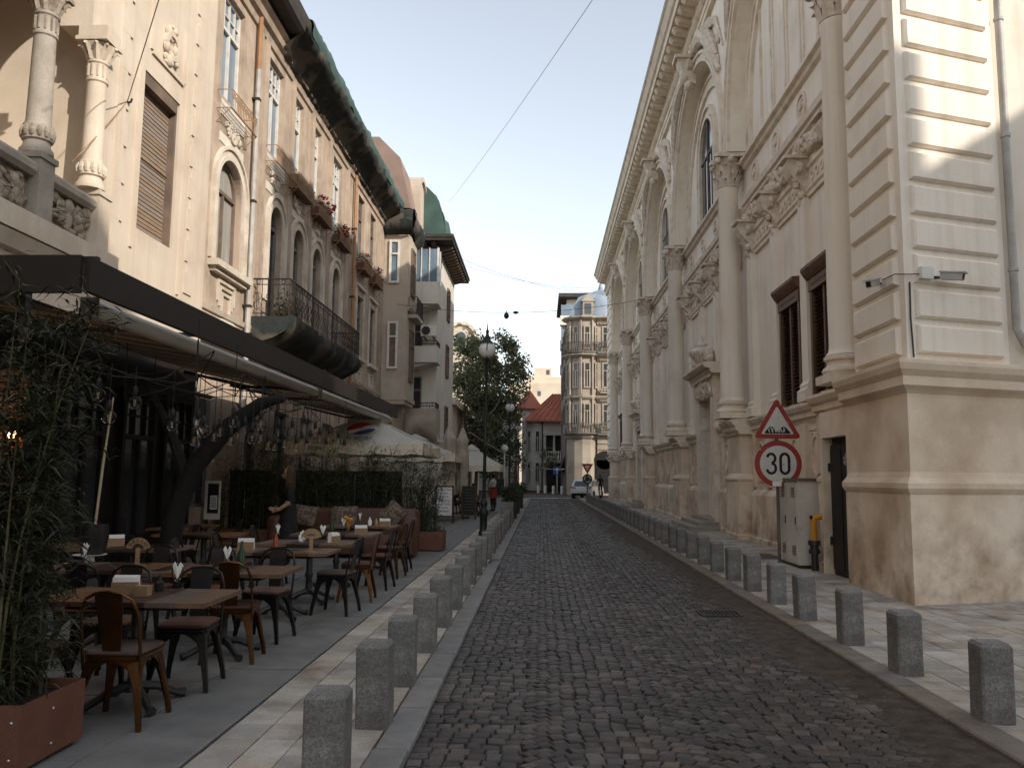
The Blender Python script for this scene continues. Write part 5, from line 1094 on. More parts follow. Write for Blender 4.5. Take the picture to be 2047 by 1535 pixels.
# ---------------------------------------------------------------- trees
def tree(name, base, clumps, leaf, n_leaf, trunk, limbs, label, seed, m='tree_leaf', spread=.5, bark='bark', group=None):
    r = random.Random(seed); o = empty(name, base, label, 'tree', group)
    t = MB(); t.tube(*trunk, 8)
    for l, rad in limbs: t.tube(l, rad, 6)
    build('trunk', t, bark, o, smooth=True)
    c = MB()
    for (x, y, z, rad) in clumps:
        for _ in range(int(n_leaf*rad)):
            v = Vector((r.gauss(0, 1), r.gauss(0, 1), r.gauss(0, .8))).normalized()*rad*r.uniform(.35, 1.12)
            p = Vector((x, y, z))+v; d = Vector((r.gauss(0, 1), r.gauss(0, 1), r.gauss(-.2, .6))).normalized(); w = d.cross(Vector((r.gauss(0, 1), r.gauss(0, 1), r.gauss(0, 1)))).normalized(); s = leaf*r.uniform(.6, 1.3)
            c.poly([p, p+d*s*.5+w*s*.32, p+d*s, p+d*s*.5-w*s*.32])
    build('crown', c, m, o, kind='stuff'); return o
def cl(cx, cy, cz, rx, ry, rz, k, rad, seed):
    r = random.Random(seed); out = []
    while len(out) < k:
        v = Vector((r.uniform(-1, 1), r.uniform(-1, 1), r.uniform(-1, 1)))
        if .35 < v.length < 1: out.append((cx+v.x*rx, cy+v.y*ry, cz+v.z*rz, rad*r.uniform(.6, 1.25)))
    return out
tree('street_tree', (-4.9, 56, 0), cl(-3.7, 57, 8.3, 2.5, 2.6, 3.4, 62, .85, 1)+cl(-4.4, 56, 5.2, 1.8, 2, 1.6, 16, .6, 2)+[(-6.1, 55, 10.6, .8), (-5.9, 55.5, 8.7, .9), (-1.5, 57, 9.6, .7), (-1.2, 57, 8.6, .55), (-2.2, 57, 10.8, .7)], .23, 300, ([(-5.3, 55.5, 0), (-5.2, 55.6, 2.5), (-4.8, 55.8, 4.2)], [.22, .18, .15]), [([(-4.9, 55.8, 3.9), (-4.1, 55.6, 5.4), (-3.3, 56, 7.6), (-2.8, 57, 9.5)], [.14, .11, .08, .04]), ([(-5.0, 55.8, 3.8), (-5.3, 55.8, 6), (-5.0, 56, 9)], [.13, .09, .04]), ([(-4.4, 55.6, 5.0), (-3.2, 55, 6.0), (-2.2, 55.4, 8)], [.09, .07, .03])], 'big leafy street tree beside the white apartment block, its pale limb showing', 31)
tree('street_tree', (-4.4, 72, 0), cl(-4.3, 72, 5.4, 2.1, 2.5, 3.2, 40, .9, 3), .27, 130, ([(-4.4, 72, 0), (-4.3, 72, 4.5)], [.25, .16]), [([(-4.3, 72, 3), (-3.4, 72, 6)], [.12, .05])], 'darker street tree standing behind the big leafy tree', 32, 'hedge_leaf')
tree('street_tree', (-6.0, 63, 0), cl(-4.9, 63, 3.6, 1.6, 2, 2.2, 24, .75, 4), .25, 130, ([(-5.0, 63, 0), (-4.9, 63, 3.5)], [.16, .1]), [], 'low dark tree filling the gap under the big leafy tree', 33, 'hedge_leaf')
tree('street_tree', (.55, 92, 0), cl(.55, 92, 3.4, .9, 1, 1.5, 14, .5, 5), .22, 130, ([(.55, 92, 0), (.5, 92, 2.6)], [.09, .06]), [], 'small young tree standing in front of the red roofed villa', 34)
tree('street_tree', (-2.6, 88, 0), cl(-2.7, 88, 3.6, .7, 1, 2.4, 16, .55, 6), .24, 120, ([(-2.6, 88, 0), (-2.6, 88, 3)], [.1, .06]), [], 'sunlit slim tree left of the red roofed villa, behind the lamp posts', 35)

# ---------------------------------------------------------------- street lamps
LG = 'black globe street lamps along the terrace kerb'
def lamp(x, y, h=1.0, label='', tilt=0):
    o = empty('street_lamp', (x, y, 0), label, 'street lamp', LG); c = (x, y, 0)
    s_ = MB(); s_.lathe([(.13, -.02), (.13, .10), (.105, .14), (.10, .52), (.125, .56), (.14, .62), (.125, .68), (.085, .74), (.075, .78), (.10, .84), (.105, .88), (.07, .95), (.05, 1.0)], c, 12); build('base', s_, 'lamp_iron', o, smooth=True)
    s_ = MB(); s_.lathe([(.05, .99), (.045, 2.4), (.055, 2.42), (.055, 2.5), (.042, 2.52), (.036, 4.80), (.05, 4.82), (.05, 4.9), (.03, 4.92)], c, 10); build('post', s_, 'lamp_iron', o, smooth=True)
    s_ = MB(); s_.ball((x, y, 5.12), .235, 20, 12); build('globe', s_, 'globe', o, smooth=True)
    s_ = MB(); s_.lathe([(.20, 5.30), (.17, 5.33), (.10, 5.40), (.055, 5.52), (.035, 5.60), (.055, 5.64), (.02, 5.70), (.006, 5.88)], c, 12)
    for sg in (-1, 1): s_.tube([(x+sg*.0+.02*sg, y-.245*sg, 5.30), (x+.01*sg, y-.25*sg, 5.12), (x, y-.12*sg, 4.92), (x, y-.05*sg, 4.80)], .014, 5)
    build('finial', s_, 'lamp_iron', o, smooth=True); return o
L1 = lamp(-1.58, 22.8, 1, 'tall black street lamp with a white globe, closest to the terrace tables'); L1.rotation_euler = (0, .008, 0)
lamp(-1.62, 42, 1, 'black globe street lamp in the middle distance, in front of the leafy tree'); lamp(-1.66, 60, 1, 'small looking black globe lamp farthest along the kerb, by the grey villa')
GL = empty('globe_lamp', (-2.55, 57, 0), 'slim white lamp post with a small round globe beneath the trees', 'street lamp'); s_ = MB(); s_.lathe([(.05, 0), (.05, 3.3)], (-2.55, 57, 0), 8); build('post', s_, 'frame_white', GL); s_ = MB(); s_.ball((-2.55, 57, 3.55), .26, 14, 8); build('globe', s_, 'globe', GL, smooth=True)

# ---------------------------------------------------------------- car, far signs and posts
def car(loc, rz, label):
    o = empty('parked_car', loc, label, 'car', None)
    prof = [(-2.05, .32), (-2.08, .62), (-2.02, .86), (-1.95, .98), (-1.62, 1.40), (-1.30, 1.47), (.0, 1.49), (.45, 1.42), (1.12, 1.0), (1.75, .88), (2.02, .70), (2.08, .45), (2.02, .25), (-1.95, .25)]
    def sec(y, k):
        return [(x*(1-.02*k), y-(.16*max(0, z-.9)/.55*(1 if y > 0 else -1) if z > .9 else 0), z) for x, z in prof]
    s_ = MB(); s_.loft([sec(-.86, 1.5), sec(-.82, 0), sec(.82, 0), sec(.86, 1.5)]); build('body', s_, 'car_white', o, smooth=True, local=True, ang=.5)
    s_ = MB(); i = s_.pt([(-1.985, -.62, .97), (-1.985, .62, .97), (-1.68, .56, 1.36), (-1.68, -.56, 1.36)]); s_.f.append((i, i+1, i+2, i+3)); build('rear_window', s_, 'glass', o, local=True)
    for sg in (-1, 1):
        s_ = MB(); i = s_.pt([(-1.55, sg*.835, 1.0), (.85, sg*.835, 1.0), (.35, sg*.735, 1.36), (-1.25, sg*.735, 1.40)]); s_.f.append((i, i+1, i+2, i+3)); build('side_window', s_, 'glass', o, local=True)
        s_ = MB(); s_.prism([(-2.06, sg*.45, .80), (-2.06, sg*.86, .88), (-2.0, sg*.86, .96), (-2.0, sg*.45, .88)], (-.03, 0, 0)); build('tail_light', s_, 'taillight', o, local=True)
        for x in (-1.32, 1.32):
            w = empty('wheel', (x, sg*.80, .31)); w.parent = o
            s_ = MB(); s_.lathe([(.20, -.09), (.31, -.09), (.31, .09), (.20, .09)], (0, 0, 0), 20); s_.v = [(a, c, b) for a, b, c in s_.v]; build('tyre', s_, 'rubber', w, local=True, smooth=True)
            s_ = MB(); s_.lathe([(.20, -.085), (.20, .085)], (0, 0, 0), 14); s_.v = [(a, c, b) for a, b, c in s_.v]; build('rim', s_, 'steel', w, local=True)
    s_ = MB(); s_.box(-2.10, -2.075, -.26, .26, .50, .62); build('number_plate', s_, 'paper', o, local=True)
    s_ = MB(); s_.box(-2.09, -1.9, -.78, .78, .25, .42); build('bumper', s_, 'black', o, local=True)
    o.rotation_euler = (0, 0, rz); return o
car((3.75, 67.6, -.04), math.radians(72), 'white hatchback stopped at the far junction, seen from behind')
gv = empty('give_way_sign', (3.5, 63.5, 0), 'red give way triangle above a blue round arrow sign at the junction', 'road sign')
T = lambda u, n, z: (3.5+u, 63.5-n, z)
s_ = MB(); s_.tube([(3.5, 63.55, 0), (3.5, 63.55, 2.7)], .04, 8); build('post', s_, 'post_metal', gv)
s_ = MB(T); s_.prism([(-.45, 0, 2.65), (.45, 0, 2.65), (0, 0, 1.87)], (0, .02, 0)); build('triangle', s_, 'sign_red', gv); s_ = MB(T); s_.prism([(-.2, .02, 2.5), (.2, .02, 2.5), (0, .02, 2.15)], (0, .01, 0)); build('triangle_face', s_, 'sign_white', gv)
s_ = MB(T); s_.disc(0, 1.5, .38, 0, .02, 20); build('disc', s_, 'lamp_iron', gv); s_ = MB(T)
for k in range(3): a = k*2*pi/3; stroke(s_, arc(0, 1.5, .22, .22, math.degrees(a), math.degrees(a)+85, 6), .07, .021, .03)
build('arrow', s_, 'sign_white', gv)
ow_ = empty('one_way_sign', (1.75, 86, 0), 'square blue sign with a white upward arrow beside the dark entrance', 'road sign'); T = lambda u, n, z: (1.62+u, 86-n, z)
s_ = MB(); s_.tube([(1.62, 86.05, 0), (1.62, 86.05, 2.6)], .05, 6); build('post', s_, 'frame_white', ow_); s_ = MB(T); s_.box(-.42, .42, 0, .03, 1.9, 2.7); build('plate', s_, 'sign_blue', ow_)
s_ = MB(T); s_.box(-.06, .06, .03, .04, 2.0, 2.4); s_.prism([(-.22, .03, 2.35), (.22, .03, 2.35), (0, .03, 2.62)], (0, .012, 0)); build('arrow', s_, 'sign_white', ow_)
for k, (x, y) in enumerate(((1.2, 82), (2.0, 80), (.4, 83.5), (-.3, 84.5))):
    s_ = MB(); s_.lathe([(.16, 0), (.16, .7), (.12, .78)], (x, y, 0), 10); tag(build('white_post', s_, 'frame_white'), f'short white post at the far junction, {("right of the blue arrow sign", "rightmost of the four near the car", "second from the left of the four", "leftmost of the four")[k]}', 'post', 'white posts at the junction')
ws = empty('dark_awning', (2.9, 90, 0), 'dark sloping awning over the entrance beside the ornate corner house', 'awning'); s_ = MB(); s_.prism([(1.7, 74, 2.2), (2.2, 74, 3.6), (2.3, 74, 3.5), (1.8, 74, 2.1)], (0, 9, 0)); s_.v = [(x, y+4, z) for x, y, z in s_.v]; build('cover', s_, 'fascia_brown', ws)
# planters with shrubs on the kerb
def shrub(mb, c, rad, n, leaf, r):
    for _ in range(n):
        v = Vector((r.gauss(0, 1), r.gauss(0, 1), r.gauss(0, 1))).normalized()*r.uniform(.3, 1.05); p = Vector((c[0]+v.x*rad[0], c[1]+v.y*rad[1], c[2]+v.z*rad[2]))
        d = Vector((r.gauss(0, 1), r.gauss(0, 1), r.gauss(.2, .7))).normalized(); w = d.cross(Vector((r.gauss(0, 1), r.gauss(0, 1), .3))).normalized(); s = leaf*r.uniform(.6, 1.3); mb.poly([p, p+d*s*.5+w*s*.3, p+d*s, p+d*s*.5-w*s*.3])
for k, (y, L) in enumerate(((29.6, 1.1), (33.0, 1.6), (37.5, 1.8), (44, 2.4))):
    o = empty('kerb_planter', (-1.2, y, 0), f'{["first", "second", "third", "last"][k]} dark planter box with a bushy shrub on the kerb beyond the bollards', 'planter', 'planters on the kerb beyond the bollards')
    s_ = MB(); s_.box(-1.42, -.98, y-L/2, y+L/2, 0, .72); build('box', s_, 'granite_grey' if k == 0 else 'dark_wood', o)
    s_ = MB(); shrub(s_, (-1.15, y+.3, .95), (.38, L*.55, .38), 420, .12, rf); build('shrub', s_, 'hedge_leaf', o, kind='stuff')

# ---------------------------------------------------------------- cables over the street
def cable(pts, r, m, label, sagn=10, sag=0):
    a, b = Vector(pts[0]), Vector(pts[1]); s_ = MB(); s_.tube([a.lerp(b, k/sagn)-Vector((0, 0, sag*4*(k/sagn)*(1-k/sagn))) for k in range(sagn+1)], r, 5); return tag(build('cable', s_, m), label, 'cable')
cable([(-5.2, 44, 16.6), (2.2, 5.0, 7.6)], .005, 'cable', 'thin overhead cable rising from the green sheeting across the sky', 10, .2)
cable([(-6.5, 36, 9.2), (5.2, 37.5, 9.9)], .010, 'cable', 'thin cable crossing the street between the bay house and the bank', 14, .55)
cable([(-4.6, 46, 13.6), (4.4, 60, 15.5)], .009, 'cable', 'faint cable from the white block eave to the bank cornice', 10, .4)
cable([(-4.6, 44, 13.5), (4.6, 56, 14.2)], .009, 'cable', 'second faint cable below the white block eave, sagging lower', 10, .5)
cable([(-3.9, 45, 4.0), (2.3, 78, 2.4)], .018, 'cable_light', 'pale cable running from the tree to the ornate corner house', 12, .7)
cable([(-6.78, 12.62, 7.6), (-3.3, 7.6, 8.6)], .008, 'iron_tan', 'rusty tension cable hooked to the sunlit townhouse wall', 8, .05)
cable([(-6.78, 12.60, 7.58), (-6.6, 10.9, 5.9)], .009, 'iron_tan', 'lower end of the rusty cable running down past the loggia columns', 6, .02)
hk = MB(); hk.tube([(-6.8, 12.62, 7.6), (-6.72, 12.62, 7.6), (-6.70, 12.62, 7.66)], .02, 6); tag(build('wall_hook', hk, 'iron_dark'), 'dark iron hook on the townhouse wall holding the rusty cable', 'hook')
hl = empty('hanging_fitting', (-1.6, 36.7, 9.0), 'small dark fitting hanging from the cable across the street', 'light fitting')
s_ = MB(); s_.ball((-1.62, 36.7, 8.83), (.12, .12, .15), 10, 6); build('body', s_, 'lamp_iron', hl); s_ = MB(); s_.ball((-1.2, 36.7, 8.98), (.13, .09, .07), 8, 5); s_.tube([(-1.62, 36.7, 8.9), (-1.62, 36.7, 9.05)], .02, 5); build('clamp', s_, 'lamp_iron', hl)
# ---------------------------------------------------------------- people
def person(name, loc, rz, J, label, region, scale=1.0, hair=None, head_turn=0):
    """One continuous body grown from a skeleton; region maps joint pairs to materials."""
    o = empty(name, loc, label, 'person')
    E_ = [('pelvis', 'spine'), ('spine', 'chest'), ('chest', 'neck'), ('neck', 'head')]
    for s in 'lr': E_ += [('chest', 'sh'+s), ('sh'+s, 'el'+s), ('el'+s, 'wr'+s), ('wr'+s, 'ha'+s), ('pelvis', 'hp'+s), ('hp'+s, 'kn'+s), ('kn'+s, 'an'+s), ('an'+s, 'to'+s)]
    rad = dict(pelvis=(.15, .115), spine=(.13, .10), chest=(.155, .11), neck=(.058, .058), head=(.055, .06), sh=(.068, .068), el=(.046, .046), wr=(.032, .028), ha=(.036, .018), hp=(.105, .10), kn=(.066, .066), an=(.043, .045), to=(.038, .03))
    names = list(J); me = bpy.data.meshes.new('skeleton'); me.from_pydata([Vector(J[n]) for n in names], [(names.index(a), names.index(b)) for a, b in E_], [])
    t = bpy.data.objects.new('skeleton', me); COL.objects.link(t); sk_ = t.modifiers.new('skin', 'SKIN'); sk_.branch_smoothing = .6; sb = t.modifiers.new('sub', 'SUBSURF'); sb.levels = 2; sb.render_levels = 2
    for i, n in enumerate(names):
        k = n if n in rad else n[:-1]; v = me.skin_vertices[0].data[i]; v.radius = rad[k]; v.use_root = n == 'pelvis'
    dg = bpy.context.evaluated_depsgraph_get(); ev_ = t.evaluated_get(dg); m2 = ev_.to_mesh(); V = [v.co.copy() for v in m2.vertices]; F = [tuple(p.vertices) for p in m2.polygons]; ev_.to_mesh_clear(); bpy.data.objects.remove(t)
    h = Vector(J['head']); up = (h-Vector(J['neck'])).normalized(); mb = MB(); fw = Vector((math.sin(head_turn), math.cos(head_turn), 0)); sd_ = fw.cross(Vector((0, 0, 1)))
    hc = h+Vector((0, 0, .055))+fw*.015
    mb.ball((0, 0, 0), (.075, .095, .118), 16, 12); mb.v = [tuple(hc+sd_*x+fw*(y*(1-.12*(z < 0)))+Vector((0, 0, z))) for x, y, z in mb.v]
    def add(c, r): k = len(mb.v); mb.ball((0, 0, 0), r, 8, 6); mb.v[k:] = [tuple(hc+sd_*(c[0]+x)+fw*(c[1]+y)+Vector((0, 0, c[2]+z))) for x, y, z in mb.v[k:]]
    add((0, .098, -.02), (.014, .022, .026)); add((.076, 0, -.01), (.012, .02, .03)); add((-.076, 0, -.01), (.012, .02, .03)); add((0, .086, -.065), (.026, .012, .009))
    n0 = len(V); nf = len(F); V += [Vector(p) for p in mb.v]; F += [tuple(i+n0 for i in f) for f in mb.f]; headf = set(range(nf, len(F)))
    handf = set()
    for s in 'lr':                                  # palm ends in four unequal fingers, the thumb leaves its side
        w_ = Vector(J['wr'+s]); a = Vector(J['ha'+s]); d = (a-w_).normalized(); sx = d.cross(Vector((0, 1, .2))).normalized(); nn = sx.cross(d)
        hb = MB()
        for q, L in ((-1.5, .066), (-.5, .082), (.5, .086), (1.5, .074)):
            b0 = a+sx*q*.015+d*.01; hb.tube([b0, b0+d*L*.45+nn*.006, b0+d*L*.8+nn*.024, b0+d*L+nn*.04], [.0095, .009, .008, .005], 6)
        b0 = a-d*.02-sx*.025; hb.tube([b0, b0-sx*.022+d*.025, b0-sx*.026+d*.055+nn*.015], [.012, .010, .007], 6)
        n1 = len(V); f1 = len(F); V += [Vector(p) for p in hb.v]; F += [tuple(i+n1 for i in f) for f in hb.f]; handf |= set(range(f1, len(F)))
    mats = []; seg = [(a, b) for a, b in E_]
    def reg(f, k):
        if k in headf: return region['head']
        if k in handf: return region['hand']
        c = sum((V[i] for i in f), Vector())/len(f); best = None
        for a, b in seg:
            A, B = Vector(J[a]), Vector(J[b]); t_ = max(0, min(1, (c-A).dot(B-A)/max(1e-6, (B-A).length_squared))); d = (c-A.lerp(B, t_)).length
            key = a if a in ('pelvis', 'spine', 'chest', 'neck') else a[:-1]; kb = b if b == 'head' else b
            if best is None or d < best[0]: best = (d, key, t_)
        k_ = best[1]
        nm = {'pelvis': 'hips', 'spine': 'torso', 'chest': 'torso', 'neck': 'head', 'sh': 'upper_arm', 'el': 'forearm', 'wr': 'hand', 'hp': 'thigh', 'kn': 'shin', 'an': 'foot'}[k_]
        return region[nm]
    R_ = [reg(f, k) for k, f in enumerate(F)]
    bm2 = bpy.data.meshes.new('body'); bm2.from_pydata(V, [], F); uniq = list(dict.fromkeys(R_))
    for u_ in uniq: bm2.materials.append(MT[u_])
    bm2.polygons.foreach_set('material_index', [uniq.index(x) for x in R_]); bm2.polygons.foreach_set('use_smooth', [True]*len(F)); bm2.update()
    b = bpy.data.objects.new('body', bm2); COL.objects.link(b); b.parent = o
    if hair:
        hm, L = hair; hb = MB(); hb.lathe([(.02, .128), (.06, .115), (.092, .07), (.099, .01), (.092, -.04), (.070, -.075)], (0, 0, 0), 16, pi*1.0+.35-.6, 2*pi-.35+.6) if L < .1 else hb.lathe([(.02, .130), (.06, .118), (.094, .07), (.104, .0), (.106, -.08), (.110, -.2), (.10, -.3), (.05, -.3-L)], (0, 0, 0), 18, pi-.5, 2*pi+.5)
        hb.v = [tuple(hc+sd_*x*.92+fw*(y*1.04-.012)+Vector((0, 0, z))) for x, y, z in hb.v]
        if L >= .1:
            for k in range(26): x = RR.uniform(-.09, .09); hb.tube([hc+sd_*x-fw*RR.uniform(.07, .11)+Vector((0, 0, .02)), hc+sd_*x*1.1-fw*RR.uniform(.09, .12)+Vector((0, 0, -.2)), hc+sd_*x*.9-fw*RR.uniform(.07, .12)+Vector((0, 0, -.3-L*RR.uniform(.3, 1.1)))], [.014, .013, .004], 4)
        else:
            k0 = len(hb.v); hb.ball((0, -.01, .025), (.080, .098, .108), 14, 8); hb.v[k0:] = [tuple(hc+sd_*x+fw*(y-.012)+Vector((0, 0, z))) for x, y, z in hb.v[k0:]]
        build('hair', hb, hm, o, smooth=True, local=True)
    for sg in (-1, 1):
        eb = MB(); eb.ball(tuple(hc+sd_*sg*.03+fw*.083+Vector((0, 0, .012))), .009, 6, 4); build('eye', eb, 'ink', o, local=True)
    o.rotation_euler = (0, 0, rz); o.scale = (scale,)*3; return o
def stand(**kw):
    J = dict(pelvis=(0, 0, .96), spine=(0, .01, 1.14), chest=(0, 0, 1.36), neck=(0, .005, 1.49), head=(0, .02, 1.57), shl=(-.185, 0, 1.42), ell=(-.235, -.02, 1.14), wrl=(-.245, .07, .90), hal=(-.245, .10, .82), shr=(.185, 0, 1.42), elr=(.235, -.02, 1.14), wrr=(.245, .07, .90), har=(.245, .10, .82),
             hpl=(-.095, 0, .92), knl=(-.105, .03, .50), anl=(-.11, -.02, .09), tol=(-.125, .14, .035), hpr=(.095, 0, .92), knr=(.105, .03, .50), anr=(.11, -.02, .09), tor=(.125, .14, .035))
    J.update(kw); return J
blk = dict(head='skin', hand='skin', hips='cloth_black', torso='cloth_black', upper_arm='cloth_black', forearm='skin', thigh='cloth_black', shin='cloth_black', foot='cloth_black')
wm = person('person', (-4.45, 14.6, 0), math.radians(105), stand(wrr=(.22, .16, .98), har=(.20, .23, 1.0), wrl=(-.2, .18, 1.0), hal=(-.17, .25, 1.01)), 'woman in black with long brown hair standing among the terrace tables', blk, .99, ('hair_brown', .16))
s_ = MB(); s_.lathe([(.155, 1.08), (.165, .96), (.20, .7), (.24, .48)], (0, .01, 0), 18, sy=.85); build('skirt', s_, 'cloth_black', wm, smooth=True, local=True)
s_ = MB(); s_.lathe([(.037, 0), (.037, .035)], (0, 0, 0), 10); s_.v = [(x+.222, y+.14, z+.975) for x, y, z in s_.v]; build('cuff', s_, 'cloth_white', wm, local=True)
wt = person('person', (-2.22, 38.4, 0), math.radians(62), stand(elr=(.24, .06, 1.16), wrr=(.12, .24, 1.22), har=(.06, .30, 1.26), ell=(-.24, .05, 1.15), wrl=(-.1, .26, 1.15), hal=(-.04, .31, 1.18)), 'waiter in a white shirt and red apron standing by the chalkboard tables',
       dict(head='skin', hand='skin', hips='cloth_dark', torso='cloth_white', upper_arm='cloth_white', forearm='skin', thigh='cloth_dark', shin='cloth_dark', foot='cloth_black'), 1.0, ('hair_dark', .05))
s_ = MB(); s_.lathe([(.165, 1.05), (.175, .95), (.185, .78), (.19, .62)], (0, .0, 0), 18, sy=.86); build('apron', s_, 'cloth_red', wt, smooth=True, local=True)
sc = empty('kick_scooter', (4.62, 65.6, 0), 'dark electric kick scooter under the man dressed in black', 'scooter')
s_ = MB(); s_.box(4.53, 4.71, 65.2, 65.95, .13, .17); build('deck', s_, 'black', sc); s_ = MB(); s_.tube([(4.62, 66.0, .15), (4.62, 66.08, 1.05)], .022, 8); build('stem', s_, 'black_metal', sc); s_ = MB(); s_.tube([(4.38, 66.06, 1.06), (4.86, 66.06, 1.06)], .016, 6); build('handlebar', s_, 'black', sc)
for y in (65.1, 66.1): s_ = MB(); s_.lathe([(.05, -.025), (.11, -.025), (.11, .025), (.05, .025)], (0, 0, 0), 14); s_.v = [(z+4.62, x+y, b_+.11) for x, b_, z in s_.v]; build('wheel', s_, 'rubber', sc)
person('person', (4.62, 65.55, .16), 0, stand(ell=(-.27, .1, 1.2), wrl=(-.22, .36, 1.02), hal=(-.2, .43, 1.0), elr=(.27, .1, 1.2), wrr=(.22, .36, 1.02), har=(.2, .43, 1.0), tol=(-.08, .2, .035), anl=(-.07, .1, .08), anr=(.06, -.15, .08), tor=(.07, 0, .035)), 'man in black shirt and shorts seen from behind riding a kick scooter', dict(blk, shin='skin', forearm='skin'), .95, ('hair_dark', .05))
def sit(): return stand(pelvis=(0, -.02, .52), spine=(0, 0, .72), chest=(0, .03, .94), neck=(0, .05, 1.07), head=(0, .08, 1.15), shl=(-.18, .03, 1.0), ell=(-.22, .1, .76), wrl=(-.16, .32, .80), hal=(-.13, .39, .80), shr=(.18, .03, 1.0), elr=(.22, .1, .76), wrr=(.16, .32, .80), har=(.13, .39, .80), hpl=(-.10, 0, .50), knl=(-.12, .42, .50), anl=(-.12, .40, .09), tol=(-.12, .54, .035), hpr=(.10, 0, .50), knr=(.12, .42, .50), anr=(.12, .40, .09), tor=(.12, .54, .035))
person('person', (-3.72, 35.6, 0), math.radians(-60), sit(), 'seated diner in dark clothes at the far table under the white parasol', dict(blk, thigh='cloth_dark', shin='cloth_dark'), 1.0, ('hair_dark', .05))
person('person', (-2.98, 36.9, 0), math.radians(115), sit(), 'seated diner in a red top facing the dark dressed diner', dict(blk, torso='cloth_red', upper_arm='cloth_red', thigh='cloth_dark', shin='cloth_dark'), .98, ('hair_brown', .12))

# ---------------------------------------------------------------- chairs
def chair(metal):
    o = empty('metal_chair', (0, 0, 0), 'chair', 'chair', 'metal cafe chairs on the terrace')
    s_ = MB(); R = lambda e, z: [(x*e, y*e, z) for x, y in ((-.15, -.18), (.15, -.18), (.18, -.15), (.18, .15), (.15, .18), (-.15, .18), (-.18, .15), (-.18, -.15))]
    s_.loft([R(1, .415), R(1.03, .425), R(1.03, .445), R(.98, .45)]); build('seat', s_, metal, o)
    s_ = MB(); s_.loft([R(.99, .4505), R(1.04, .462), R(1.03, .478), R(.90, .487)]); build('cushion', s_, 'cushion', o, smooth=True)
    for sx in (-1, 1):
        for sy in (-1, 1):
            s_ = MB(); P = []
            for t, w, out in ((0, .075, .150), (.12, .062, .160), (.4, .036, .178), (.8, .022, .205), (1, .020, .214)):
                z = .43*(1-t); cx, cy = sx*out, sy*out
                P.append([(cx+sx*.018, cy+sy*.018, z), (cx+sx*.012-sx*w, cy+sy*.018, z), (cx-sx*w*.9, cy+sy*.004, z), (cx-sx*.006, cy-sy*.006, z), (cx+sx*.004, cy-sy*w*.9, z), (cx+sx*.018, cy+sy*.012-sy*w, z)])
            s_.loft(P); build('leg', s_, metal, o, smooth=True, ang=.9)
    for k in range(4):
        a = k*pi/2; c, s = math.cos(a), math.sin(a); T = lambda u, n, z, c=c, s=s: (c*u-s*(.168+n), s*u+c*(.168+n), z); s_ = MB(T)
        pts = [(-.13, 0, .43)]+[(-.13+.26*j/10, 0, .335+.075*math.sin(pi*j/10)) for j in range(11)]+[(.13, 0, .43)]; s_.prism(pts, (0, .006, 0)); build('skirt', s_, metal, o)
    s_ = MB(); s_.tube([(-.185, -.165, .36), (-.188, -.20, .55), (-.182, -.235, .72), (-.15, -.255, .81), (-.08, -.268, .850), (0, -.27, .858), (.08, -.268, .850), (.15, -.255, .81), (.182, -.235, .72), (.188, -.20, .55), (.185, -.165, .36)], .011, 7); build('back_frame', s_, metal, o, smooth=True)
    s_ = MB(); s_.loft([[(-w, y-.003, z), (w, y-.003, z), (w, y+.003, z), (-w, y+.003, z)] for w, y, z in ((.055, -.175, .45), (.07, -.205, .6), (.085, -.24, .75), (.088, -.268, .85))]); build('back_splat', s_, metal, o)
    return o
dark_c = chair('gunmetal'); cop_c = chair('copper'); first = {0: True, 1: True}
CH = [(-2.72, 5.48, 0, 1, 'copper metal chair closest to the camera, pushed under the nearest long table'), (-2.70, 6.42, 180, 0, 'dark metal chair on the far side of the nearest table'), (-2.68, 7.33, 2, 1, 'copper metal chair at the near side of the second street side table'), (-2.70, 8.22, 178, 0, 'dark metal chair at the far side of the second street side table'),
      (-2.40, 9.82, 88, 0, 'dark metal chair at the street end of the third table, back to the kerb'), (-2.38, 10.85, 93, 1, 'copper metal chair behind the dark one at the street end of the long tables'), (-2.36, 11.98, 90, 0, 'dark metal chair in the middle of the row backing onto the kerb'), (-2.42, 13.3, 86, 1, 'copper metal chair second from the sofa in the row backing onto the kerb'), (-2.46, 14.3, 92, 0, 'dark metal chair nearest the leather sofa in the row backing onto the kerb'),
      (-3.36, 5.46, -3, 0, 'dark metal chair beside the bamboo planter at the nearest table'), (-3.32, 6.45, 183, 0, 'dark metal chair behind the napkins at the nearest table'), (-3.30, 8.3, 175, 0, 'dark metal chair with thin bright hoop behind the second table'), (-3.85, 7.05, 5, 0, 'dark metal chair in front of the round topped menu stand table'), (-3.95, 8.35, 180, 0, 'dark metal chair behind the round topped menu stand table'),
      (-3.92, 9.45, -90, 0, 'dark metal chair at the inner end of the third table'), (-3.92, 10.6, -88, 0, 'dark metal chair at the inner end of the fourth table'), (-3.95, 12.1, -92, 0, 'dark metal chair at the inner end of the fifth table'), (-5.3, 7.6, 90, 0, 'shadowed metal chair by the restaurant wall near the pale cane'), (-5.2, 9.9, 85, 0, 'shadowed metal chair by the dark shop windows'), (-5.35, 12.2, 80, 0, 'shadowed metal chair near the leaning trunk'), (-5.2, 13.6, 95, 0, 'shadowed metal chair beside the standing woman')]
for x, y, a, c, lab in CH:
    o = cop_c if c else dark_c
    if first[c]: o.location = (x, y, 0); o.rotation_euler = (0, 0, math.radians(a+RR.uniform(-7, 7))); o['label'] = lab; first[c] = False
    else: copy_tree(o, (x, y, 0), math.radians(a+RR.uniform(-8, 8)), lab)
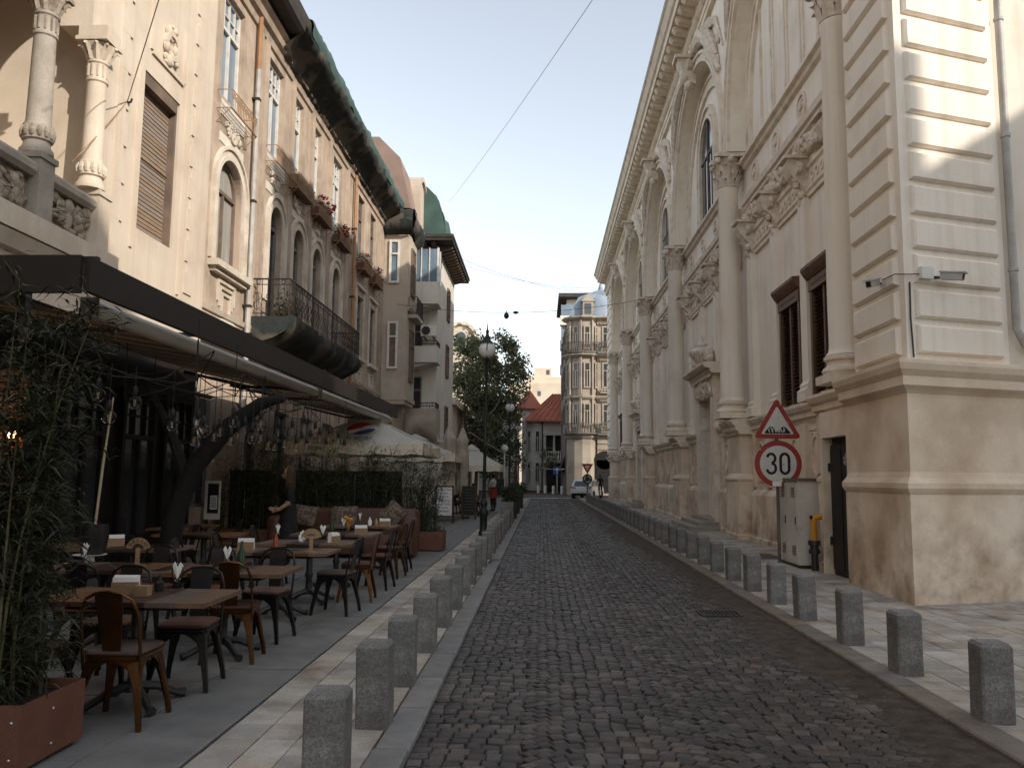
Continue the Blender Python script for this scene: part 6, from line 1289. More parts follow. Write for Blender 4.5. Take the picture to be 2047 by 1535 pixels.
# ---------------------------------------------------------------- tables
def table(L=1.22, Wd=.70, m2='table_dark'):
    o = empty('cafe_table', (0, 0, 0), 'table', 'table', 'wooden cafe tables on the terrace'); n = 6; pw = L/n
    for k in range(n):
        s_ = MB(); a = -L/2+k*pw; s_.box(a+.0015, a+pw-.0015, -Wd/2, Wd/2, .718, .75); build('plank', s_, m2 if 2 <= k <= 3 else 'table_wood', o)
    s_ = MB(); s_.box(-.4, .4, -.22, .22, .68, .717); build('apron', s_, 'dark_wood', o)
    s_ = MB(); s_.lathe([(.07, .10), (.045, .16), (.04, .30), (.055, .34), (.04, .38), (.04, .68)], (0, 0, 0), 12); build('pedestal', s_, 'black_metal', o, smooth=True)
    for k in range(4): a = pi/4+k*pi/2; s_ = MB(); s_.tube([(0, 0, .14), (.16*math.cos(a), .16*math.sin(a), .11), (.30*math.cos(a), .30*math.sin(a), .04), (.36*math.cos(a), .36*math.sin(a), .03)], [.035, .03, .025, .035], 7); build('foot', s_, 'black_metal', o, smooth=True)
    return o
t0_ = table(); TBL = [(-2.83, 5.85, 0, 'long wooden table nearest the camera with a dark runner and napkin holder'), (-2.84, 7.48, 0, 'second wooden table along the street side with upturned wine glasses'), (-2.95, 9.42, 0, 'third street side table with a tall napkin tray and menu stand'), (-2.95, 10.62, 0, 'fourth street side table with folded white napkins in a box'), (-3.02, 12.3, 0, 'fifth street side table with a glass of flowers'), (-3.06, 14.2, 0, 'last street side table in front of the leather sofa'), (-3.92, 7.6, 0, 'inner wooden table carrying a round topped menu stand and a plate'), (-4.75, 9.6, 0, 'shadowed inner table beyond the menu stand table'), (-4.85, 11.9, 0, 'shadowed inner table near the leaning trunk'), (-5.9, 7.9, 90, 'shadowed table against the dark shop window'), (-5.9, 10.3, 90, 'shadowed table by the restaurant wall, second from the bamboo'), (-5.8, 13.4, 90, 'shadowed table behind the standing woman')]
for k, (x, y, a, lab) in enumerate(TBL):
    if k == 0: t0_.location = (x, y, 0); t0_['label'] = lab
    else: copy_tree(t0_, (x, y, 0), math.radians(a), lab)
# things on the tables
def napkins(x, y, rz, lab, tall=False):
    o = empty('napkin_holder', (0, 0, 0), lab, 'napkin holder', 'napkin holders on the tables'); h = .09 if not tall else .10
    for sg in (-1, 1): s_ = MB(); s_.box(-.09, .09, sg*.036-.005, sg*.036+.005, .75, .75+h); build('side', s_, 'plywood', o)
    s_ = MB(); s_.box(-.09, .09, -.03, .03, .75, .76); build('bottom', s_, 'plywood', o)
    s_ = MB()
    for k in range(6): s_.prism([(-.085, -.028+k*.0095, .761), (.085, -.028+k*.0095, .761), (.085, -.030+k*.0098, .75+h+.035+RR.uniform(-.006, .01)), (-.085, -.030+k*.0098, .75+h+.035+RR.uniform(-.006, .01))], (0, .007, 0))
    build('napkins', s_, 'paper', o, kind='stuff'); o.location = (x, y, 0); o.rotation_euler = (0, 0, rz); return o
def glass(x, y, lab='upturned wine glass with a white paper napkin on a terrace table'):
    return (x, y, lab)
gl0 = None
def wine(x, y, lab):
    global gl0
    if gl0 is None:
        o = empty('wine_glass', (0, 0, 0), lab, 'glass', 'stemmed glasses with napkins on the tables')
        s_ = MB(); s_.lathe([(.033, .75), (.033, .753), (.006, .757), (.005, .83), (.03, .85), (.04, .885), (.038, .92), (.034, .945)], (0, 0, 0), 12, cap=False); build('bowl', s_, 'clear', o, smooth=True)
        s_ = MB(); s_.prism([(-.004, -.002, .85), (.004, -.002, .85), (.042, -.002, .94), (.02, -.002, .965), (.0, -.002, .93), (-.02, -.002, .97), (-.04, -.002, .94)], (0, .004, 0)); s_.prism([(-.003, -.004, .85), (-.003, .004, .85), (-.003, .036, .95), (-.003, .0, .925), (-.003, -.036, .95)], (.005, 0, 0)); build('napkin', s_, 'paper', o)
        gl0 = o; o.location = (x, y, 0); return o
    return copy_tree(gl0, (x, y, 0), RR.uniform(0, 6), lab)
for x, y, w in ((-2.62, 5.98, 'right of the napkin holder on the nearest table'), (-2.78, 7.35, 'next to the dark oil bottle on the second table'), (-2.75, 9.66, 'at the back of the third street side table'), (-2.8, 10.65, 'on the fourth street side table'), (-2.95, 12.4, 'behind the flowers on the fifth table'), (-3.1, 14.2, 'on the table before the leather sofa'), (-4.15, 7.5, 'beside the round topped menu stand'), (-3.4, 10.7, 'at the inner end of the fourth table')): wine(x, y, 'stemmed glass with a white napkin '+w)
napkins(-2.93, 5.86, .25, 'napkin holder with white napkins on the nearest table'); napkins(-3.3, 9.28, .1, 'wide napkin tray on the third street side table', True); napkins(-2.62, 10.5, 1.2, 'tilted napkin holder on the fourth street side table'); napkins(-2.62, 12.1, .1, 'napkin holder beside the flower glass on the fifth table'); napkins(-2.64, 14.05, .05, 'pale napkin box on the table before the sofa'); napkins(-5.0, 9.7, .4, 'napkin holder on a shadowed inner table')
s_ = MB(); s_.box(-2.84, -2.74, 5.78, 5.86, .75, .82); tag(build('wooden_block', s_, 'plywood'), 'small square wooden menu block beside the napkins on the nearest table', 'menu block')
def menu_stand(x, y, rz, lab, arcd=True):
    o = empty('menu_stand', (0, 0, 0), lab, 'menu stand', 'wooden menu stands on the tables'); T = lambda u, n, z: (u, n, z)
    s_ = MB(T); s_.disc(0, 0, .001, 0, .001, 4); s_ = MB(); s_.lathe([(.07, .75), (.07, .762)], (0, 0, 0), 16); build('foot', s_, 'plywood', o)
    s_ = MB(T); s_.box(-.02, .02, -.005, .005, .762, .92); build('stem', s_, 'plywood', o)
    s_ = MB(T); s_.arch(0, .90, .055, .11, -.006, .006, 14, .15, pi-.15); s_.box(-.075, .075, -.0055, .0055, .90, .93) if not arcd else None; build('head_board', s_, 'plywood', o)
    if arcd:
        for k, ch in enumerate('CELLO'):
            a = pi*(.80-.15*k); build('letter', text_mb(ch, .045, lambda px, py, pz, a=a: (.072*math.cos(a)+px*math.sin(a)+py*math.cos(a), -.0068-pz, .90+.072*math.sin(a)-px*math.cos(a)+py*math.sin(a))), 'ink', o)
    o.location = (x, y, 0); o.rotation_euler = (0, 0, rz); return o
menu_stand(-3.72, 7.62, .1, 'round topped wooden menu stand with dark letters on the inner table'); menu_stand(-2.55, 9.22, .2, 'small wooden menu stand at the street end of the third table', False)
s_ = MB(); s_.lathe([(.06, .80), (.15, .815), (.155, .82), (.10, .812)], (-4.35, 7.95, 0), 20); s_.lathe([(.05, .75), (.04, .80)], (-4.35, 7.95, 0), 12); tag(build('plate', s_, 'plate', smooth=True), 'large white plate raised on the inner table beside the bamboo', 'plate')
for x, y, m, h, lab in ((-3.02, 9.45, 'sauce', .2, 'slim sauce bottle standing on the third table'), (-2.75, 7.62, 'bottle_green', .24, 'dark oil bottle on the second table'), (-2.78, 6.05, 'black', .11, 'squat black jar behind the napkins on the nearest table'), (-2.95, 14.3, 'paper', .14, 'white sugar jar on the table before the sofa'), (-2.84, 14.32, 'filament', .12, 'amber jar next to the white sugar jar'), (-3.1, 10.72, 'paper', .12, 'white cup on the fourth table'), (-3.15, 12.5, 'bottle_green', .2, 'green bottle on the fifth table')):
    s_ = MB(); s_.lathe([(.032, .75), (.034, .75+h*.55), (.014, .75+h*.75), (.013, .75+h), (.016, .75+h)], (x, y, 0), 12); tag(build('bottle' if h > .15 else 'jar', s_, m, smooth=True), lab, 'bottle' if h > .15 else 'jar')
fl = empty('flower_glass', (-2.86, 12.35, .75), 'little glass of yellow flowers on the fifth table', 'flowers'); s_ = MB(); s_.lathe([(.03, .75), (.035, .86)], (-2.86, 12.35, 0), 10, cap=False); build('vase', s_, 'clear', fl); s_ = MB()
for k in range(8): s_.ball((-2.86+RR.uniform(-.06, .06), 12.35+RR.uniform(-.06, .06), .93+RR.uniform(-.02, .05)), .024, 6, 4); s_.tube([(-2.86, 12.35, .78), s_.v[-1]], .004, 4)
build('blossom', s_, 'yellow', fl)

# ---------------------------------------------------------------- sofa and cushions
sf = empty('leather_sofa', (-3.7, 16.6, 0), 'long brown leather sofa with rounded ends at the end of the terrace', 'sofa')
def rbox(x0, x1, y0, y1, z0, z1, r):
    mb = MB(); R = lambda e, z: [(x0+e+r*(1-math.cos(a)) if q in (0, 3) else x1-e-r*(1-math.cos(a)), 0, 0) for q in () for a in ()]
    def ring(e, z):
        p = []
        for cx, cy, a0 in ((x1-r, y1-r, 0), (x0+r, y1-r, pi/2), (x0+r, y0+r, pi), (x1-r, y0+r, 3*pi/2)):
            for k in range(4): a = a0+k*pi/6; p.append((cx+(r-e)*math.cos(a), cy+(r-e)*math.sin(a), z))
        return p
    mb.loft([ring(.0, z0), ring(0, z1-r*.7), ring(r*.25, z1-r*.25), ring(r*.7, z1)]); return mb
build('backrest', rbox(-5.2, -2.48, 16.75, 17.1, .08, .94, .12), 'leather', sf, smooth=True); build('seat', rbox(-5.1, -2.75, 16.2, 16.74, .08, .46, .08), 'leather', sf, smooth=True); build('arm', rbox(-2.74, -2.46, 16.15, 16.74, .08, .80, .10), 'leather', sf, smooth=True); build('arm', rbox(-5.38, -5.11, 16.15, 16.74, .08, .80, .10), 'leather', sf, smooth=True)
def pillow(x, y, z, w, h, rx, ry, m, lab):
    s_ = MB(); n = 8
    for sgn in (-1, 1):
        i = s_.pt([((2*a/n-1)*w/2*(1-.06*math.sin(pi*b/n)), sgn*.075*(math.sin(pi*a/n)*math.sin(pi*b/n))**.5, (2*b/n-1)*h/2*(1-.06*math.sin(pi*a/n))) for b in range(n+1) for a in range(n+1)])
        s_.f += [(i+b*(n+1)+a, i+b*(n+1)+a+1, i+(b+1)*(n+1)+a+1, i+(b+1)*(n+1)+a) for b in range(n) for a in range(n)]
    o = build('throw_pillow', s_, m, smooth=True, ang=0); o.location = (x, y, z); o.rotation_euler = (rx, ry, 0); return tag(o, lab, 'cushion', 'throw pillows on the leather sofa')
pillow(-4.75, 16.6, .80, .52, .42, -.35, .12, 'pillow_tan', 'brown woven pillow leaning on the sofa beside the woman'); pillow(-3.95, 16.6, .80, .55, .40, -.3, -.03, 'pillow_tan', 'wide zigzag pillow in the middle of the leather sofa'); pillow(-2.95, 16.58, .86, .42, .42, -.3, .7, 'pillow_tan', 'pillow standing on its corner at the rounded sofa end')

# ---------------------------------------------------------------- planters and bamboo
def planter(x0, x1, y0, y1, h, lab):
    o = empty('rust_planter', ((x0+x1)/2, (y0+y1)/2, 0), lab, 'planter', 'rust coloured planter boxes'); t = .012
    for a, b, c, d in ((x0, x1, y0, y0+t), (x0, x1, y1-t, y1), (x0, x0+t, y0+t, y1-t), (x1-t, x1, y0+t, y1-t)): s_ = MB(); s_.box(a, b, c, d, .03, h); build('side_panel', s_, 'corten', o)
    s_ = MB(); s_.box(x0+t, x1-t, y0+t, y1-t, .03, h-.06); build('soil', s_, 'soil', o)
    s_ = MB(); s_.box(x0+.04, x1-.04, y0+.04, y1-.04, 0, .03); build('foot', s_, 'black', o)
    for z in (.09, h-.09):
        for x in (x1-.05, x1-.45): s_ = MB(); s_.ball((x, y0-.001, z), (.010, .005, .010), 8, 5); build('rivet', s_, 'steel', o)
        s_ = MB(); s_.ball((x1+.001, y0+.3, z), (.005, .010, .010), 8, 5); build('rivet', s_, 'steel', o)
    return o
planter(-3.95, -2.745, 4.44, 5.06, .37, 'rust coloured steel planter at the bottom corner, holding tall bamboo'); planter(-3.0, -2.10, 17.85, 18.45, .42, 'rust coloured steel planter beside the sofa end'); planter(-7.0, -3.05, 17.95, 18.5, .42, 'long rust coloured planter hidden behind the leather sofa')
def bamboo(x0, x1, y0, y1, zb, H, stems, leaves, leaf, lab, seed, m='bamboo_leaf', lo=.25, lean=.15, name='bamboo'):
    r = random.Random(seed); o = empty(name, ((x0+x1)/2, (y0+y1)/2, zb), lab, 'bamboo', 'bamboo plants round the terrace'); st_ = MB(); lv = MB(); nodes = []
    for k in range(stems):
        x, y = r.uniform(x0, x1), r.uniform(y0, y1); h = H*r.uniform(.62, 1.14); a = r.uniform(0, 6.3); l = lean*r.uniform(.2, 1.3)
        P = [(x+math.cos(a)*l*t**2*h, y+math.sin(a)*l*t**2*h, zb+h*t) for t in (0, .25, .5, .75, 1)]; st_.tube(P, [.010, .009, .007, .005, .002], 5)
        for t in [q/16 for q in range(int(16*lo), 17)]:
            j = min(3, int(t*4)); p = Vector(P[j]).lerp(Vector(P[j+1]), t*4-j)
            for _ in range(2): b = r.uniform(0, 6.3); ln = r.uniform(.08, .30); q = p+Vector((math.cos(b)*ln, math.sin(b)*ln, r.uniform(-.04, .14))); nodes += [p.lerp(q, .4), p.lerp(q, .75), q]; (st_.tube([p, q], .0022, 3) if leaf > .08 and r.random() < .6 else None)
    for _ in range(leaves):
        p = r.choice(nodes)+Vector((r.gauss(0, .035), r.gauss(0, .035), r.gauss(0, .035))); a = r.uniform(0, 6.3); d = Vector((math.cos(a), math.sin(a), r.uniform(-.7, .45))).normalized(); s = leaf*r.uniform(.6, 1.25); w = d.cross(Vector((r.uniform(-.5, .5), r.uniform(-.5, .5), 1))).normalized()*s*.065
        m1 = p+d*s*.35; e = p+d*s-Vector((0, 0, s*.22)); lv.poly([p, m1+w, e, m1-w])
    build('stem', st_, 'bamboo_stem', o); build('foliage', lv, m, o, kind='stuff'); return o
bamboo(-3.85, -2.9, 4.5, 5.0, .3, 2.08, 34, 19000, .11, 'tall bamboo filling the nearest rust coloured planter', 41, lo=.12)
for k, (a, b, sd_) in enumerate(((-7.0, -5.9, 51), (-5.9, -4.8, 52), (-4.8, -3.9, 53), (-3.9, -3.05, 54), (-2.95, -2.15, 55))):
    bamboo(a, b, 18.0, 18.45, 1.36-1, 1.72 if k < 4 else 1.58, 22, 4800, .13, ['dark bamboo at the wall end of the hedge behind the sofa', 'bamboo second from the wall in the hedge behind the sofa', 'bamboo in the middle of the hedge behind the sofa', 'bamboo behind the sofa pillow that stands on its corner', 'bamboo growing in the rust planter beside the sofa end'][k], sd_, 'hedge_leaf', lo=.0)
bamboo(-4.75, -4.4, 18.1, 18.4, .4, 2.3, 3, 170, .14, 'few tall bamboo shoots rising in front of the big parasol logo', 61, lo=.35); bamboo(-3.5, -2.4, 18.1, 18.4, .4, 1.75, 6, 240, .14, 'pale bamboo shoots above the hedge at the parasol corner', 62, lo=.4)
sn = empty('hedge_backing', (-4.8, 18.75, 0), 'dark board screen added behind the bamboo hedge to darken it', 'screen')  # boards added so the hedge reads as deep shade
for k in range(11): s_ = MB(); s_.box(-7.1+k*.36, -7.1+k*.36+.345, 18.72, 18.75, .05, 1.66); build('board', s_, 'dark_wood', sn)
s_ = MB(); s_.box(-7.1, -3.14, 18.68, 18.719, 1.60, 1.70); build('top_rail', s_, 'dark_wood', sn)
lt = empty('leaning_trunk', (-4.95, 10.9, 0), 'dark leaning tree trunk curving up under the awning', 'tree'); s_ = MB(); s_.tube([(-4.98, 10.9, -.02), (-4.92, 10.9, .5), (-4.85, 10.9, 1.1), (-4.62, 10.9, 1.7), (-4.2, 10.9, 2.22), (-3.75, 10.9, 2.55), (-3.45, 10.9, 2.62)], [.17, .15, .14, .13, .12, .09, .05], 10); build('trunk', s_, 'bark_dark', lt, smooth=True); s_ = MB(); s_.tube([(-4.72, 10.9, 1.5), (-4.9, 10.8, 2.1), (-5.3, 10.7, 2.9)], [.09, .07, .05], 8); build('branch', s_, 'bark_dark', lt, smooth=True)
s_ = MB(); s_.tube([(-4.37, 8.05, 1.1), (-4.33, 8.05, 1.7), (-4.27, 8.05, 2.35)], [.013, .013, .008], 8); pt_ = empty('edge_glint', (-4.37, 8.05, .75), 'pale upright cane standing in a dark pot', 'added pot'); build('glint', s_, 'glint', pt_); s_ = MB(); s_.lathe([(.09, .75), (.13, .98), (.12, 1.1)], (-4.37, 8.05, 0), 12); build('pot', s_, 'dark_wood', pt_, smooth=True)  # pale strip and pot added to stand in for a lit door edge
# brick pier with one lit bulb
bp = empty('brick_pier', (-6.0, 9.2, 0), 'narrow brick pier at the restaurant front, caught by warm light', 'pier'); s_ = MB(); s_.box(-6.20, -5.86, 9.15, 9.5, 0, 2.9); build('mortar', s_, 'soil', bp)
bme = mesh_of('brick', MB().box(-.108, .108, -.012, .012, -.028, .028), 'brick')
for r_ in range(36):
    for k in range(2):
        if r_ % 2 and k == 1: x = -5.92
        else: x = -6.09+k*.225-(.11 if r_ % 2 else 0)+.0
        shared('brick', bme, (min(x, -5.965), 9.14, .10+r_*.075), bp, (0, RR.uniform(-.01, .01), 0))

# ---------------------------------------------------------------- canopy, awning and hanging bulbs
CN = empty('shop_canopy', (-4.2, 15, 3.4), 'long dark brown fascia canopy running above the terrace', 'canopy')
for a, b in ((7.36, 15.6), (15.612, 22.0), (22.012, 23.9)): s_ = MB(); s_.box(-4.26, -4.20, a, b, 3.27, 3.60); build('fascia_panel', s_, 'fascia_brown', CN)
s_ = MB(); s_.box(-8.0, -4.262, 7.30, 7.36, 3.25, 3.60); build('end_panel', s_, 'fascia_brown', CN)
for y in (7.6, 11.8, 16, 20, 23.7): s_ = MB(); s_.box(-7.2, -4.26, y-.03, y+.03, 3.60, 3.66); build('beam', s_, 'black_metal', CN)
s_ = MB(); s_.box(-5.0, -4.95, 7.6, 7.7, 2.85, 3.5); build('hanger', s_, 'black_metal', CN)
for i, (a, b, lab) in enumerate(((7.95, 16.1, 'pale striped awning with a cream roller tube, nearer half of the terrace'), (16.4, 24.1, 'pale striped awning with a cream roller tube, farther half of the terrace'))):
    aw = empty('roller_awning', (-4.5, (a+b)/2, 3.1), lab, 'awning', 'roller awnings under the canopy')
    s_ = MB(); s_.tube([(-4.50, a, 3.23), (-4.50, b, 3.23)], .095, 14); build('roller_tube', s_, 'cassette', aw, smooth=True)
    for y in (a-.03, b): s_ = MB(); s_.box(-4.60, -4.42, y, y+.03, 3.11, 3.34); build('end_cap', s_, 'post_metal', aw)
    n = int((b-a)/.33); w = (b-a)/n
    for k in range(n): s_ = MB(); y0 = a+k*w; s_.prism([(-4.56, y0, 3.16), (-5.6, y0, 3.33), (-6.75, y0, 3.58), (-6.75, y0, 3.585), (-5.6, y0, 3.335), (-4.56, y0, 3.165)], (0, w, 0)); build('awning_stripe', s_, 'awning_fabric' if k % 2 else 'awning_dark', aw)
    for y in (a+1, b-1): s_ = MB(); s_.tube([(-6.7, y, 3.50), (-5.6, y+.3, 3.25), (-4.6, y, 3.2)], .03, 6); build('arm', s_, 'black_metal', aw)
wf = empty('wire_frame', (-4.2, 11, 2.7), 'black cord lattice stretched under the awning to carry the bulbs', 'cord frame'); rw = random.Random(77); nodes = [(rw.uniform(-5.5, -3.3), rw.uniform(7.2, 15.5), rw.uniform(2.45, 2.85)) for _ in range(46)]
for i, p in enumerate(nodes):
    for q in sorted(nodes, key=lambda q: (q[0]-p[0])**2+(q[1]-p[1])**2)[1:4]:
        if p < q or rw.random() < .1: s_ = MB(); mid = tuple((a+b)/2 for a, b in zip(p, q)); s_.tube([p, (mid[0], mid[1], mid[2]-.03), q], .007, 4); build('cord', s_, 'black', wf)
for p in nodes[::6]: s_ = MB(); s_.tube([p, (p[0], p[1], 3.2)], .006, 4); build('hanger', s_, 'black', wf)
BN = {'g': 0, 'p': 0, 't': 0}
def bulb(kind, p, lit=False):
    lab = {'g': 'clear globe bulb on a black cord', 'p': 'clear pear shaped bulb on a black cord', 't': 'long tube filament bulb on a black cord'}[kind]+f', {ORD[BN[kind]].replace("nearest", "first")} of its shape from the left'; BN[kind] += not lit
    o = empty('hanging_bulb', p, lab if not lit else 'one glowing warm bulb hanging beside the brick pier', 'light bulb', 'filament bulbs hanging under the awning'); x, y, z = p
    s_ = MB(); t = {'g': .07, 'p': .05, 't': .075}[kind]
    if kind == 'g': s_.ball((x, y, z), (.07, .07, .075), 14, 10)
    elif kind == 'p': s_.lathe([(.005, -.055), (.03, -.045), (.042, -.015), (.034, .02), (.016, .05)], p, 12)
    else: s_.lathe([(.004, -.09), (.016, -.08), (.016, .06), (.012, .075)], p, 10)
    build('glass', s_, 'clear' if not lit else 'bulb_lit', o, smooth=True)
    s_ = MB(); s_.lathe([(.016, t), (.024, t+.01), (.024, t+.075), (.010, t+.10)], p, 10); build('socket', s_, 'black', o, smooth=True)
    s_ = MB(); s_.tube([(x, y, z+t+.09), (x+.004, y, max(z+t+.12, 2.66))], .0045, 4); build('cord', s_, 'black', o)
    if not lit: s_ = MB(); s_.tube([(x-.008, y, z+.03), (x-.004, y, z-.035), (x+.006, y, z-.035), (x+.008, y, z+.03)], .003, 4); build('filament', s_, 'filament', o)
    return o
for k_, p_ in [('g', (-4.748, 7.2, 2.302)), ('g', (-4.545, 7.4, 2.384)), ('g', (-4.181, 7.6, 2.327)), ('g', (-4.173, 7.8, 2.134)), ('g', (-4.027, 8.0, 2.293)), ('g', (-3.775, 8.3, 2.096)), ('p', (-3.671, 8.6, 1.947)), ('p', (-3.717, 8.8, 2.15)), ('g', (-3.58, 8.6, 2.048)), ('p', (-3.615, 9.0, 2.014)), ('p', (-3.55, 9.0, 2.07)), ('p', (-3.504, 9.2, 1.98)), ('g', (-3.561, 9.4, 2.202)), ('t', (-3.463, 9.3, 2.03)), ('t', (-3.567, 9.8, 2.114)), ('g', (-3.26, 9.2, 2.004)), ('g', (-3.307, 9.6, 2.181)), ('p', (-3.369, 9.8, 2.031)), ('p', (-3.341, 10.0, 1.955)), ('p', (-3.391, 10.4, 1.958)), ('t', (-3.288, 10.2, 2.113)), ('p', (-3.333, 10.6, 2.004)), ('g', (-3.356, 11.0, 2.168)), ('p', (-3.294, 11.0, 1.967)), ('p', (-3.222, 11.0, 2.035)), ('t', (-3.26, 11.2, 2.242)), ('p', (-3.151, 11.0, 1.968)), ('t', (-3.248, 11.5, 2.063)), ('t', (-3.153, 11.4, 2.164)), ('t', (-3.114, 11.5, 2.099)), ('t', (-3.156, 12.0, 1.968)), ('t', (-3.058, 11.8, 2.113)), ('p', (-3.025, 12.2, 2.102)), ('p', (-2.931, 12.2, 1.991))]: bulb(k_, p_)
bulb('p', (-5.85, 8.93, 2.02), True)
lb = bpy.data.lights.new('lit_bulb', 'POINT'); lb.energy = 9; lb.color = (1, .55, .25); lb.shadow_soft_size = .05; lo_ = bpy.data.objects.new('lit_bulb', lb); COL.objects.link(lo_); lo_.location = (-5.85, 8.93, 2.02)

# ---------------------------------------------------------------- parasols
def parasol(cx, cy, hw, z0, z1, lab, val=.30, logo=True, group='open white parasols'):
    o = empty('parasol', (cx, cy, 0), lab, 'parasol', group); ap = Vector((cx, cy, z1)); C4 = [Vector((cx+sx*hw, cy+sy*hw, z0)) for sx, sy in ((-1, -1), (1, -1), (1, 1), (-1, 1))]
    for k in range(4):
        a, b = C4[k], C4[(k+1) % 4]; n = 8; s_ = MB(); rows_ = []
        for j in range(n+1):
            t = j/n*.80; rows_.append([tuple((a.lerp(b, i/8)).lerp(ap, t)-Vector((0, 0, .07*math.sin(pi*i/8)*(1-t)+.03*math.sin(pi*t)))) for i in range(9)])
        s_.loft(rows_, cap=False, close=False); p_ = build('canopy_panel', s_, 'umbrella_white', o, smooth=True, ang=0)
        s_ = MB(); s_.loft([[tuple(a.lerp(b, i/12)-Vector((0, 0, .07*math.sin(pi*i/12)))) for i in range(13)], [tuple(a.lerp(b, i/12)-Vector((0, 0, val+.03*math.sin(i*2.1)))+((a+b)/2-ap).normalized()*Vector((1, 1, 0)).length*.02) for i in range(13)]], cap=False, close=False); build('valance', s_, 'umbrella_valance', o)
        s_ = MB(); A_, B_ = a.lerp(ap, .74), b.lerp(ap, .74); s_.poly([tuple(A_+Vector((0, 0, .06))), tuple(B_+Vector((0, 0, .06))), tuple(ap+Vector((0, 0, .08)))]); s_.poly([tuple(A_+Vector((0, 0, .06))), tuple(B_+Vector((0, 0, .06))), tuple(B_+Vector((0, 0, -.02))), tuple(A_+Vector((0, 0, -.02)))]); build('vent_cap', s_, 'umbrella_white', o)
        s_ = MB(); s_.tube([tuple(a-Vector((0, 0, .02))), tuple(ap-Vector((0, 0, .06)))], .014, 5); build('rib', s_, 'post_metal', o)
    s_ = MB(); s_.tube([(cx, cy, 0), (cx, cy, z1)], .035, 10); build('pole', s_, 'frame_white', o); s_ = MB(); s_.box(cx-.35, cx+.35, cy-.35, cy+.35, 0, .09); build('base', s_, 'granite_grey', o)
    if logo:
        e = Vector((cx, cy-hw, z0-.06)); sl = (ap-e); L = sl.length; d = sl/L; nrm = Vector((0, -d.z, d.y)); O = e+d*L*.47
        T = lambda s, n, t: tuple(O+Vector((1, 0, 0))*s+d*t+nrm*(.034+n)); r = .40
        def piece(top, bot, m, n0):
            pts = top+bot[::-1]; s_ = MB(T); s_.prism([(x, n0, z) for x, z in pts], (0, .003, 0)); build('logo', s_, m, o)
        circ = lambda a: (r*math.cos(math.radians(a)), r*math.sin(math.radians(a))); s_ = MB(T); s_.disc(0, 0, r+.02, -.001, .002, 32); build('logo', s_, 'logo_white', o)
        wave = lambda x, off: off+.10*math.sin(x/r*2.2+.3)+.14*x/r
        xs_ = [-.385+.77*k/16 for k in range(17)]; lim = lambda x: math.sqrt(max(0, r*r-x*x))
        piece([(x, lim(x)) for x in xs_], [(x, max(-lim(x), min(lim(x), wave(x, .07)))) for x in xs_], 'logo_red', .003)
        piece([(x, max(-lim(x), min(lim(x), wave(x, -.17)-.02))) for x in xs_], [(x, -lim(x)) for x in xs_], 'logo_blue', .003)
        tb = text_mb('pepsi', .30, lambda x, y, z: T(x*1.15+.05, .003+z, y-.66)); build('lettering', tb, 'ink_blue', o)
        tb = text_mb('pepsi', .20, lambda x, y, z: (cx-1.0+x*1.2, cy-hw-.03-z, z0-val+.10+y)); build('lettering', tb, 'ink_blue', o)
    return o
parasol(-4.85, 23.0, 1.8, 2.45, 3.30, 'big white square parasol with a red, white and blue round logo'); parasol(-4.75, 31.0, 1.7, 2.42, 3.1, 'white logo parasol half hidden behind the two closed parasols'); parasol(-3.1, 36.6, 1.35, 2.12, 2.95, 'plain white parasol over the far diners and the waiter', .28, False)
def closed(x, y, h, lab):
    o = empty('closed_parasol', (x, y, 0), lab, 'parasol', 'closed beige parasols'); s_ = MB(); rows_ = []
    for z, r in ((.95, .23), (1.3, .20), (1.55, .17), (1.6, .16), (1.9, .21), (2.5, .20), (2.85, .17), (3.0, .22), (3.05, .17), (3.35, .08), (h, .02)):
        rows_.append([(x+(r*(1+.25*math.sin(7*a+z*.8)))*math.cos(a), y+(r*(1+.25*math.sin(7*a+z*.8)))*math.sin(a), z+.05*math.sin(3*a)*(z < 1)) for a in [k*2*pi/28 for k in range(28)]])
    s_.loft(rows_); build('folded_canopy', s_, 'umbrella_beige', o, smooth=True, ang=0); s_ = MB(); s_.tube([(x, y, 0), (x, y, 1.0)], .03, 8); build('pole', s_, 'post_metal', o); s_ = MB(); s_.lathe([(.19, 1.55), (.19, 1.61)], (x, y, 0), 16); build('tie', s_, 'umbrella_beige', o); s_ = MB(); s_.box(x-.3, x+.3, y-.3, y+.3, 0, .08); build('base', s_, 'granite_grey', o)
closed(-3.35, 30, 3.55, 'closed beige parasol nearer the big logo parasol'); closed(-3.06, 32, 3.5, 'closed beige parasol nearer the street lamp')

# ---------------------------------------------------------------- boards and far tables
def board(x0, x1, y, z0, z1, lab, face, text, tm, size, scr=False):
    o = empty('menu_board', ((x0+x1)/2, y, 0), lab, 'menu board', None); t = .05
    for a, b in ((x0, x0+t), (x1-t, x1)): s_ = MB(); s_.box(a, b, y-.02, y+.02, 0, z1); build('leg', s_, 'frame_wood', o)
    for a, b in ((z0, z0+t), (z1-t, z1)): s_ = MB(); s_.box(x0+t, x1-t, y-.02, y+.02, a, b); build('rail', s_, 'frame_wood', o)
    s_ = MB(); s_.box(x0+t, x1-t, y-.012, y+.01, z0+t, z1-t); build('panel', s_, face, o)
    s_ = MB(); s_.tube([(x0+.03, y+.02, z1-.1), (x0+.03, y+.5, 0)], .018, 5); build('prop', s_, 'frame_wood', o); s_ = MB(); s_.tube([(x1-.03, y+.02, z1-.1), (x1-.03, y+.5, 0)], .018, 5); build('prop', s_, 'frame_wood', o)
    for k, w in enumerate(text): zz = z1-.16-k*(z1-z0-.2)/len(text); build('lettering', text_mb(w, size, lambda px, py, pz, zz=zz: ((x0+x1)/2+px, y-.014-pz, zz+py)), tm, o)
    return o
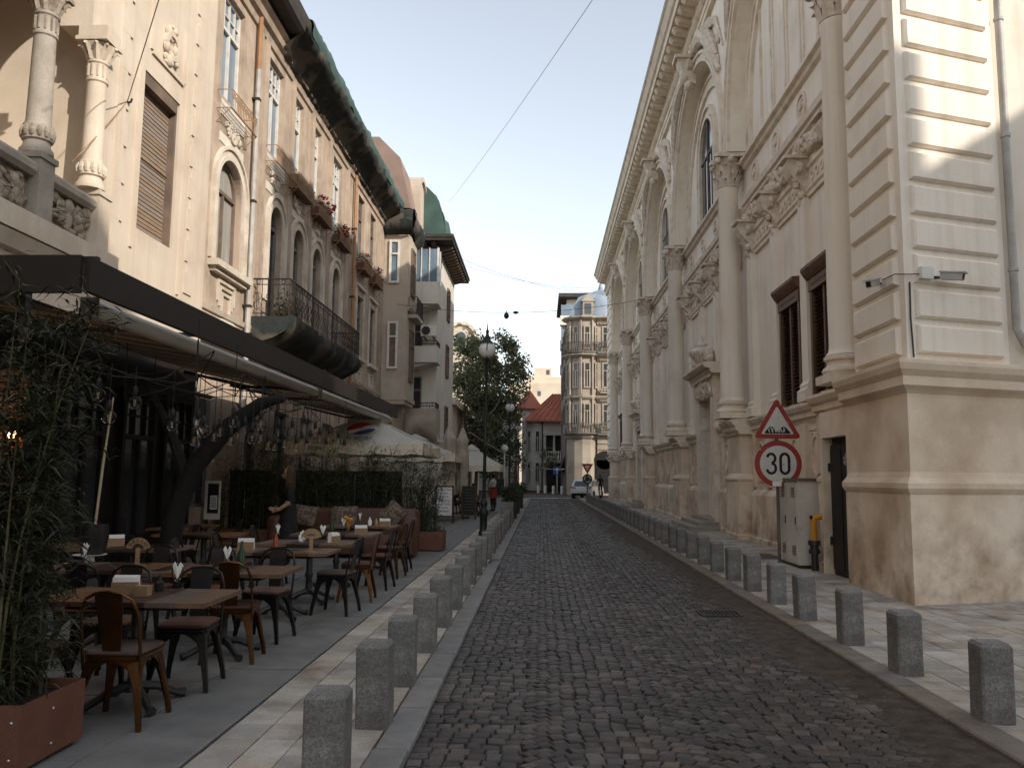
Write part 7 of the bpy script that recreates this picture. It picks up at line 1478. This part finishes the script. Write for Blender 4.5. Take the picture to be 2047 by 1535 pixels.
board(-3.62, -3.0, 28.4, .22, 1.28, 'white menu board in a wooden frame listing dishes beside the bamboo', 'paper', ['TRATTORIA', 'PIZZA', 'PASTA', 'SALADS', 'SEAFOOD', 'SOUPS', 'DESSERTS'], 'ink', .085)
b2 = board(-2.98, -2.45, 31.2, .15, 1.25, 'black chalkboard with chalk writing next to the white menu board', 'chalkboard', [], 'chalk', .08); s_ = MB()
for k in range(8):
    for q in range(5): x = -2.88+q*.07+RR.uniform(0, .02); z = 1.12-k*.11; s_.tube([(x, 31.185, z), (x+.03, 31.185, z+RR.uniform(-.02, .02)), (x+.055, 31.185, z+RR.uniform(-.02, .02))], .005, 3)
build('chalk_writing', s_, 'chalk', b2)
board(-2.55, -2.05, 46, .55, 1.5, 'tall easel board standing beyond the waiter', 'chalkboard', [], 'chalk', .08)
pb = empty('poster_board', (-6.95, 17.4, 0), 'white framed poster with dark picture by the wall behind the leaning trunk', 'poster'); s_ = MB(); s_.box(-7.12, -6.78, 17.38, 17.41, .65, 1.46); build('frame', s_, 'frame_white', pb); s_ = MB(); s_.box(-7.05, -6.82, 17.372, 17.379, .78, 1.40); build('picture', s_, 'black', pb); s_ = MB(); s_.box(-6.99, -6.84, 17.366, 17.371, .86, 1.15); build('print', s_, 'paper', pb); s_ = MB()
for k in range(6): s_.box(-6.97, -6.86, 17.362, 17.365, .90+k*.04, .915+k*.04)
build('print_line', s_, 'ink', pb)
for z0 in (0,): s_ = MB(); s_.box(-7.1, -7.07, 17.42, 17.5, 0, 1.3); s_.box(-6.83, -6.80, 17.42, 17.5, 0, 1.3); build('stand', s_, 'black_metal', pb)
copy_tree(t0_, (-3.3, 36.2, 0), math.radians(20), 'table under the plain white parasol with the two diners'); copy_tree(dark_c, (-3.72, 35.55, 0), math.radians(-60), 'metal chair under the diner in dark clothes'); copy_tree(dark_c, (-2.96, 36.95, 0), math.radians(115), 'metal chair under the diner in the red top'); copy_tree(dark_c, (-2.75, 33.6, 0), math.radians(10), 'empty metal chair just beyond the black chalkboard')
s_ = MB(); s_.box(-3.75, -2.85, 35.9, 36.5, .752, .76); tag(build('tablecloth', s_, 'cloth_white'), 'white cloth on the far table between the two diners', 'tablecloth')
